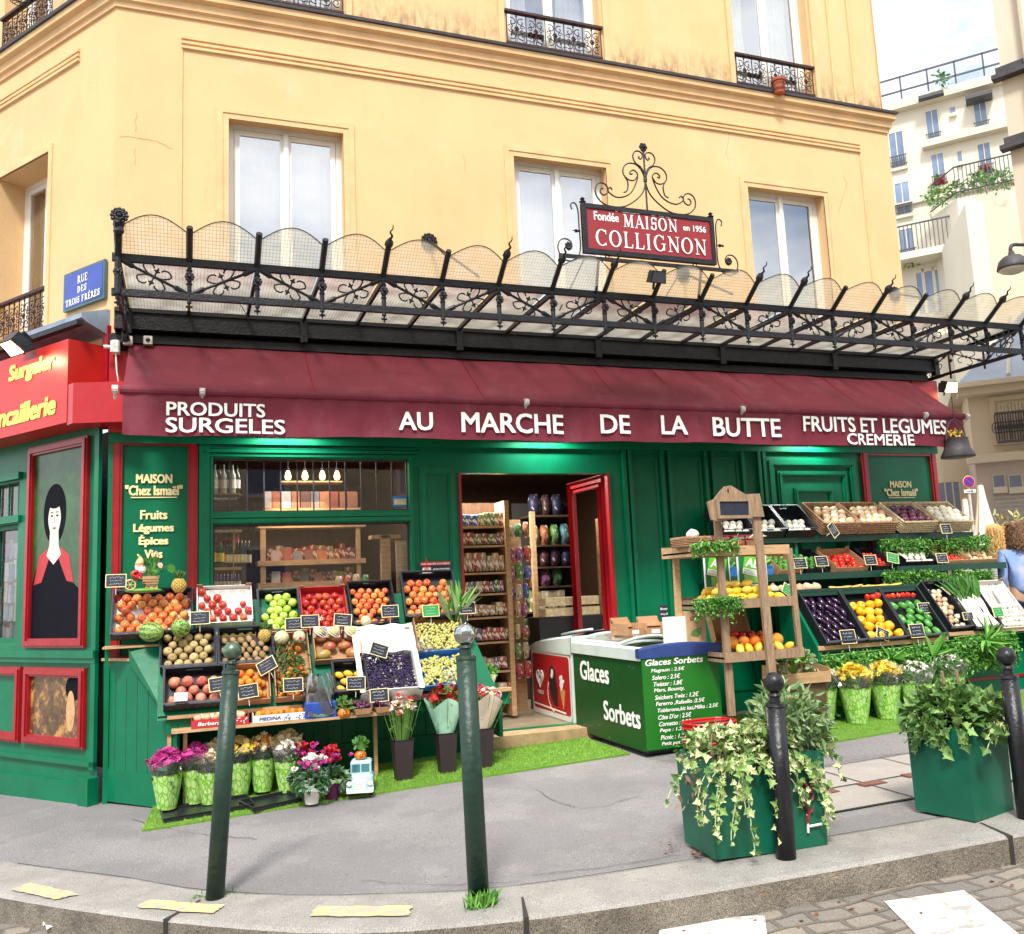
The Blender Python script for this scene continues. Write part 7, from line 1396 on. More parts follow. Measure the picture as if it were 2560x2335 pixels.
# wooden rack on the pavement
RY = -1.60; rk = thing('wooden_rack', 'weathered wooden display rack with a chalkboard header and three trays', 'display rack', (4.85, -1.4, g(4.85)))
def post(px0, py0, px1, py1, y, w, d, m=oldwood):
 a, b = aty(px0, py0, y), aty(px1, py1, y); mb = MB(); ax = (b - a); mb.add([(a.x - w / 2, y, a.z), (a.x + w / 2, y, a.z), (a.x + w / 2, y + d, a.z), (a.x - w / 2, y + d, a.z), (b.x - w / 2, y, b.z), (b.x + w / 2, y, b.z), (b.x + w / 2, y + d, b.z), (b.x - w / 2, y + d, b.z)], [(0, 1, 2, 3), (7, 6, 5, 4), (1, 0, 4, 5), (2, 1, 5, 6), (3, 2, 6, 7), (0, 3, 7, 4)]); mb.obj('post', m, rk)
post(1893, 1290, 1942, 1780, -1.69, .072, .03); post(1795, 1290, 1832, 1790, -1.62, .06, .03); post(1690, 1365, 1700, 1560, -1.30, .05, .03, wood); post(1975, 1370, 2010, 1700, -1.22, .05, .03)
HB = mat4((0, -1.70, 0)); hp = [atf(*p, HB) for p in ((1768, 1255), (1785, 1248), (1800, 1228), (1812, 1216), (1825, 1214), (1842, 1224), (1862, 1236), (1897, 1234), (1903, 1262), (1909, 1292), (1880, 1292), (1795, 1304), (1778, 1300))]; mb = MB(HB); mb.poly([(p.x, p.z) for p in hp][::-1], -.012, .012); mb.obj('header', oldwood, rk)
a, b = atf(1792, 1250, HB), atf(1868, 1296, HB); mb = MB(HB); mb.frame(a.x - .02, b.x + .03, b.z, a.z + .01, .025, -.03, -.012); mb.obj('board_frame', oldwood, rk); mb = MB(HB); mb.box(a.x, b.x + .01, -.018, -.013, b.z + .02, a.z - .01); mb.obj('chalkboard', slate, rk)
p = atf(1818, 1227, HB); mb = MB(HB); mb.box(p.x - .007, p.x + .007, -.0135, -.012, p.z - .016, p.z + .016); mb.obj('slot', black, rk)
SZ = [aty(1905, 1372, -1.66).z, aty(1915, 1503, -1.66).z, aty(1925, 1634, -1.66).z]
for k, z in enumerate(SZ):
 x0, x1 = ((4.36, 5.28), (4.50, 5.32), (aty(1808, 1620, -1.655).x, 5.34))[k]; mb = MB(); mb.box(x0, x1, -1.655, -1.19, z - .02, z - .005); mb.box(x0, x1, -1.67, -1.655, z - .045, z + .03); mb.box(x0, x1, -1.19, -1.175, z - .045, z + .05); mb.box(x0, x0 + .015, -1.655, -1.19, z - .045, z + .03); mb.box(x1 - .015, x1, -1.655, -1.19, z - .045, z + .03); mb.obj('shelf_tray', oldwood if k else wood, rk)
M, t = crate('small wicker basket of red packets at the left end of the rack', 4.33, -1.62, SZ[0] + .032, .24, .2, 0, 'wicker', .05, .075); fill(M, .24, .2, 'tomato', .03, 'red tomato in the small wicker basket on the rack', 'tomatoes in the small wicker basket', z0=.05)
pz = aty(1730, 1318, -1.52); putfruit('white_turnip', I, (pz.x, pz.y, SZ[0] + .135), .052, 'large white squash on the left end of the rack', None, 'white_squash', (0, 0, 0), 'squash')
for k, px in enumerate((1765, 1800, 1838, 1868)):
 p = aty(px, 1350, -1.45); s = .075; t = thing('fruit_punnet', ['red printed punnet left of the rack header post', 'red printed punnet behind the rack header post', 'red printed punnet below the chalkboard', 'red printed punnet beside the right rack post'][k], 'punnet', (p.x, -1.45, SZ[0] + .002)); mb = MB(); mb.bbox(-s, s, -.06, .06, 0, .08, .008); mb.obj('tray', mat('orange_card', (.60, .30, .15), .6, var=.3, scale=30), t, world=False); mb = MB(); mb.bbox(-s + .004, s - .004, -.056, .056, .078, .125, .01); mb.obj('cover', pred, t, world=False); mb = MB(); text(mb, 'Pilotis', -.05, .05, .09, .115, -.058, .02, .2); mb.obj('lettering', whitep, t, world=False)
for k, (px, kk, lb) in enumerate(((1838, 'tomato', 'round orange red tomato on the top tray of the rack'), (1850, 'red_apple', 'dark red fruit next to the tomato on the top tray'), (1815, 'green_apple', 'pale green fruit left of the tomato on the top tray'))): p = aty(px, 1352, -1.62); putfruit(kk, I, (p.x, -1.60, SZ[0] + .04), .036, lb, None, ['tomato', 'red_fruit', 'green_fruit'][k], None, 'fruit')
p = aty(1872, 1345, -1.63); mb = MB(); 
for i in range(8): leaf(mb, (0, 0, 0), (random.gauss(.9, .2), random.gauss(0, .15), random.gauss(.25, .12)), .15, 'blade', k=0, W=1.6)
solo(mb, 'spring_onions', [white2], 'white stalks lying on the top tray by the right post', 'vegetable', tuple(p), rot=(0, 0, 0))
for k, z in ((1, SZ[1]), ): 
 M = mat4((4.52, -1.64, z)); fill(M, .74, .40, 'lemon', .044, 'yellow lemon heaped on the middle rack tray', 'lemons on the middle rack tray', z0=.035, flat=(1.4, 0, 1)); fill(mat4((4.58, -1.60, z + .055)), .58, .30, 'lemon', .044, 'yellow lemon heaped on the middle rack tray', 'lemons on the middle rack tray', z0=.035, flat=(1.4, 0, 1)); fill(mat4((4.66, -1.54, z + .11)), .38, .2, 'lemon', .044, 'yellow lemon heaped on the middle rack tray', 'lemons on the middle rack tray', z0=.035, flat=(1.4, 0, 1))
fill(mat4((4.72, -1.64, SZ[2])), .60, .24, 'lemon', .042, 'yellow grapefruit along the front of the lowest rack tray', 'grapefruits on the lowest rack tray', z0=.04, rows=2, name='grapefruit', cat='grapefruit'); fill(mat4((4.72, -1.55, SZ[2] + .05)), .56, .2, 'orange', .05, 'large orange heaped on the lowest rack tray', 'oranges on the lowest rack tray', z0=.04, rows=2)
fill(mat4((4.75, -1.40, SZ[2] + .10)), .45, .18, 'tomato', .036, 'red tomato at the back of the lowest rack tray', 'tomatoes on the lowest rack tray', z0=.04, rows=2)
M, t = crate('open cardboard box standing on end behind the tomatoes', 4.74, -1.25, SZ[2] + .08, .34, .28, 1.25, 'card', -.05, .08)
def garland(lab, A, B, n, r=(.05, .05), L=.03, y0=None, ks=(0, 1, 1, 2), drop=.0, cat='garland', shape='oval', parent=None):
 t = thing('leafy_garland', lab, cat, tuple(A)); A, B = Vector(A), Vector(B); mb = MB(); mb.tube([A, A.lerp(B, .5), B], .006, 4); mb.obj('wire', stemm, t); mb = MB()
 for i in range(n): q = random.random(); p = A.lerp(B, q); bl = .6 + .4 * abs(sin(q * 17 + 1)); leaf(mb, p + Vector((random.gauss(0, .01), random.gauss(-.01, r[0] * .5), -abs(random.gauss(0, r[1])) * bl * 1.0 + random.gauss(0, .015) - drop * random.random())), rdir(-.2) + Vector((0, -.6, 0)), L * random.uniform(.6, 1.2), shape, k=random.choice(ks))
 o = mb.obj('leaves', [dkB, pars, pars2], t); return t
a, b = aty(1728, 1362, -1.69), aty(1845, 1352, -1.69); garland('green leafy garland hung along the top tray of the rack', a, b, 700, (.05, .045))
a, b = aty(1735, 1500, -1.69), aty(1848, 1492, -1.69); garland('green leafy garland hung along the middle tray of the rack', a, b, 1000, (.05, .075))
for (px0, px1, py0, py1, lb) in ((1757, 1805, 1380, 1468, 'left green and white framed board with two letters behind the rack'), (1840, 1897, 1378, 1462, 'right green and white framed board with two letters behind the rack')):
 BF = mat4((0, -1.02, 0)); a, b = atf(px0, py0, BF), atf(px1 + 22, py1, BF); t = thing('certificate_board', lb, 'sign', (a.x, -1.02, b.z)); mb = MB(BF); mb.box(a.x, b.x, -.006, .006, b.z, a.z); mb.obj('frame', whitep, t); mb = MB(BF); mb.box(a.x + .012, b.x - .012, -.009, -.006, b.z + .012, a.z - .012); mb.obj('field', mat('board_green', (.0, .16, .05), .5), t)
 R = BF @ mat4(((a.x + b.x) / 2 - .005, -.011, a.z - .14), ry=.22); mb = MB(R); mb.box(-.09, .09, -.001, .001, -.08, .09); mb.obj('emblem', mat('emblem_green', (.12, .50, .02), .5), t); mb = MB(R); text(mb, 'AB', -.065, .07, -.01, .07, -.003, .03, .15); mb.obj('lettering', whitep, t); mb = MB(R); mb.box(-.09, .09, -.0025, -.001, -.08, -.025); mb.obj('caption', whitep, t); mb = MB(R); text(mb, 'AGRICULTURE', -.08, .08, -.048, -.03, -.004, .0); mb.obj('caption_text', pars, t); mb = MB(R); text(mb, 'BIOLOGIQUE', -.08, .08, -.075, -.056, -.004, .0); mb.obj('caption_text', pars, t); mb = MB(BF); mb.box(a.x + .06, b.x - .06, -.011, -.009, b.z + .02, b.z + .10); mb.obj('small_label', pars2, t)
M, t = crate('pale wooden box of green cabbages on the ground right of the rack', 5.28, -1.42, .60, .48, .30, .1, 'wood', -.05, .12); leafm = MB()
for q in ((5.42, -1.28, .78), (5.62, -1.28, .76)):
 for i in range(90): d = rdir(.6); leaf(leafm, Vector(q) + d * .055, d + rdir() * .5, .07, 'petal', k=random.choice((0, 1, 2)), W=1.2)
solo(leafm, 'cabbage', [sageB, pars2, lmat('white_leaf', (.6, .65, .45))], 'pale green leafy cabbages in the wooden box right of the rack', 'cabbage')
boxthing('trestle_box', 'upturned dark crate carrying the pale wooden cabbage box', 'crate', (5.52, -1.26, g(5.5)), (.44, .28, .40), darkwood)
M, t = crate('green plastic crate of mixed vegetables behind the red baskets', 4.82, -1.98, .42, .36, .26, .15, 'black', .0, .12)
t.children[0].data = t.children[0].data.copy(); t.children[0].data.materials[0] = bgr
boxthing('support_crate', 'dark crate under the green vegetable crate', 'crate', (5.0, -1.84, g(5)), (.34, .24, .23), black)
fill(M, .36, .26, 'aubergine', .03, 'small aubergine in the green plastic crate', 'aubergines in the green plastic crate', flat=(1.4, 0, .5), z0=.08); fill(M, .3, .2, 'red_pepper', .032, 'red pepper in the green plastic crate', 'red peppers in the green plastic crate', z0=.12, rows=2)
# the vegetable stand on the right
vs_ = thing('vegetable_stand', 'dark green stepped stand with black crates of peppers and aubergines', 'display stand', (7.0, -.9, g(7)))
def gp_(x, y, z): return (x, y, z)
def tray3(parent, x0, x1, yb, zb, yt, zt, m=green, th=.02):
 mb = MB(); mb.add([(x0, yb, zb), (x1, yb, zb), (x1, yt, zt), (x0, yt, zt), (x0, yb, zb - th), (x1, yb, zb - th), (x1, yt, zt - th), (x0, yt, zt - th)], [(0, 1, 2, 3), (7, 6, 5, 4), (0, 4, 5, 1), (1, 5, 6, 2), (2, 6, 7, 3), (3, 7, 4, 0)]); mb.obj('sloping_deck', m, parent)
for x0, x1 in ((5.92, 7.36), (7.42, 8.5)): tray3(vs_, x0, x1, -1.12, .83 if x0 < 7 else .87, -.78, 1.28 if x0 < 7 else 1.30)
def side(x, pts, m=green2, nm='end_board'):
 mb = MB(mat4((x, 0, 0), rz=pi / 2)); mb.poly([(y, z) for y, z in pts][::-1], -.012, .012); mb.M = Matrix(); mb.obj(nm, m, vs_)
for x in (5.90, 7.39, 8.5): side(x, [(-1.14, g(x)), (-1.14, .86), (-.80, 1.32), (-.62, 1.32), (-.62, g(x))])
mb = MB(); mb.box(5.89, 7.38, -1.15, -1.13, .835, .872); mb.obj('front_lip', wood, vs_); mb = MB(); mb.box(7.40, 8.51, -1.15, -1.13, .875, .91); mb.obj('front_lip', wood, vs_)
mb = MB(); mb.box(5.91, 7.38, -1.12, -1.10, g(5.9) - .05, .80); mb.obj('front_board', green2, vs_)
for (x0, x1, y0, y1, z, nm) in ((5.35, 7.3, -.62, -.1, 1.49, 'middle_shelf'), (5.2, 8.6, -.42, -.09, 1.86, 'top_shelf'), (7.3, 8.75, -.66, -.1, 1.52, 'middle_shelf'), (5.6, 7.35, -.85, -.5, 1.34, 'low_shelf')):
 mb = MB(); mb.box(x0, x1, y0, y1, z - .02, z); mb.box(x0, x1, y0 - .015, y0, z - .03, z + .035); mb.obj(nm, mat('dark_green_paint', (.003, .045, .026), .4), vs_)
for x in (5.4, 6.3, 7.34, 8.6):
 for y in (-.12, -.4): mb = MB(); mb.box(x, x + .035, y, y + .035, g(x), 1.84); mb.obj('upright', green, vs_)
M_, t_ = None, None
TS = atan2(.45, .34)
xs = [5.95, 6.42, 6.89]
for i, (x, lb) in enumerate(zip(xs, ('black crate of glossy purple aubergines', 'black crate of yellow peppers with a few red ones', 'black crate of green peppers with a few red ones'))):
 M, t = crate(lb, x, -1.12, .85, .45, .56, TS, 'black', 0, .10)
 if i == 0: fill(M, .45, .56, 'aubergine', .040, 'glossy purple aubergine in the leftmost slanted crate', 'aubergines in the slanted crate', flat=(1.45, 0, .25), z0=.05)
 if i == 1: fill(M, .45, .50, 'yellow_pepper', .048, 'yellow pepper in the middle slanted crate', 'yellow peppers in the slanted crate', z0=.055); fill(M @ mat4((.22, .42, .03)), .22, .12, 'red_pepper', .03, 'red pepper at the top of the yellow pepper crate', 'red peppers above the yellow ones', z0=.06)
 if i == 2: fill(M, .45, .46, 'green_pepper', .044, 'green pepper in the right slanted crate', 'green peppers in the slanted crate', flat=(1.4, 0, .2), z0=.055); fill(M @ mat4((.0, .42, .02)), .4, .12, 'red_pepper', .03, 'red pepper at the top of the green pepper crate', 'red peppers above the green ones', z0=.06)
M, t = crate('black crate of small packed vegetables beside the green peppers', 7.42, -1.10, .90, .26, .55, TS, 'black'); fill(M, .26, .5, 'onion', .03, 'small packed onion in the narrow black crate', 'onions in the narrow slanted crate')
M, t = crate('black crate of long leeks on the right stand', 7.70, -1.12, .88, .34, .56, TS, 'black'); mb = MB(M)
for i in range(22): x = .03 + random.random() * .28; mb.k = 0; mb.tube([(x, .03, .05 + random.random() * .03), (x + random.gauss(0, .03), .30, .08), (x + random.gauss(0, .06), .5, .09)], [.014, .013, .008], 6); [leaf(mb, (x, .32, .08), (random.gauss(0, .35), 1, random.gauss(.25, .2)), .28, 'blade', k=1, W=1.4) for _ in range(3)]
solo(mb, 'leeks', [white2, dkB], 'white and green leeks lying in the black crate', 'leek', kind='stuff')
M, t = crate('pale box of white asparagus and mushrooms at the right stand end', 8.06, -1.12, .88, .40, .56, TS, 'white'); fill(M, .4, .3, 'white_turnip', .03, 'white mushroom in the pale box at the stand end', 'mushrooms in the pale box', z0=.045); mb = MB(M)
for i in range(24): x = .03 + random.random() * .34; mb.tube([(x, .25, .05), (x + random.gauss(0, .01), .5, .06 + random.random() * .02)], .010, 5)
solo(mb, 'asparagus', white2, 'white asparagus spears in the pale box at the stand end', 'asparagus', kind='stuff')
fill(mat4((5.68, -.84, 1.345)), .6, .22, 'onion', .045, 'golden onion on the low shelf above the aubergines', 'onions on the low shelf', z0=.04, rows=2)
banm = mat('banana_skin', (.72, .50, .10), .5, var=.3, scale=20)
for k in range(7):
 mb = MB(); mb.smooth = True; P = [(.11 * sin(a), 0, .11 * (1 - cos(a))) for a in [-.85 + 1.7 * i / 9 for i in range(10)]]; mb.tube(P, [.006, .014, .019, .021, .021, .021, .021, .018, .013, .006], 8); solo(mb, 'banana', banm, 'yellow banana lying in a row on the low shelf', 'banana', (6.45 + k * .11, -.76 + random.uniform(-.03, .03), 1.365), 'bananas on the low shelf', (1.2, random.uniform(-.2, .2), random.uniform(-.6, .3)))
M, t = crate('bright blue box of green cabbages on the middle shelf', 5.45, -.60, 1.495, .42, .32, .25, 'blue', 0, .11); 
for k in range(5):
 leafm = MB(); q = Vector((0, 0, 0))
 for i in range(60): d = rdir(.5); leaf(leafm, q + d * .045, d + rdir() * .4, .06, 'petal', k=random.choice((0, 1)), W=1.3)
 leafm.k = 0; leafm.ball(q, .05, n=10, m=7); solo(leafm, 'cabbage', [pars2, sageB], 'pale green cabbage in the bright blue box', 'cabbage', tuple(M @ Vector((.07 + .08 * k, .14 + .05 * (k % 2), .09))), 'cabbages in the blue box')
for x, w, lb, st_, kind, r, fl in ((5.92, .28, 'brown box of cucumbers behind two price cards', 'card', 'green_pepper', .026, 'dark green cucumber in the brown box on the middle shelf'), (6.22, .30, 'black crate of courgettes on the middle shelf', 'black', 'green_pepper', .028, 'green courgette in the black crate on the middle shelf'), (6.58, .40, 'brown box of shiny red tomatoes on the middle shelf', 'card', 'tomato', .036, 'shiny red tomato in the brown box on the middle shelf'), (7.05, .25, 'black crate of small radishes on the middle shelf', 'black', 'tomato', .02, 'small radish in the black crate on the middle shelf'), (7.45, .42, 'black crate of turnips and red onions on the right stand', 'black', 'white_turnip', .034, 'white turnip in the black crate on the right stand'), (7.92, .36, 'wooden crate of carrots on the right stand', 'wood', 'tomato', .026, 'orange red baby carrot in the wooden crate on the right stand'), (8.3, .38, 'wooden crate of potatoes on the right stand', 'wood', 'onion', .03, 'brown potato in the wooden crate on the right stand')):
 M, t = crate(lb, x, -.60, 1.50 if x < 7.3 else 1.53, w, .34, .55, st_, 0, .10); fill(M, w, .34, kind, r, fl, fl + 's', z0=.05, name=fl.split(' in ')[0].split()[-1], cat=fl.split(' in ')[0].split()[-1])
for i, (x, w, lb) in enumerate(((5.42, .36, 'leftmost black crate of pale turnips on the top shelf'), (5.80, .34, 'middle black crate of garlic on the top shelf'), (6.16, .34, 'right black crate of white roots on the top shelf'))):
 M, t = crate(lb, x, -.44, 1.88, w, .38, .75, 'black', 0, .12); fill(M, w, .26, 'white_turnip', .036, ['pale turnip in the leftmost top crate', 'garlic bulb in the middle top crate', 'white root in the right top crate'][i], ['turnips in the leftmost top crate', 'garlic in the middle top crate', 'roots in the right top crate'][i], z0=.045, name=['turnip', 'garlic', 'root'][i], cat='vegetable')
for i, (x, w, st_, lb) in enumerate(((6.55, .42, 'wicker', 'brown wicker basket of golden squash on the top shelf'), (7.02, .46, 'wicker', 'brown wicker basket of ginger beside the golden squash'), (7.58, .44, 'pale', 'pale woven basket of beetroot with a black card'), (8.08, .46, 'pale', 'pale woven basket of white mushrooms at the end of the top shelf'))):
 M, t = crate(lb, x, -.50 + .02 * i, 1.90, w, .40, .62, st_, .0, .13); kd = ['onion', 'onion', 'plum', 'white_turnip'][i]; nm = ['squash', 'ginger_root', 'beetroot', 'mushroom'][i]; fill(M, w, .34, kd, .042, nm.replace('_', ' ') + ' heaped in the ' + ['left brown', 'right brown', 'left pale', 'right pale'][i] + ' woven basket', nm.replace('_', ' ') + 's in a woven basket', z0=.115, name=nm, cat=nm.replace('_', ' '))
for (A, B, n, rr, lb) in (((2200, 1350, -.47), (2330, 1352, -.47), 1300, (.06, .09), 'leafy green garland hanging from the top shelf under the wicker baskets'), ((2340, 1352, -.5), (2468, 1340, -.5), 1300, (.06, .09), 'leafy green garland hanging from the far end of the top shelf'), ((2210, 1432, -.69), (2290, 1430, -.69), 900, (.06, .09), 'short leafy garland under the red onion crate'), ((2300, 1425, -.69), (2375, 1440, -.69), 900, (.06, .09), 'leafy garland between the red onions and the carrots'), ((2385, 1428, -.69), (2475, 1430, -.69), 1000, (.06, .09), 'leafy garland under the potato crate')):
 garland(lb, aty(*A), aty(*B), n, rr, .035)
for (A, B, n, rr, dr, lb) in (((2052, 1640, -1.16), (2230, 1622, -1.16), 3800, (.05, .05), .40, 'thick leafy cover hanging below the aubergine and pepper crates'), ((2230, 1622, -1.16), (2390, 1600, -1.16), 3000, (.05, .05), .38, 'thick leafy cover hanging below the green pepper crate'), ((2385, 1595, -1.16), (2530, 1575, -1.16), 2400, (.05, .05), .24, 'thick leafy cover hanging below the leeks and asparagus')):
 garland(lb, aty(*A), aty(*B), int(n * 1.5), rr, .045, drop=dr, ks=(0, 1, 1, 2, 2))
for px, py, lb in ((2225, 1650, 'spray of long drooping green blades below the pepper crates'), (2330, 1640, 'spray of broad drooping green blades in the leafy cover'), (2465, 1600, 'spray of thin drooping green blades below the leeks')):
 mb = MB(); p = aty(px, py, -1.24)
 for i in range(40): leaf(mb, (0, 0, 0), (random.gauss(.3, .5), random.gauss(-.4, .3), random.gauss(-.2, .5)), random.uniform(.12, .24), 'blade', k=random.choice((0, 1)), W=1.6, curl=.6)
 solo(mb, 'drooping_leaves', [pars, pars2], lb, 'leaves', tuple(p))
GF = mat4((0, -1.0, 0)); a, b = atf(2385, 1640, GF), atf(2500, 1755, GF); mb = MB(); mb.box(7.40, 8.52, -1.0, -.98, g(7.4), .88); mb.obj('name_board', green, vs_); mb = MB(); z = atf(2440, 1698, GF).z; mb.box(7.40, 8.52, -1.012, -1.0, z - .014, z + .014); mb.obj('red_stripe', red, vs_)
mb = MB(GF); a, b = atf(2385, 1672, GF), atf(2482, 1672, GF); text(mb, 'Légumes', a.x - .15, b.x, atf(2440, 1678, GF).z, atf(2440, 1638, GF).z, -.004, .04); mb.obj('lettering', ylet, vs_)
for (px, py, y, lb, kw) in ((2000, 1408, -.66, 'left price card on the cucumber box', {}), (2054, 1403, -.66, 'right price card on the cucumber box', {}), (2176, 1400, -.66, 'price card right of the red tomatoes', {}), (2232, 1395, -.66, 'tilted green price card by the red onions', {'m': green_card, 'ry': .2}), (2355, 1395, -.66, 'dark price card above the carrots', {}), (2120, 1592, -1.18, 'price card at the foot of the aubergine crate', {'w': .16, 'h': .12}), (2207, 1585, -1.16, 'slanted price card at the foot of the yellow pepper crate', {'ry': .4}), (2292, 1577, -1.18, 'price card at the foot of the green pepper crate', {'w': .16, 'h': .12}), (2310, 1520, -1.0, 'price card on the narrow crate of small packets', {}), (2420, 1540, -1.12, 'price card in front of the leeks', {'w': .12, 'h': .07}), (2495, 1530, -1.12, 'green price card on the pale asparagus box', {'m': green_card, 'w': .12}), (1972, 1477, -.88, 'tilted green price card by the golden onions', {'m': green_card, 'ry': .6}), (2083, 1325, -.62, 'price card clipped to the brown wicker basket', {'ry': 1.0}), (2365, 1322, -.6, 'black price card on the pale woven basket', {'w': .13})): pricecard(px, py, y, lb, **kw)
# inside the shop
def printed(name, cols, lab=(.8, .75, .65), sc=3.2, thr=.5):
 m = mat(name, cols[0], .45, var=.2, scale=18, rnd=cols); t, b, cur, src = tail(m); v = nd(t, 'ShaderNodeTexVoronoi'); v.inputs['Scale'].default_value = sc; t.links.new(src, v.inputs['Vector']); s = nd(t, 'ShaderNodeSeparateColor'); t.links.new(v.outputs['Color'], s.inputs[0])
 r = nd(t, 'ShaderNodeMath', operation='GREATER_THAN'); r.inputs[1].default_value = 1 - thr * .6; t.links.new(s.outputs[0], r.inputs[0]); overlay(m, r.outputs[0], lab)
 r2 = nd(t, 'ShaderNodeMath', operation='GREATER_THAN'); r2.inputs[1].default_value = .8; t.links.new(s.outputs[1], r2.inputs[0]); overlay(m, r2.outputs[0], (.05, .02, .02)); return m
pk1 = printed('packet_print', [(.45, .02, .03), (.55, .40, .22), (.06, .22, .04), (.04, .12, .40), (.5, .05, .04), (.30, .12, .05), (.6, .5, .35)])
pk2 = printed('dark_packet_print', [(.03, .03, .07), (.02, .03, .10), (.10, .03, .03), (.05, .04, .03)], (.45, .42, .5), 5, .35)
bm = MB(); bm.bbox(-.5, .5, -.5, .5, 0, 1, .02); BOXM = bm.mesh('packet', [pk1]); BOXD = bm.mesh('dark_packet', [pk2])
bg_ = MB(); bg_.smooth = True; bg_.sheet(14, 10, lambda u, v: (.5 * cos(2 * pi * u) * (sin(pi * (.12 + .76 * v)) ** .5), .35 * sin(2 * pi * u) * sin(pi * v) ** .6, v)); BAGM = bg_.mesh('bag', [pk1]); BAGD = bg_.mesh('dark_bag', [pk2])
def goods(me, nm, cat, lab, grp, pxl, pxr, pyb, y, wr, hr, d=.12, dy=0, rows=1):
 a, b = aty(pxl, pyb, y), aty(pxr, pyb, y); z = a.z; 
 for r in range(rows):
  x = a.x
  while x < b.x - wr[0]:
   w = random.uniform(*wr); h = random.uniform(*hr); o = bpy.data.objects.new(nm, me); scene.collection.objects.link(o); o.location = (x + w / 2, y + d / 2 + dy, z + .002); o.scale = (w * .96, d, h); o.rotation_euler = (0, 0, random.uniform(-.06, .06)); tag(o, lab, cat, grp); x += w
  z += hr[1]
SY1 = .75; dsh = thing('shop_shelves', 'tall wooden shelves of biscuit packets just inside the open doorway', 'shelves', (3.1, SY1, .25))
lines = [(1315, 'top'), (1363, 'second'), (1431, 'third'), (1484, 'fourth'), (1543, 'fifth'), (1606, 'sixth'), (1680, 'seventh'), (1747, 'lowest')]
xr = aty(1268, 1500, SY1).x
for py, nm in lines:
 z = aty(1200, py, SY1).z; mb = MB(); mb.box(2.76, xr, SY1, SY1 + .28, z - .022, z - .002); mb.obj('shelf_board', wood, dsh)
 goods(BOXM, 'packet', 'packet', nm + ' shelf packet on the doorway shelves', 'packets on the %s doorway shelf' % nm, 1143, 1262 + (py - 1315) * .05, py, SY1 + .02, (.045, .10), (.10, .13) if py != 1431 else (.15, .19), .14)
mb = MB(); mb.box(xr, xr + .05, SY1 - .02, SY1 + .3, .25, aty(1257, 1252, SY1).z); mb.obj('side_post', wood, dsh); mb = MB(); mb.box(2.76, xr, SY1 + .28, SY1 + .30, .25, 2.4); mb.obj('back_board', darkwood, dsh)
mb = MB(); mb.box(xr + .05, xr + .28, SY1 + .28, SY1 + .30, .25, 2.22); mb.obj('side_board', wood, dsh)
for k, py in enumerate((1345, 1405, 1450, 1500, 1545, 1600, 1650, 1700)): goods(BAGM, 'bag', 'bag', ['topmost', 'second', 'third', 'fourth', 'fifth', 'sixth', 'seventh', 'lowest'][k] + ' row of bright bags hung on the end of the doorway shelves', 'bags hung in row %s of the doorway shelves' % 'abcdefgh'[k], 1272, 1338, py, SY1 + .1, (.07, .10), (.13, .17), .08)
for k, (Y0, Y1) in enumerate(((1240, 1352), (1376, 1482))):
 a, b = aty(1462, Y1, 1.0), aty(1500, Y0, 1.0); t = thing('framed_picture', ['upper', 'lower'][k] + ' white framed picture seen through the open door glass', 'picture', (a.x, 1, a.z)); mb = MB(); mb.box(a.x, b.x, 1, 1.02, a.z, b.z); mb.obj('mount', white, t); mb = MB(); mb.box(a.x + .03, b.x - .03, .99, 1, a.z + .1, b.z - .1); mb.obj('print', mat('picture_print', (.3, .12, .08), .6, var=.6, scale=30), t)
bsh = thing('back_shelves', 'dark shelves of drinks and snack packs deep inside the doorway', 'shelves', (4.0, 1.9, .25)); SY2 = 1.75
for k, py in enumerate((1288, 1363, 1418, 1467, 1530, 1600)):
 a, b = aty(1325, py, SY2), aty(1440, py, SY2); mb = MB(); mb.box(a.x, b.x, SY2, SY2 + .35, a.z - .02, a.z); mb.obj('shelf_board', darkwood, bsh); goods((BAGD, BAGM, BAGD, BAGM, BOXM, BOXM)[k], 'pack', 'pack', ['topmost', 'second', 'third', 'fourth', 'fifth', 'lowest'][k] + ' row of dark packs on the back shelves through the doorway', 'packs on back shelf row ' + 'abcdef'[k], 1328, 1436, py, SY2 + .02, (.12, .17), (.2, .26), .2)
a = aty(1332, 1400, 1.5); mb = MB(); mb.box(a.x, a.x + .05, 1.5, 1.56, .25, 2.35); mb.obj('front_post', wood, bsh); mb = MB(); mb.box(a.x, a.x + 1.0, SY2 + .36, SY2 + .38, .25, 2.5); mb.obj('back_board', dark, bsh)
for k in (0, 1): p = aty(1392, 1540 - 26 * k, .9); boxthing('carton', ['lower pale yellow carton inside the door behind the freezer', 'upper pale yellow carton inside the door behind the freezer'][k], 'box', (p.x, .9, p.z), (.33, .22, .085), cr_)
boxthing('shop_counter', 'dark metal counter inside the doorway behind the freezers', 'counter', (aty(1392, 1540, .9).x, .95, .25), (.5, .35, aty(1392, 1540, .9).z - .255), black)
lampm = mat('ceiling_or_fill_lamp', (1, 1, 1), .5, var=0, emit=(1, .98, .92), estr=4)
for (x, y, lb) in ((3.35, 1.0, 'white ceiling light panel just inside the doorway'), (1.7, .62, 'added unseen fill light panel above the window display')):  # the window panel is an added fill light, hidden above the glass
 t = thing('ceiling_or_fill_light', lb, 'lamp', (x, y, 2.93)); mb = MB(); mb.box(-.35, .35, -.3, .3, -.02, .01); mb.obj('diffuser', lampm, t, world=False); arealight((x, y, 2.88), (0, 0, 0), .6, 62 if x > 3 else 7, (1, .94, .84))
IY = .85; ws = thing('window_shelves', 'wooden display shelves standing behind the shop window', 'shelves', (1.6, IY, .25)); W2 = lambda X, Y: (450 + X * .3472, 1050 + Y * .3472)
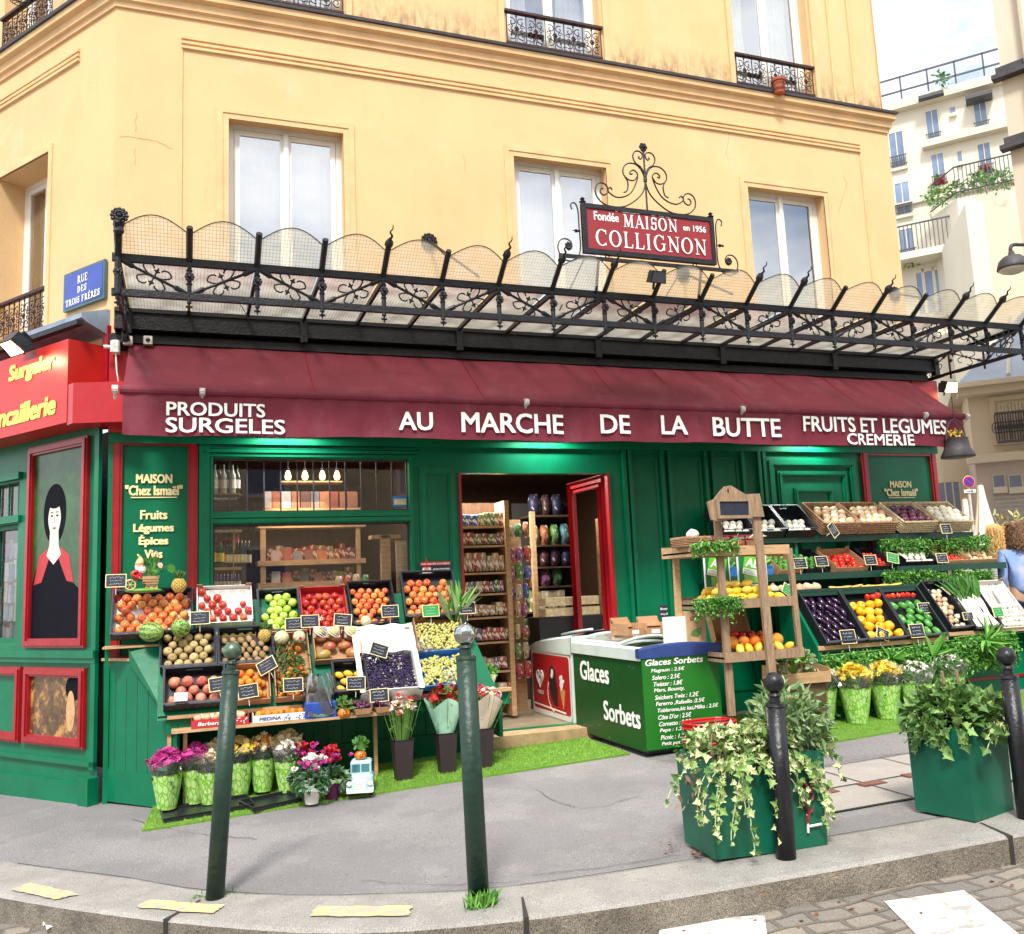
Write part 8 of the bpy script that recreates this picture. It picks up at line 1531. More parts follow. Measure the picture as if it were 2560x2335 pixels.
def ibox(X0, X1, Y0, Y1, y0, y1, m, par, nm):
 a, b = aty(*W2(X0, Y0), y0), aty(*W2(X1, Y1), y0); mb = MB(); mb.box(a.x, b.x, y0, y1, b.z, a.z); return mb.obj(nm, m, par)
for X in (600, 1290): ibox(X - 22, X + 22, 760, 1500, IY, IY + .05, wood, ws, 'post')
for Y in (760, 1022, 1182, 1330): ibox(560, 1340, Y - 7, Y + 7, IY - .01, IY + .3, wood, ws, 'shelf_board')
ibox(730, 1170, 438, 448, IY, IY + .2, wood, ws, 'upper_board'); ibox(600, 1300, 636, 648, IY, IY + .3, wood, ws, 'upper_board'); ibox(590, 1310, 770, 1500, IY + .3, IY + .32, darkwood, ws, 'back_board')
ls = thing('bottle_shelves', 'pale shelves of bottles at the left inside the shop window', 'shelves', (.95, .5, .3))
for Y in (535, 800, 1070): ibox(190, 445, Y - 6, Y + 6, .42, .62, wood, ls, 'shelf_board')
ibox(380, 400, 800, 1300, .5, .56, wood, ls, 'post')
def bottle(lab, X, Y, y, col, h=.26, r=.032, grp=None, lm=None):
 p = aty(*W2(X, Y), y); t = thing('bottle', lab, 'bottle', tuple(p), group=grp); mb = MB(); mb.smooth = True; mb.lathe([(r, 0), (r, h * .62), (r * .4, h * .78), (r * .36, h)], 12); mb.obj('glass', col, t, world=False); mb = MB(); mb.lathe([(r * 1.02, h * .18), (r * 1.02, h * .48)], 12); mb.obj('label', lm or cr_, t, world=False); return t
bgl = mat('green_bottle', (.01, .05, .015), .1, var=.2); bcl = mat('pale_bottle', (.5, .55, .5), .1, var=.2); bdk = mat('dark_bottle', (.012, .012, .02), .1, var=.2)
for k, X in enumerate((240, 292)): bottle(['leftmost green bottle with a yellow label in the shop window', 'second green bottle with a yellow label in the shop window'][k], X, 1060, .46, bgl, lm=yel)
for k in range(7): bottle('dark bottle on the middle shelf inside the shop window', 340 + k * 26, 1062, .52, bdk, .24, .022, 'dark bottles inside the shop window')
for k in range(6): bottle('spirit bottle on the top left shelf inside the shop window', 250 + k * 32, 530, .50 + .04 * (k % 2), (bcl, bgl)[k % 2], .26, .03, 'spirit bottles on the top left shelf', whitep)
for k in range(8): bottle('small purple capped bottle at the foot of the shop window', 240 + k * 26, 1210, .40, mat('purple_glass', (.03, .01, .12), .2), .12, .02, 'small purple bottles in the shop window')
for k in range(5): bottle('oil bottle on the second left shelf inside the shop window', 245 + k * 40, 900, .56, bgl, .14, .026, 'oil bottles in the shop window', redf)
bk = mat('book_cover', (.5, .2, .1), .5, var=.2, scale=12, rnd=[(.42, .12, .05), (.35, .14, .08), (.02, .02, .03), (.5, .5, .5), (.25, .05, .03), (.40, .16, .08)])
for k, (X0, X1) in enumerate(((610, 660), (665, 725), (732, 798), (802, 862), (870, 940), (943, 1005), (1008, 1075), (1078, 1140), (1150, 1190), (1205, 1280))):
 a, b = aty(*W2(X0, 515), IY), aty(*W2(X1, 632), IY); mb = MB(); mb.box(a.x, b.x, IY, IY + .03, b.z, a.z); solo(mb, 'book', bk, 'large coloured album standing on the upper board in the shop window', 'book', group='albums on the upper board')
for k, (X, Y) in enumerate(((690, 1018), (770, 1018), (930, 1018), (1030, 1018), (770, 1178), (1000, 1178), (690, 1178), (850, 1018), (900, 1178))):
 p = aty(*W2(X, Y), IY + .02); mb = MB(); mb.box(-.04, .04, 0, .01, 0, random.uniform(.1, .14)); solo(mb, 'book', bk, 'small book leaning on the lower shelves in the shop window', 'book', tuple(p), 'small books on the lower shelves', (-.15, 0, random.uniform(-.2, .2)))
goods(BAGM, 'bag', 'bag', 'red snack bag low behind the right of the shop window', 'red snack bags behind the window', 838, 935, 1490, .6, (.07, .09), (.16, .2), .08)
for k, Y in enumerate((760, 1022, 1182, 1330)): goods(BOXM, 'packet', 'packet', 'small printed packet on board %s of the window shelves' % 'abcd'[k], 'packets on window board ' + 'abcd'[k], *[W2(X, 0)[0] for X in (625, 1250)], W2(0, Y - 7)[1], IY + .14, (.05, .1), (.08, .15) if k else (.03, .05), .08)
ibox(1445, 1525, 830, 1300, .35, .40, wood, ws, 'partition'); ibox(1380, 1590, 828, 850, .35, .5, wood, ws, 'partition_top'); ibox(1555, 1650, 870, 1300, .2, .23, wood, ws, 'end_panel')
bulb = mat('bulb_glow', (1, .6, .3), .3, var=0, emit=(1, .42, .10), estr=7)
for k, X in enumerate((778, 900, 1025, 1130)):
 p = aty(*W2(X, 400), .7); t = thing('light_bulb', 'glowing warm filament bulb hanging inside the shop window', 'light bulb', tuple(p), group='warm bulbs in the shop window'); mb = MB(); mb.smooth = True; mb.lathe([(.001, -.045), (.022, -.036), (.030, -.012), (.022, .02), (.012, .045)], 12); mb.obj('glass', bulb, t, world=False); mb = MB(); mb.tube([(0, 0, .045), (0, 0, .075)], .013, 8); mb.tube([(0, 0, .07), (0, 0, 2.93 - p.z)], .003, 4); mb.obj('socket', iron, t, world=False)
arealight((1.6, .75, 2.35), (radians(30), 0, 0), .5, 2, (1, .6, .3))
WF = mat4((0, -.004, 0)); a, b = atf(*W2(1530, 548), WF), atf(*W2(1640, 625), WF); t = thing('blue_notice', 'small blue and white notice stuck inside the window top right', 'notice', (a.x, 0, b.z)); mb = MB(); mb.box(a.x, b.x, -.003, -.0, b.z, a.z); mb.obj('sheet', cblue, t); mb = MB(); mb.box(a.x + .012, b.x - .012, -.005, -.003, b.z + .02, a.z - .025); mb.obj('text_area', cr_, t)
a, b = aty(*W2(230, 540), .40), aty(*W2(425, 630), .40); t = thing('small_board', 'small dark board lettered Storyboard under the spirit bottles', 'sign', (a.x, .4, b.z)); mb = MB(); mb.box(a.x, b.x, .39, .4, b.z, a.z); mb.obj('board', slate, t); mb = MB(mat4((0, .388, 0))); text(mb, 'Storyboard', a.x + .02, b.x - .02, a.z - .05, a.z - .02, 0, .02); mb.obj('lettering', chalk, t)
# posters in the red frames (plain stand-ins)
PF2 = LF @ mat4((0, SF - .004, 0)); t = thing('poster', 'tall green and black poster with a dark haired figure in the red side frame', 'poster', tuple(LF @ Vector((-.61, SF, 1.25))))
pg = mat('poster_green', (.012, .06, .012), .3, var=.5, scale=5); overlay(pg, mask_noise(pg, 2.2, .5, .7, None, .6), (.05, .20, .02)); pb = mat('poster_black', (.004, .004, .008), .7, var=.2, spec=.1); psk = mat('poster_skin', (.72, .62, .52), .4, var=.1)
mb = MB(PF2); mb.box(-.99, -.23, -.003, .002, 1.25, 2.82); mb.obj('sheet', pg, t)
def ell(cx, cz, rx, rz_, n=24, a0=0, a1=360): return [(cx + rx * cos(radians(a0 + (a1 - a0) * i / n)), cz + rz_ * sin(radians(a0 + (a1 - a0) * i / n))) for i in range(n)]
mb = MB(PF2); mb.face([(-.99, 1.25), (-.23, 1.25), (-.23, 1.62), (-.40, 1.72), (-.47, 1.95), (-.60, 1.98), (-.80, 1.93), (-.93, 1.83), (-.99, 1.70)], -.004); mb.obj('dark_dress', pb, t)
mb = MB(PF2); mb.face([(-.96, 1.70), (-.84, 1.72), (-.72, 1.93), (-.76, 2.0), (-.88, 1.94)], -.0045); mb.face([(-.36, 1.70), (-.46, 1.72), (-.60, 1.93), (-.55, 2.0), (-.43, 1.93)], -.0046); mb.obj('red_shawl', pred, t)
mb = MB(PF2); mb.face([(-.72, 2.20), (-.60, 2.20), (-.59, 2.02), (-.55, 1.94), (-.66, 1.86), (-.77, 1.94), (-.73, 2.02)], -.005); mb.obj('neck', psk, t)
mb = MB(PF2); mb.face([(-.66 + q[0], 2.30 + q[1]) for q in [(.17 * cos(radians(k * 10)), (.24 if k < 18 else .27) * sin(radians(k * 10))) for k in range(36)]], -.0045); mb.obj('dark_hair', pb, t)
mb = MB(PF2); mb.face([(-.66 + (.095 - .018 * max(0, -sin(radians(k * 10)))) * cos(radians(k * 10)), 2.24 + .15 * sin(radians(k * 10))) for k in range(36)], -.0055); mb.obj('face', psk, t)
mb = MB(PF2); mb.face(ell(-.66, 2.38, .10, .05, 20), -.006); mb.obj('fringe', pb, t)
for x in (-.70, -.62): mb = MB(PF2); mb.face(ell(x, 2.27, .017, .009, 10), -.0062); mb.face([(x - .022, 2.295), (x + .022, 2.295), (x + .018, 2.303), (x - .018, 2.303)], -.0064); mb.obj('eye', pb, t)
mb = MB(PF2); mb.face([(-.665, 2.26), (-.655, 2.26), (-.645, 2.205), (-.672, 2.205)], -.0062); mb.obj('nose', mat('poster_shade', (.5, .36, .28), .5), t)
mb = MB(PF2); mb.face(ell(-.66, 2.165, .026, .010, 12), -.0062); mb.obj('mouth', pred, t)
t = thing('poster', 'small dark and gold poster in the low red frame by the corner', 'poster', tuple(LF @ Vector((-.6, SF, .47)))); mb = MB(PF2); mb.box(-.955, -.215, -.003, .002, .475, .945)
gold = mat('poster_gold', (.10, .05, .02), .25, var=.7, scale=9, coat=.6); overlay(gold, mask_noise(gold, 7, .5, .62, None, .9), (.55, .28, .08)); mb.obj('sheet', gold, t); mb = MB(PF2); mb.face(ell(-.33, .86, .11, .10), -.0045); mb.obj('dark_shape', pb, t); mb = MB(PF2); mb.face(ell(-.36, .68, .06, .16), -.0052); mb.obj('pale_shape', mat('poster_tan', (.55, .30, .14), .4, var=.3, scale=12), t)
# the street beyond and far buildings
def atd(px, py, d): r = ray(px, py); return CO + r * (d / (CM @ r).z)
creamw = mat('cream_render', (.60, .54, .43), .9, var=.06, scale=.6, bump=.1); whitew = mat('white_render', (.64, .59, .48), .9, var=.05, scale=.5); beige = mat('beige_render', (.68, .55, .38), .9, var=.1, scale=.5); pinkish = mat('pink_grey_render', (.50, .44, .41), .9, var=.08, scale=.7); zincr = mat('zinc_roof', (.30, .34, .40), .4, .3, var=.2, scale=1); bgl2 = mat('far_glass', (.16, .22, .34), .12, var=.4, scale=.8); brail = mat('far_railing', (.06, .06, .07), .6)
def farwin(F, p, par, x0, x1, y0, y1, rail=True, n=2, lab=None):
 a, b = atf(x0, y0, F), atf(x1, y1, F); w = b.x - a.x; h = a.z - b.z; mb = MB(F); mb.frame(a.x, b.x, b.z, a.z, w * .07, -.03, .02)
 for k in range(1, n): q = a.x + w * k / n; mb.box(q - w * .03, q + w * .03, -.03, .0, b.z, a.z)
 mb.box(a.x - w * .06, b.x + w * .06, -.12, .0, b.z - .12, b.z); f = mb.obj('window', whitew, p, label=lab); mb = MB(F); mb.box(a.x + w * .05, b.x - w * .05, -.012, -.004, b.z + h * .03, a.z - h * .03); mb.obj('pane', bgl2, f)
 if rail:
  mb = MB(F); 
  for z in (b.z + h * .28, b.z + .05): mb.box(a.x - .05, b.x + .05, -.16, -.13, z, z + .03)
  for i in range(9): q = a.x + w * i / 8; mb.box(q - .012, q + .012, -.155, -.13, b.z, b.z + h * .28)
  mb.obj('railing', brail, f)
o = atd(2200, 1400, 32); B1 = mat4((o.x, o.y, 0), rz=radians(-49)); ab = thing('apartment_block', 'tall white apartment block with many railed windows behind the corner house', 'building', (o.x, o.y, 1))
r_ = atf(2478, 400, B1).x; zt0 = atf(2200, 262, B1).z; zt1 = atf(2330, 232, B1).z
mb = MB(B1); mb.box(-9, r_ + 1.5, .0, 9, -1, zt0); mb.obj('wall', whitew, ab)
mb = MB(B1); z = zt0; mb.box(-9, r_ + 1.7, -.35, -.001, z - .5, z - .3); xm = atf(2300, 300, B1).x; z2 = atf(2400, 345, B1).z; mb.box(xm, r_ + 1.5, -.35, -.001, z2 - .15, z2 + .1); z3 = atf(2350, 492, B1).z; mb.box(xm - 1.4, r_ + 1.5, -.12, -.001, z3 - .06, z3 + .06); mb.obj('string_course', creamw, ab)
mb = MB(B1)
for z in (zt0 + .5, zt0 + 1.05): mb.box(-6, r_ + 1.4, .4, .45, z, z + .06)
for i in range(14): mb.box(-6 + i * (r_ + 7) / 13, -5.94 + i * (r_ + 7) / 13, .4, .45, zt0, zt0 + 1.1)
mb.obj('roof_railing', brail, ab)
a, b = atf(2308, 262, B1), atf(2405, 262, B1)
for (x0, x1) in ((2300, 2362), (2416, 2482)): a, b = atf(x0, 268, B1), atf(x1, 250, B1); mb = MB(B1); mb.box(a.x, b.x, -.6, -.001, b.z + .0, b.z + .12); mb.obj('window_hood', brail, ab)
for w_ in ((2219, 2267, 335, 415), (2233, 2281, 460, 533), (2246, 2290, 575, 645), (2311, 2354, 280, 358), (2430, 2474, 250, 330), (2325, 2368, 388, 462), (2441, 2485, 362, 436), (2383, 2415, 590, 628)): farwin(B1, ab, None, *w_)
for w_ in ((2373, 2390, 270, 283), (2392, 2407, 380, 405)): farwin(B1, ab, None, *w_, rail=False, n=1)
farwin(B1, ab, None, 2280, 2426, 678, 775, rail=False, n=5, lab='wide studio window of five panes')
a, b = atf(2240, 655, B1), atf(2432, 640, B1); mb = MB(B1); mb.box(a.x - 1.5, b.x, -.9, -.001, a.z - .25, a.z); mb.obj('balcony_slab', whitew, ab); mb = MB(B1); mb.box(a.x - 1.5, b.x, -.88, -.84, a.z + .95, a.z + 1.0)
for i in range(30): x = a.x - 1.5 + (b.x - a.x + 1.5) * i / 29; mb.box(x - .015, x + .015, -.875, -.85, a.z, a.z + 1)
mb.obj('balcony_railing', brail, ab)
a, b = atf(2330, 560, B1), atf(2440, 520, B1); z0, z1 = atf(2370, 585, B1).z, atf(2370, 535, B1).z; mb = MB(B1); mb.add([(a.x, 0, z) for z in (z0 - 3, z1)] + [(a.x + .9, -1.3, z) for z in (z0 - 3, z1)] + [(b.x, -1.3, z) for z in (z0 - 3, z1)] + [(b.x, 0, z) for z in (z0 - 3, z1)], [(0, 2, 3, 1), (2, 4, 5, 3), (4, 6, 7, 5), (1, 3, 5, 7)]); mb.obj('bay', whitew, ab)
P_ = [(a.x, -.05), (a.x + .9, -1.35), (b.x + 2.6, -1.35)]; mb = MB(B1)
for z in (z1 + .2, z1 + 1.1): mb.tube([(p[0], p[1], z) for p in P_], .03, 4)
for i in range(26): x = a.x + .9 + (b.x + 1.7 - a.x) * i / 25; mb.box(x - .015, x + .015, -1.36, -1.34, z1, z1 + 1.1)
mb.obj('terrace_railing', brail, ab)
gm = [dkB, sageA, redf, pars2]
for k, (px, py, n, s) in enumerate(((2345, 520, 160, .5), (2395, 500, 120, .4), (2450, 485, 160, .5), (2500, 480, 200, .6), (2350, 458, 50, .18), (2463, 430, 50, .18), (2355, 205, 70, .35), (2275, 662, 90, .35))):
 p = B1 @ (atf(px, py, B1) + Vector((0, -.9 if k < 4 else -.2, 0))); mb = MB(); leafheap(mb, (0, 0, 0), (s, s * .6, s * .8), n, .16, 'oval', (0, 1, 3) if k not in (4, 5) else (0, 2, 2), .6, .3); solo(mb, 'terrace_plant', gm, ['bushy plant at the left of the far terrace', 'low plants in the middle of the far terrace', 'tall plant at the right of the far terrace', 'leafy shrub at the end of the far terrace', 'red flowers in a far left window box', 'red flowers in a far right window box', 'small palm on the far roof edge', 'green window box on the long far balcony'][k], 'plant', tuple(p))
p = atf(2458, 512, B1); q_ = atf(2540, 535, B1); ow = atd(2458, 700, 27); B1w = mat4((ow.x, ow.y, 0), rz=radians(-36)); wz = [atf(2458, 512, B1w), atf(2545, 536, B1w)]
bw = thing('beige_wing', 'plain beige rendered wing with a sloping top beside the white block', 'building', (ow.x, ow.y, 1)); mb = MB(B1w); mb.poly([(wz[0].x, -1), (wz[1].x + 1.5, -1), (wz[1].x + 1.5, wz[1].z - .3), (wz[0].x, wz[0].z)], 0, 4); mb.obj('wall', beige, bw); mb = MB(B1w); mb.box(wz[0].x - .5, wz[0].x - .01, -.05, 4, -1, wz[0].z + .1); mb.obj('pier', whitew, bw)
o = atd(2556, 620, 15); B3 = mat4((o.x, o.y, 0), rz=radians(-62)); nb = thing('corner_townhouse', 'grey beige town house with a dark roof edge cut by the right border', 'building', (o.x, o.y, .6)); z1 = atf(2520, 380, B3).z; z2 = atf(2500, 205, B3).z
mb = MB(B3); mb.box(0, 7, 0, 5, z1 - 3.6, z2 + 5); mb.box(.25, 7, .2, 5, 4.6, z1 - 3.61); mb.obj('wall', creamw, nb); mb = MB(B3)
for z in (z1, z2): mb.box(-.12, 7, -.18, -.001, z, z + .08); mb.box(-.06, 7, -.10, -.001, z + .081, z + .22)
mb.obj('roof_edge', leadm, nb); mb = MB(B3); mb.tube([(.45, -.12, z1 - 3), (.45, -.12, z2 + 4)], .07, 8); mb.obj('downpipe', creamw, nb)
o = atd(2436, 1150, 19); B4 = mat4((o.x, o.y, 0), rz=radians(-43)); sh = thing('shuttered_house', 'cream house with louvred shutters, roller door and glazed slate roof', 'building', (o.x, o.y, .8)); zt = atf(2440, 975, B4).z; zm = atf(2438, 1147, B4).z
mb = MB(B4); mb.box(0, 8, 0, 6, zm, zt); mb.obj('upper_wall', creamw, sh); mb = MB(B4); mb.box(.0, 8, -.04, 6, -1, zm - .001); mb.obj('lower_wall', pinkish, sh); mb = MB(B4); mb.box(-.15, 8, -.25, -.041, zm - .12, zm + .06); mb.box(-.2, 8, -.35, -.001, zt - .15, zt); mb.box(-.3, 8, -.5, 6, zt, zt + .1); mb.obj('cornice', creamw, sh)
mb = MB(B4); mb.add([(-.2, -.3, zt + .101), (8, -.3, zt + .101), (8, 4, zt + 2.6), (1.8, 4, zt + 2.6), (-.2, 6, zt + .101)], [(0, 1, 2, 3), (0, 3, 4)]); mb.obj('roof', zincr, sh); mb = MB(B4)
for i in range(6): x = .8 + i * 1.1; mb.tube([(x, -.1, zt + .24), (x + .6, 3.5, zt + 2.35)], .04, 4)
mb.obj('roof_bars', creamw, sh)
a, b = atf(2492, 1010, B4), atf(2575, 1100, B4); mb = MB(B4); mb.frame(a.x - .15, b.x + .1, b.z - .05, a.z + .15, .1, -.05, -.001); mb.obj('window_surround', creamw, sh)
for i in range(4):
 x0 = a.x + (b.x - a.x) * i / 4; x1 = a.x + (b.x - a.x) * (i + .92) / 4; mb = MB(B4); mb.frame(x0, x1, b.z, a.z, .05, -.04, -.002)
 for k in range(22): z = b.z + .06 + k * (a.z - b.z - .12) / 22; mb.add([(x0 + .05, -.03, z), (x1 - .05, -.03, z), (x1 - .05, -.005, z + .045), (x0 + .05, -.005, z + .045)], [(0, 1, 2, 3)])
 mb.obj('shutter', creamw, sh)
mb = MB(B4); mb.box(a.x - .1, b.x + .1, -.3, -.26, b.z + .55, b.z + .6); mb.box(a.x - .1, b.x + .1, -.3, -.26, b.z - .05, b.z)
for i in range(16): x = a.x - .1 + (b.x - a.x + .2) * i / 15; mb.tube([(x, -.28, b.z), (x, -.28, b.z + .55)], .012, 4); mb.tube([(x + .07 * cos(q), -.28, b.z + .28 + .12 * sin(q)) for q in [j * pi / 4 for j in range(9)]], .01, 4)
mb.obj('railing', brail, sh)
for (x0, x1) in ((2480, 2515), (2519, 2558)): farwin(B4 @ mat4((0, -.05, 0)), sh, None, x0, x1, 1188, 1218, rail=False, n=1)
a, b = atf(2482, 1228, B4), atf(2600, 1400, B4); mb = MB(B4); mb.box(a.x, b.x, -.06, -.041, b.z, a.z)
for k in range(26): z = a.z - .06 - k * .085; mb.box(a.x, b.x, -.08, -.06, z - .03, z + .02)
mb.obj('roller_door', mat('roller_metal', (.42, .40, .38), .5, .3, var=.1), sh)
o = atd(2340, 1250, 21); B5 = mat4((o.x, o.y, 0), rz=radians(-43)); ch = thing('cream_annex', 'low cream annex with a small paned window beside the parasols', 'building', (o.x, o.y, .8)); a = atf(2440, 1020, B5); mb = MB(B5); mb.box(-6, a.x + .5, 0, 4, -1, atf(2400, 1010, B5).z); mb.obj('wall', whitew, ch); farwin(B5, ch, None, 2342, 2410, 1205, 1298, rail=False, n=3); farwin(B5, ch, None, 2386, 2408, 1052, 1080, rail=False, n=1)
def parasol(lab, px, pyt, d, s):
 p = atd(px, pyt, d); z0 = g(p.x); H = p.z - z0; t = thing('closed_parasol', lab, 'parasol', (p.x, p.y, z0)); mb = MB(); mb.tube([(0, 0, 0), (0, 0, H)], .025, 8); mb.obj('pole', wood, t, world=False); mb = MB(); mb.smooth = True; mb.sheet(32, 10, lambda u, v: ((.03 + s * v ** 1.3) * (1 + .22 * sin(u * 2 * pi * 8)) * cos(2 * pi * u), (.03 + s * v ** 1.3) * (1 + .22 * sin(u * 2 * pi * 8)) * sin(2 * pi * u), H - .02 - 1.35 * v - .12 * v * sin(u * 2 * pi * 4 + 1) ** 2)); mb.obj('canopy', white, t, world=False)
parasol('closed white parasol standing just left of the no parking sign', 2411, 1245, 13, .17); parasol('larger closed white parasol right of the no parking sign', 2450, 1210, 12, .27)
p = atd(2419, 1205, 11.5); t = thing('no_parking_sign', 'round red and blue no parking sign on a thin post between the parasols', 'road sign', (p.x, p.y, g(p.x))); R = mat4((0, 0, p.z - g(p.x)), rz=-.35); mb = MB(); mb.tube([(0, 0, 0), (0, 0, p.z - g(p.x) + .08)], .022, 8); mb.obj('post', wm, t, world=False)
for r, m, y in ((.075, whitep, -.03), (.071, mat('sign_red_ring', (.5, .01, .02), .4), -.033), (.052, mat('sign_blue', (.02, .04, .45), .4), -.036)): mb = MB(R); mb.lathe([(r, -.002), (r, .002)], 24, mat4((0, y, 0), rx=pi / 2)); mb.obj('disc', m, t, world=False)
mb = MB(R); mb.add([(-.042, -.040, .032), (-.034, -.040, .042), (.042, -.040, -.032), (.034, -.040, -.042)], [(0, 1, 2, 3)][:1]); mb.obj('bar', MATS['sign_red_ring'], t, world=False); mb = MB(R); mb.box(-.075, .075, -.034, -.03, -.14, -.10); mb.obj('plate', whitep, t, world=False); mb = MB(R); mb.tube([(-.04, -.036, -.12), (.04, -.036, -.12)], .005, 4); mb.tube([(.02, -.036, -.11), (.045, -.036, -.12), (.02, -.036, -.13)], .004, 4); mb.obj('arrow', black, t, world=False)
p = atd(2532, 665, 8.5); t = thing('street_lamp', 'dark dome street lamp hanging from a bracket at the right edge', 'street lamp', tuple(p), (0, 0, -.4)); mb = MB(); mb.smooth = True; mb.lathe([(.135, -.03), (.14, -.02), (.135, .0), (.12, .05), (.08, .09), (.03, .11), (.025, .14), (.001, .145)], 24); mb.obj('shade', leadm, t, world=False); mb = MB(); mb.smooth = True; mb.lathe([(.001, -.075), (.06, -.07), (.11, -.05), (.128, -.03)], 20); mb.obj('diffuser', mat('lamp_glass', (.55, .50, .42), .3), t, world=False); mb = MB(); mb.tube(smoothpath([(0, 0, .13), (0, 0, .18), (.05, 0, .21), (.3, 0, .2), (2.2, 0, .2)], 4), .018, 8); mb.obj('bracket', leadm, t, world=False)
p = aty(2392, 1112, -.95); t = thing('hanging_planter', 'dark green bell shaped hanging planter at the right end of the awning', 'planter', tuple(p)); mb = MB(); mb.smooth = True; mb.lathe([(.001, -.13), (.16, -.13), (.165, -.12), (.125, -.04), (.11, .06), (.115, .065), (.10, .06), (.001, .05)], 26); mb.obj('pot', leadm, t, world=False); mb = MB(); mb.tube([(.13 * cos(a), .0, .04 + .22 * sin(a)) for a in [pi * i / 16 for i in range(17)]], .007, 6); mb.tube([(0, 0, .26), (0, 0, .5)], .005, 5); mb.obj('handle', leadm, t, world=False); mb = MB(); leafheap(mb, (0, 0, .10), (.09, .08, .05), 60, .035, 'oval', (0, 1, 1), .8, .3); mb.obj('flowers', [dkB, yel], t, world=False)
mb = MB(); leafheap(mb, (0, 0, 0), (.9, .8, .6), 500, .12, 'oval', (0, 0, 1), .5, .2); solo(mb, 'garden_shrub', [lmat('yellow_leaf', (.5, .42, .15)), sageB], 'pale yellow shrub behind the two passers by', 'shrub', tuple(atd(2535, 1370, 15)))
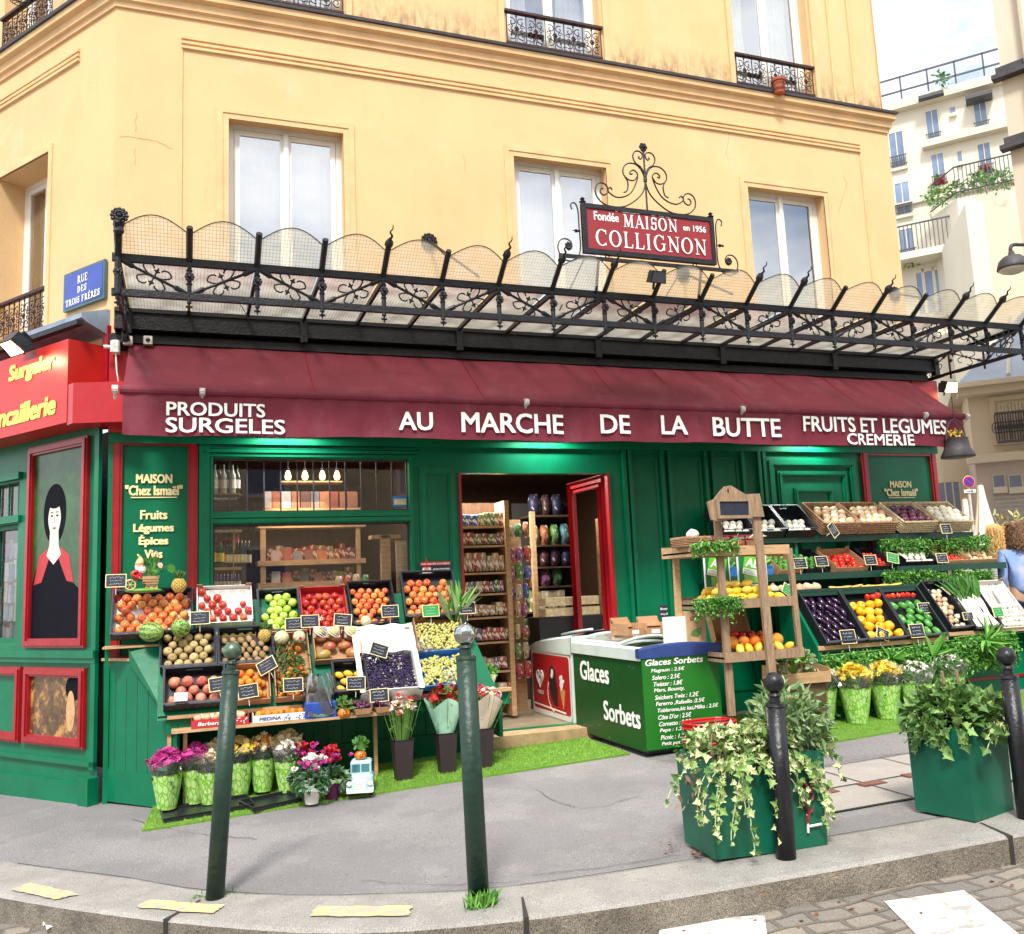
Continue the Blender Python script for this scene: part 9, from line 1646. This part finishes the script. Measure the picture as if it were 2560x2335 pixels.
# people seen from behind
def skinobj(name, V, E_, m, par, root=0):
 me = bpy.data.meshes.new(name); me.from_pydata([v[0] for v in V], E_, []); me.materials.append(m); o = bpy.data.objects.new(name, me); scene.collection.objects.link(o); o.parent = par; sk = o.modifiers.new('skin', 'SKIN'); sk.use_smooth_shade = True; L = me.skin_vertices[0].data if me.skin_vertices else None
 if L is None: 
  me.attributes; bpy.context.view_layer.update(); L = me.skin_vertices[0].data
 for i, v in enumerate(V): r = v[1]; L[i].radius = (r, r) if not isinstance(r, tuple) else r; L[i].use_root = (i == root)
 s = o.modifiers.new('sub', 'SUBSURF'); s.levels = s.render_levels = 2; return o
def person(lab, pos, rz, h, cl, tr_, hairm, hl, curly=False, vest=None, stripes=False):
 t = thing('person', lab, 'person', pos, (0, 0, rz)); s = h / 1.7; sk = mat('skin_tone', (.62, .36, .25), .55, var=.06)
 V = [((0, 0, .95), .10), ((0, 0, 1.12), .10), ((0, .01, 1.32), .12), ((0, 0, 1.44), .05), ((0, -.01, 1.52), .055), ((0, -.02, 1.60), .082), ((0, -.015, 1.66), .06)]; E_ = [(0, 1), (1, 2), (2, 3), (3, 4), (4, 5), (5, 6)]
 for sx in (-1, 1):
  b = len(V); V += [((sx * .17, 0, 1.38), .05), ((sx * .21, .03, 1.12), .038), ((sx * .20, -.05, .90), .027), ((sx * .195, -.07, .83), .030)]; E_ += [(2, b), (b, b + 1), (b + 1, b + 2), (b + 2, b + 3)]
  for k, (dx, l) in enumerate(((-.022, .055), (-.008, .07), (.008, .074), (.022, .062))): V += [((sx * .195 + dx, -.08, .79), .009), ((sx * .195 + dx * 1.2, -.07, .79 - l), .007)]; E_ += [(b + 3, len(V) - 2), (len(V) - 2, len(V) - 1)]
  V += [((sx * .17, -.10, .81), .010), ((sx * .165, -.115, .775), .008)]; E_ += [(b + 3, len(V) - 2), (len(V) - 2, len(V) - 1)]
  b = len(V); st_ = .08 * sx; V += [((sx * .09, 0, .88), .085), ((sx * .10, -st_ - .02, .48), .055), ((sx * .10, st_ * -1.8, .09), .036), ((sx * .11, -.10 - st_ * 1.8, .035), .034)]; E_ += [(0, b), (b, b + 1), (b + 1, b + 2), (b + 2, b + 3)]
 V = [((v[0][0] * s, v[0][1] * s, v[0][2] * s), v[1] * s) for v in V]; skinobj('body', V, E_, sk, t)
 V = [((0, 0, .90), .155), ((0, 0, 1.06), .135), ((0, .01, 1.30), .155), ((0, 0, 1.42), .075)]; E_ = [(0, 1), (1, 2), (2, 3)]
 for sx in (-1, 1): b = len(V); V += [((sx * .18, 0, 1.37), .068), ((sx * .215, .03, 1.12), .052), ((sx * .205, -.03, .97), .045)]; E_ += [(2, b), (b, b + 1), (b + 1, b + 2)]
 skinobj('shirt', [((v[0][0] * s, v[0][1] * s, v[0][2] * s), v[1] * s) for v in V], E_, cl, t)
 V = [((0, 0, .95), .135)]; E_ = []
 for sx in (-1, 1): b = len(V); st_ = .08 * sx; V += [((sx * .085, 0, .84), .105), ((sx * .10, -st_ - .02, .48), .075), ((sx * .10, st_ * -1.8, .10), .06)]; E_ += [(0, b), (b, b + 1), (b + 1, b + 2)]
 skinobj('trousers', [((v[0][0] * s, v[0][1] * s, v[0][2] * s), v[1] * s) for v in V], E_, tr_, t)
 mb = MB(); mb.smooth = True; mb.ball((0, .012 * s, 1.615 * s), .102 * s, .105 * s, .118 * s, 16, 10); mb.sheet(36, 10, lambda u, v: (s * (.095 + .03 * v + .004 * sin(u * 60)) * cos(pi * (u * 1.2 - .1)), s * (.02 + (.095 + .02 * v + .004 * sin(u * 75 + v * 4)) * sin(pi * (u * 1.2 - .1))), s * (1.64 - (hl + .02 * sin(u * 17)) * v))); n = 170 if not curly else 320
 for i in range(n):
  a = random.uniform(-.3, pi + .3); x0, y0 = .10 * cos(a), .02 + .10 * sin(a) * (1 if sin(a) > 0 else .3); z0 = random.uniform(1.56, 1.72); L = hl * random.uniform(.7, 1.05)
  if curly: P = [Vector((x0 * 1.1 + random.gauss(0, .012) + .012 * sin(k * 2 + i), y0 * 1.1 + .012 * cos(k * 2 + i), z0 - L * k / 6)) for k in range(7)]
  else: P = [Vector((x0 * (1 + .35 * k / 7), y0 * (1 + .25 * k / 7) + .01, z0 - L * k / 7)) + Vector((.010 * sin(k * 1.3 + i), 0, 0)) for k in range(8)]
  mb.tube([p * s for p in P], (.0035 if not curly else .008) * s, 4)
 mb.obj('hair', hairm, t, world=False)
 for sx in (-1, 1): mb = MB(); mb.smooth = True; mb.ball((sx * .11 * s, (-.03 - .144 * sx - .03) * s, .04), .045, .12, .04, 10, 6); mb.obj('shoe', whitep, t, world=False)
 mb = MB(); mb.smooth = True; mb.ball((0, -.108 * s, 1.585 * s), .012, .02, .018, 8, 5); mb.obj('nose', sk, t, world=False)
 for sx in (-1, 1): mb = MB(); mb.ball((sx * .03 * s, -.092 * s, 1.61 * s), .011, n=8, m=6); mb.obj('eye', choc, t, world=False)
 mb = MB(); mb.ball((0, -.094 * s, 1.545 * s), .024, .01, .007, 8, 5); mb.obj('mouth', redf, t, world=False)
 return t
strip = mat('striped_shirt', (.62, .60, .54), .85, var=.08); t_, b_, c_, s_ = tail(strip); wv = nd(t_, 'ShaderNodeTexWave', bands_direction='Z'); wv.inputs['Scale'].default_value = 14; t_.links.new(s_, wv.inputs['Vector']); mr_ = nd(t_, 'ShaderNodeMapRange'); mr_.inputs[1].default_value = .6; mr_.inputs[2].default_value = .7; t_.links.new(wv.outputs[1], mr_.inputs[0]); overlay(strip, mr_.outputs[0], (.22, .22, .22))
chk = mat('blue_shirt', (.22, .34, .62), .8, var=.3, scale=3); overlay(chk, mask_noise(chk, 3, .5, .6, None, .5), (.6, .45, .6))
p = atd(2498, 1450, 11.0); person('woman with long blonde hair, striped top and pale trousers seen from behind', (p.x, p.y, g(p.x)), 2.9, 1.66, strip, mat('pale_trousers', (.66, .52, .48), .85, var=.08), mat('blonde_hair', (.60, .38, .14), .55, var=.3, scale=30), .36)
p = atd(2556, 1450, 9.6); person('person with brown curly hair and blue shirt cut by the right border', (p.x, p.y, g(p.x)), 2.7, 1.64, chk, mat('navy_trousers', (.02, .03, .09), .8, var=.1), mat('brown_hair', (.16, .08, .04), .6, var=.3, scale=30), .17, True)
# house across the street, seen only mirrored in the panes
oh = thing('opposite_house', 'pale stone house across the street mirrored in the panes', 'building', (0, -17, 0)); mb = MB(); mb.box(-14, 22, -24, -17, -1, 9.6); mb.obj('wall', beige, oh); mb = MB(); mb.box(-14, 22, -23.5, -17.6, 9.601, 10.1); mb.obj('roof', zincr, oh)
OF = mat4((0, -17, 0), rz=pi)
for i in range(8):
 for z in (1.0, 4.2, 7.0): mb = MB(OF); x = -20 + i * 4.2; mb.frame(x, x + 1.2, z, z + 1.9, .1, -.06, .0); f = mb.obj('window', white, oh); mb = MB(OF); mb.box(x + .09, x + 1.11, -.03, -.01, z + .09, z + 1.81); mb.obj('pane', bgl2, f)
for x in (-2.5, .6, 6.5): mb = MB(); mb.box(x, x + 1.0, -19.5, -18.6, 10.1, 11.2); mb.tube([(x + .3, -19, 11.2), (x + .3, -19, 11.7)], .12, 8); mb.obj('chimney', creamw, oh)
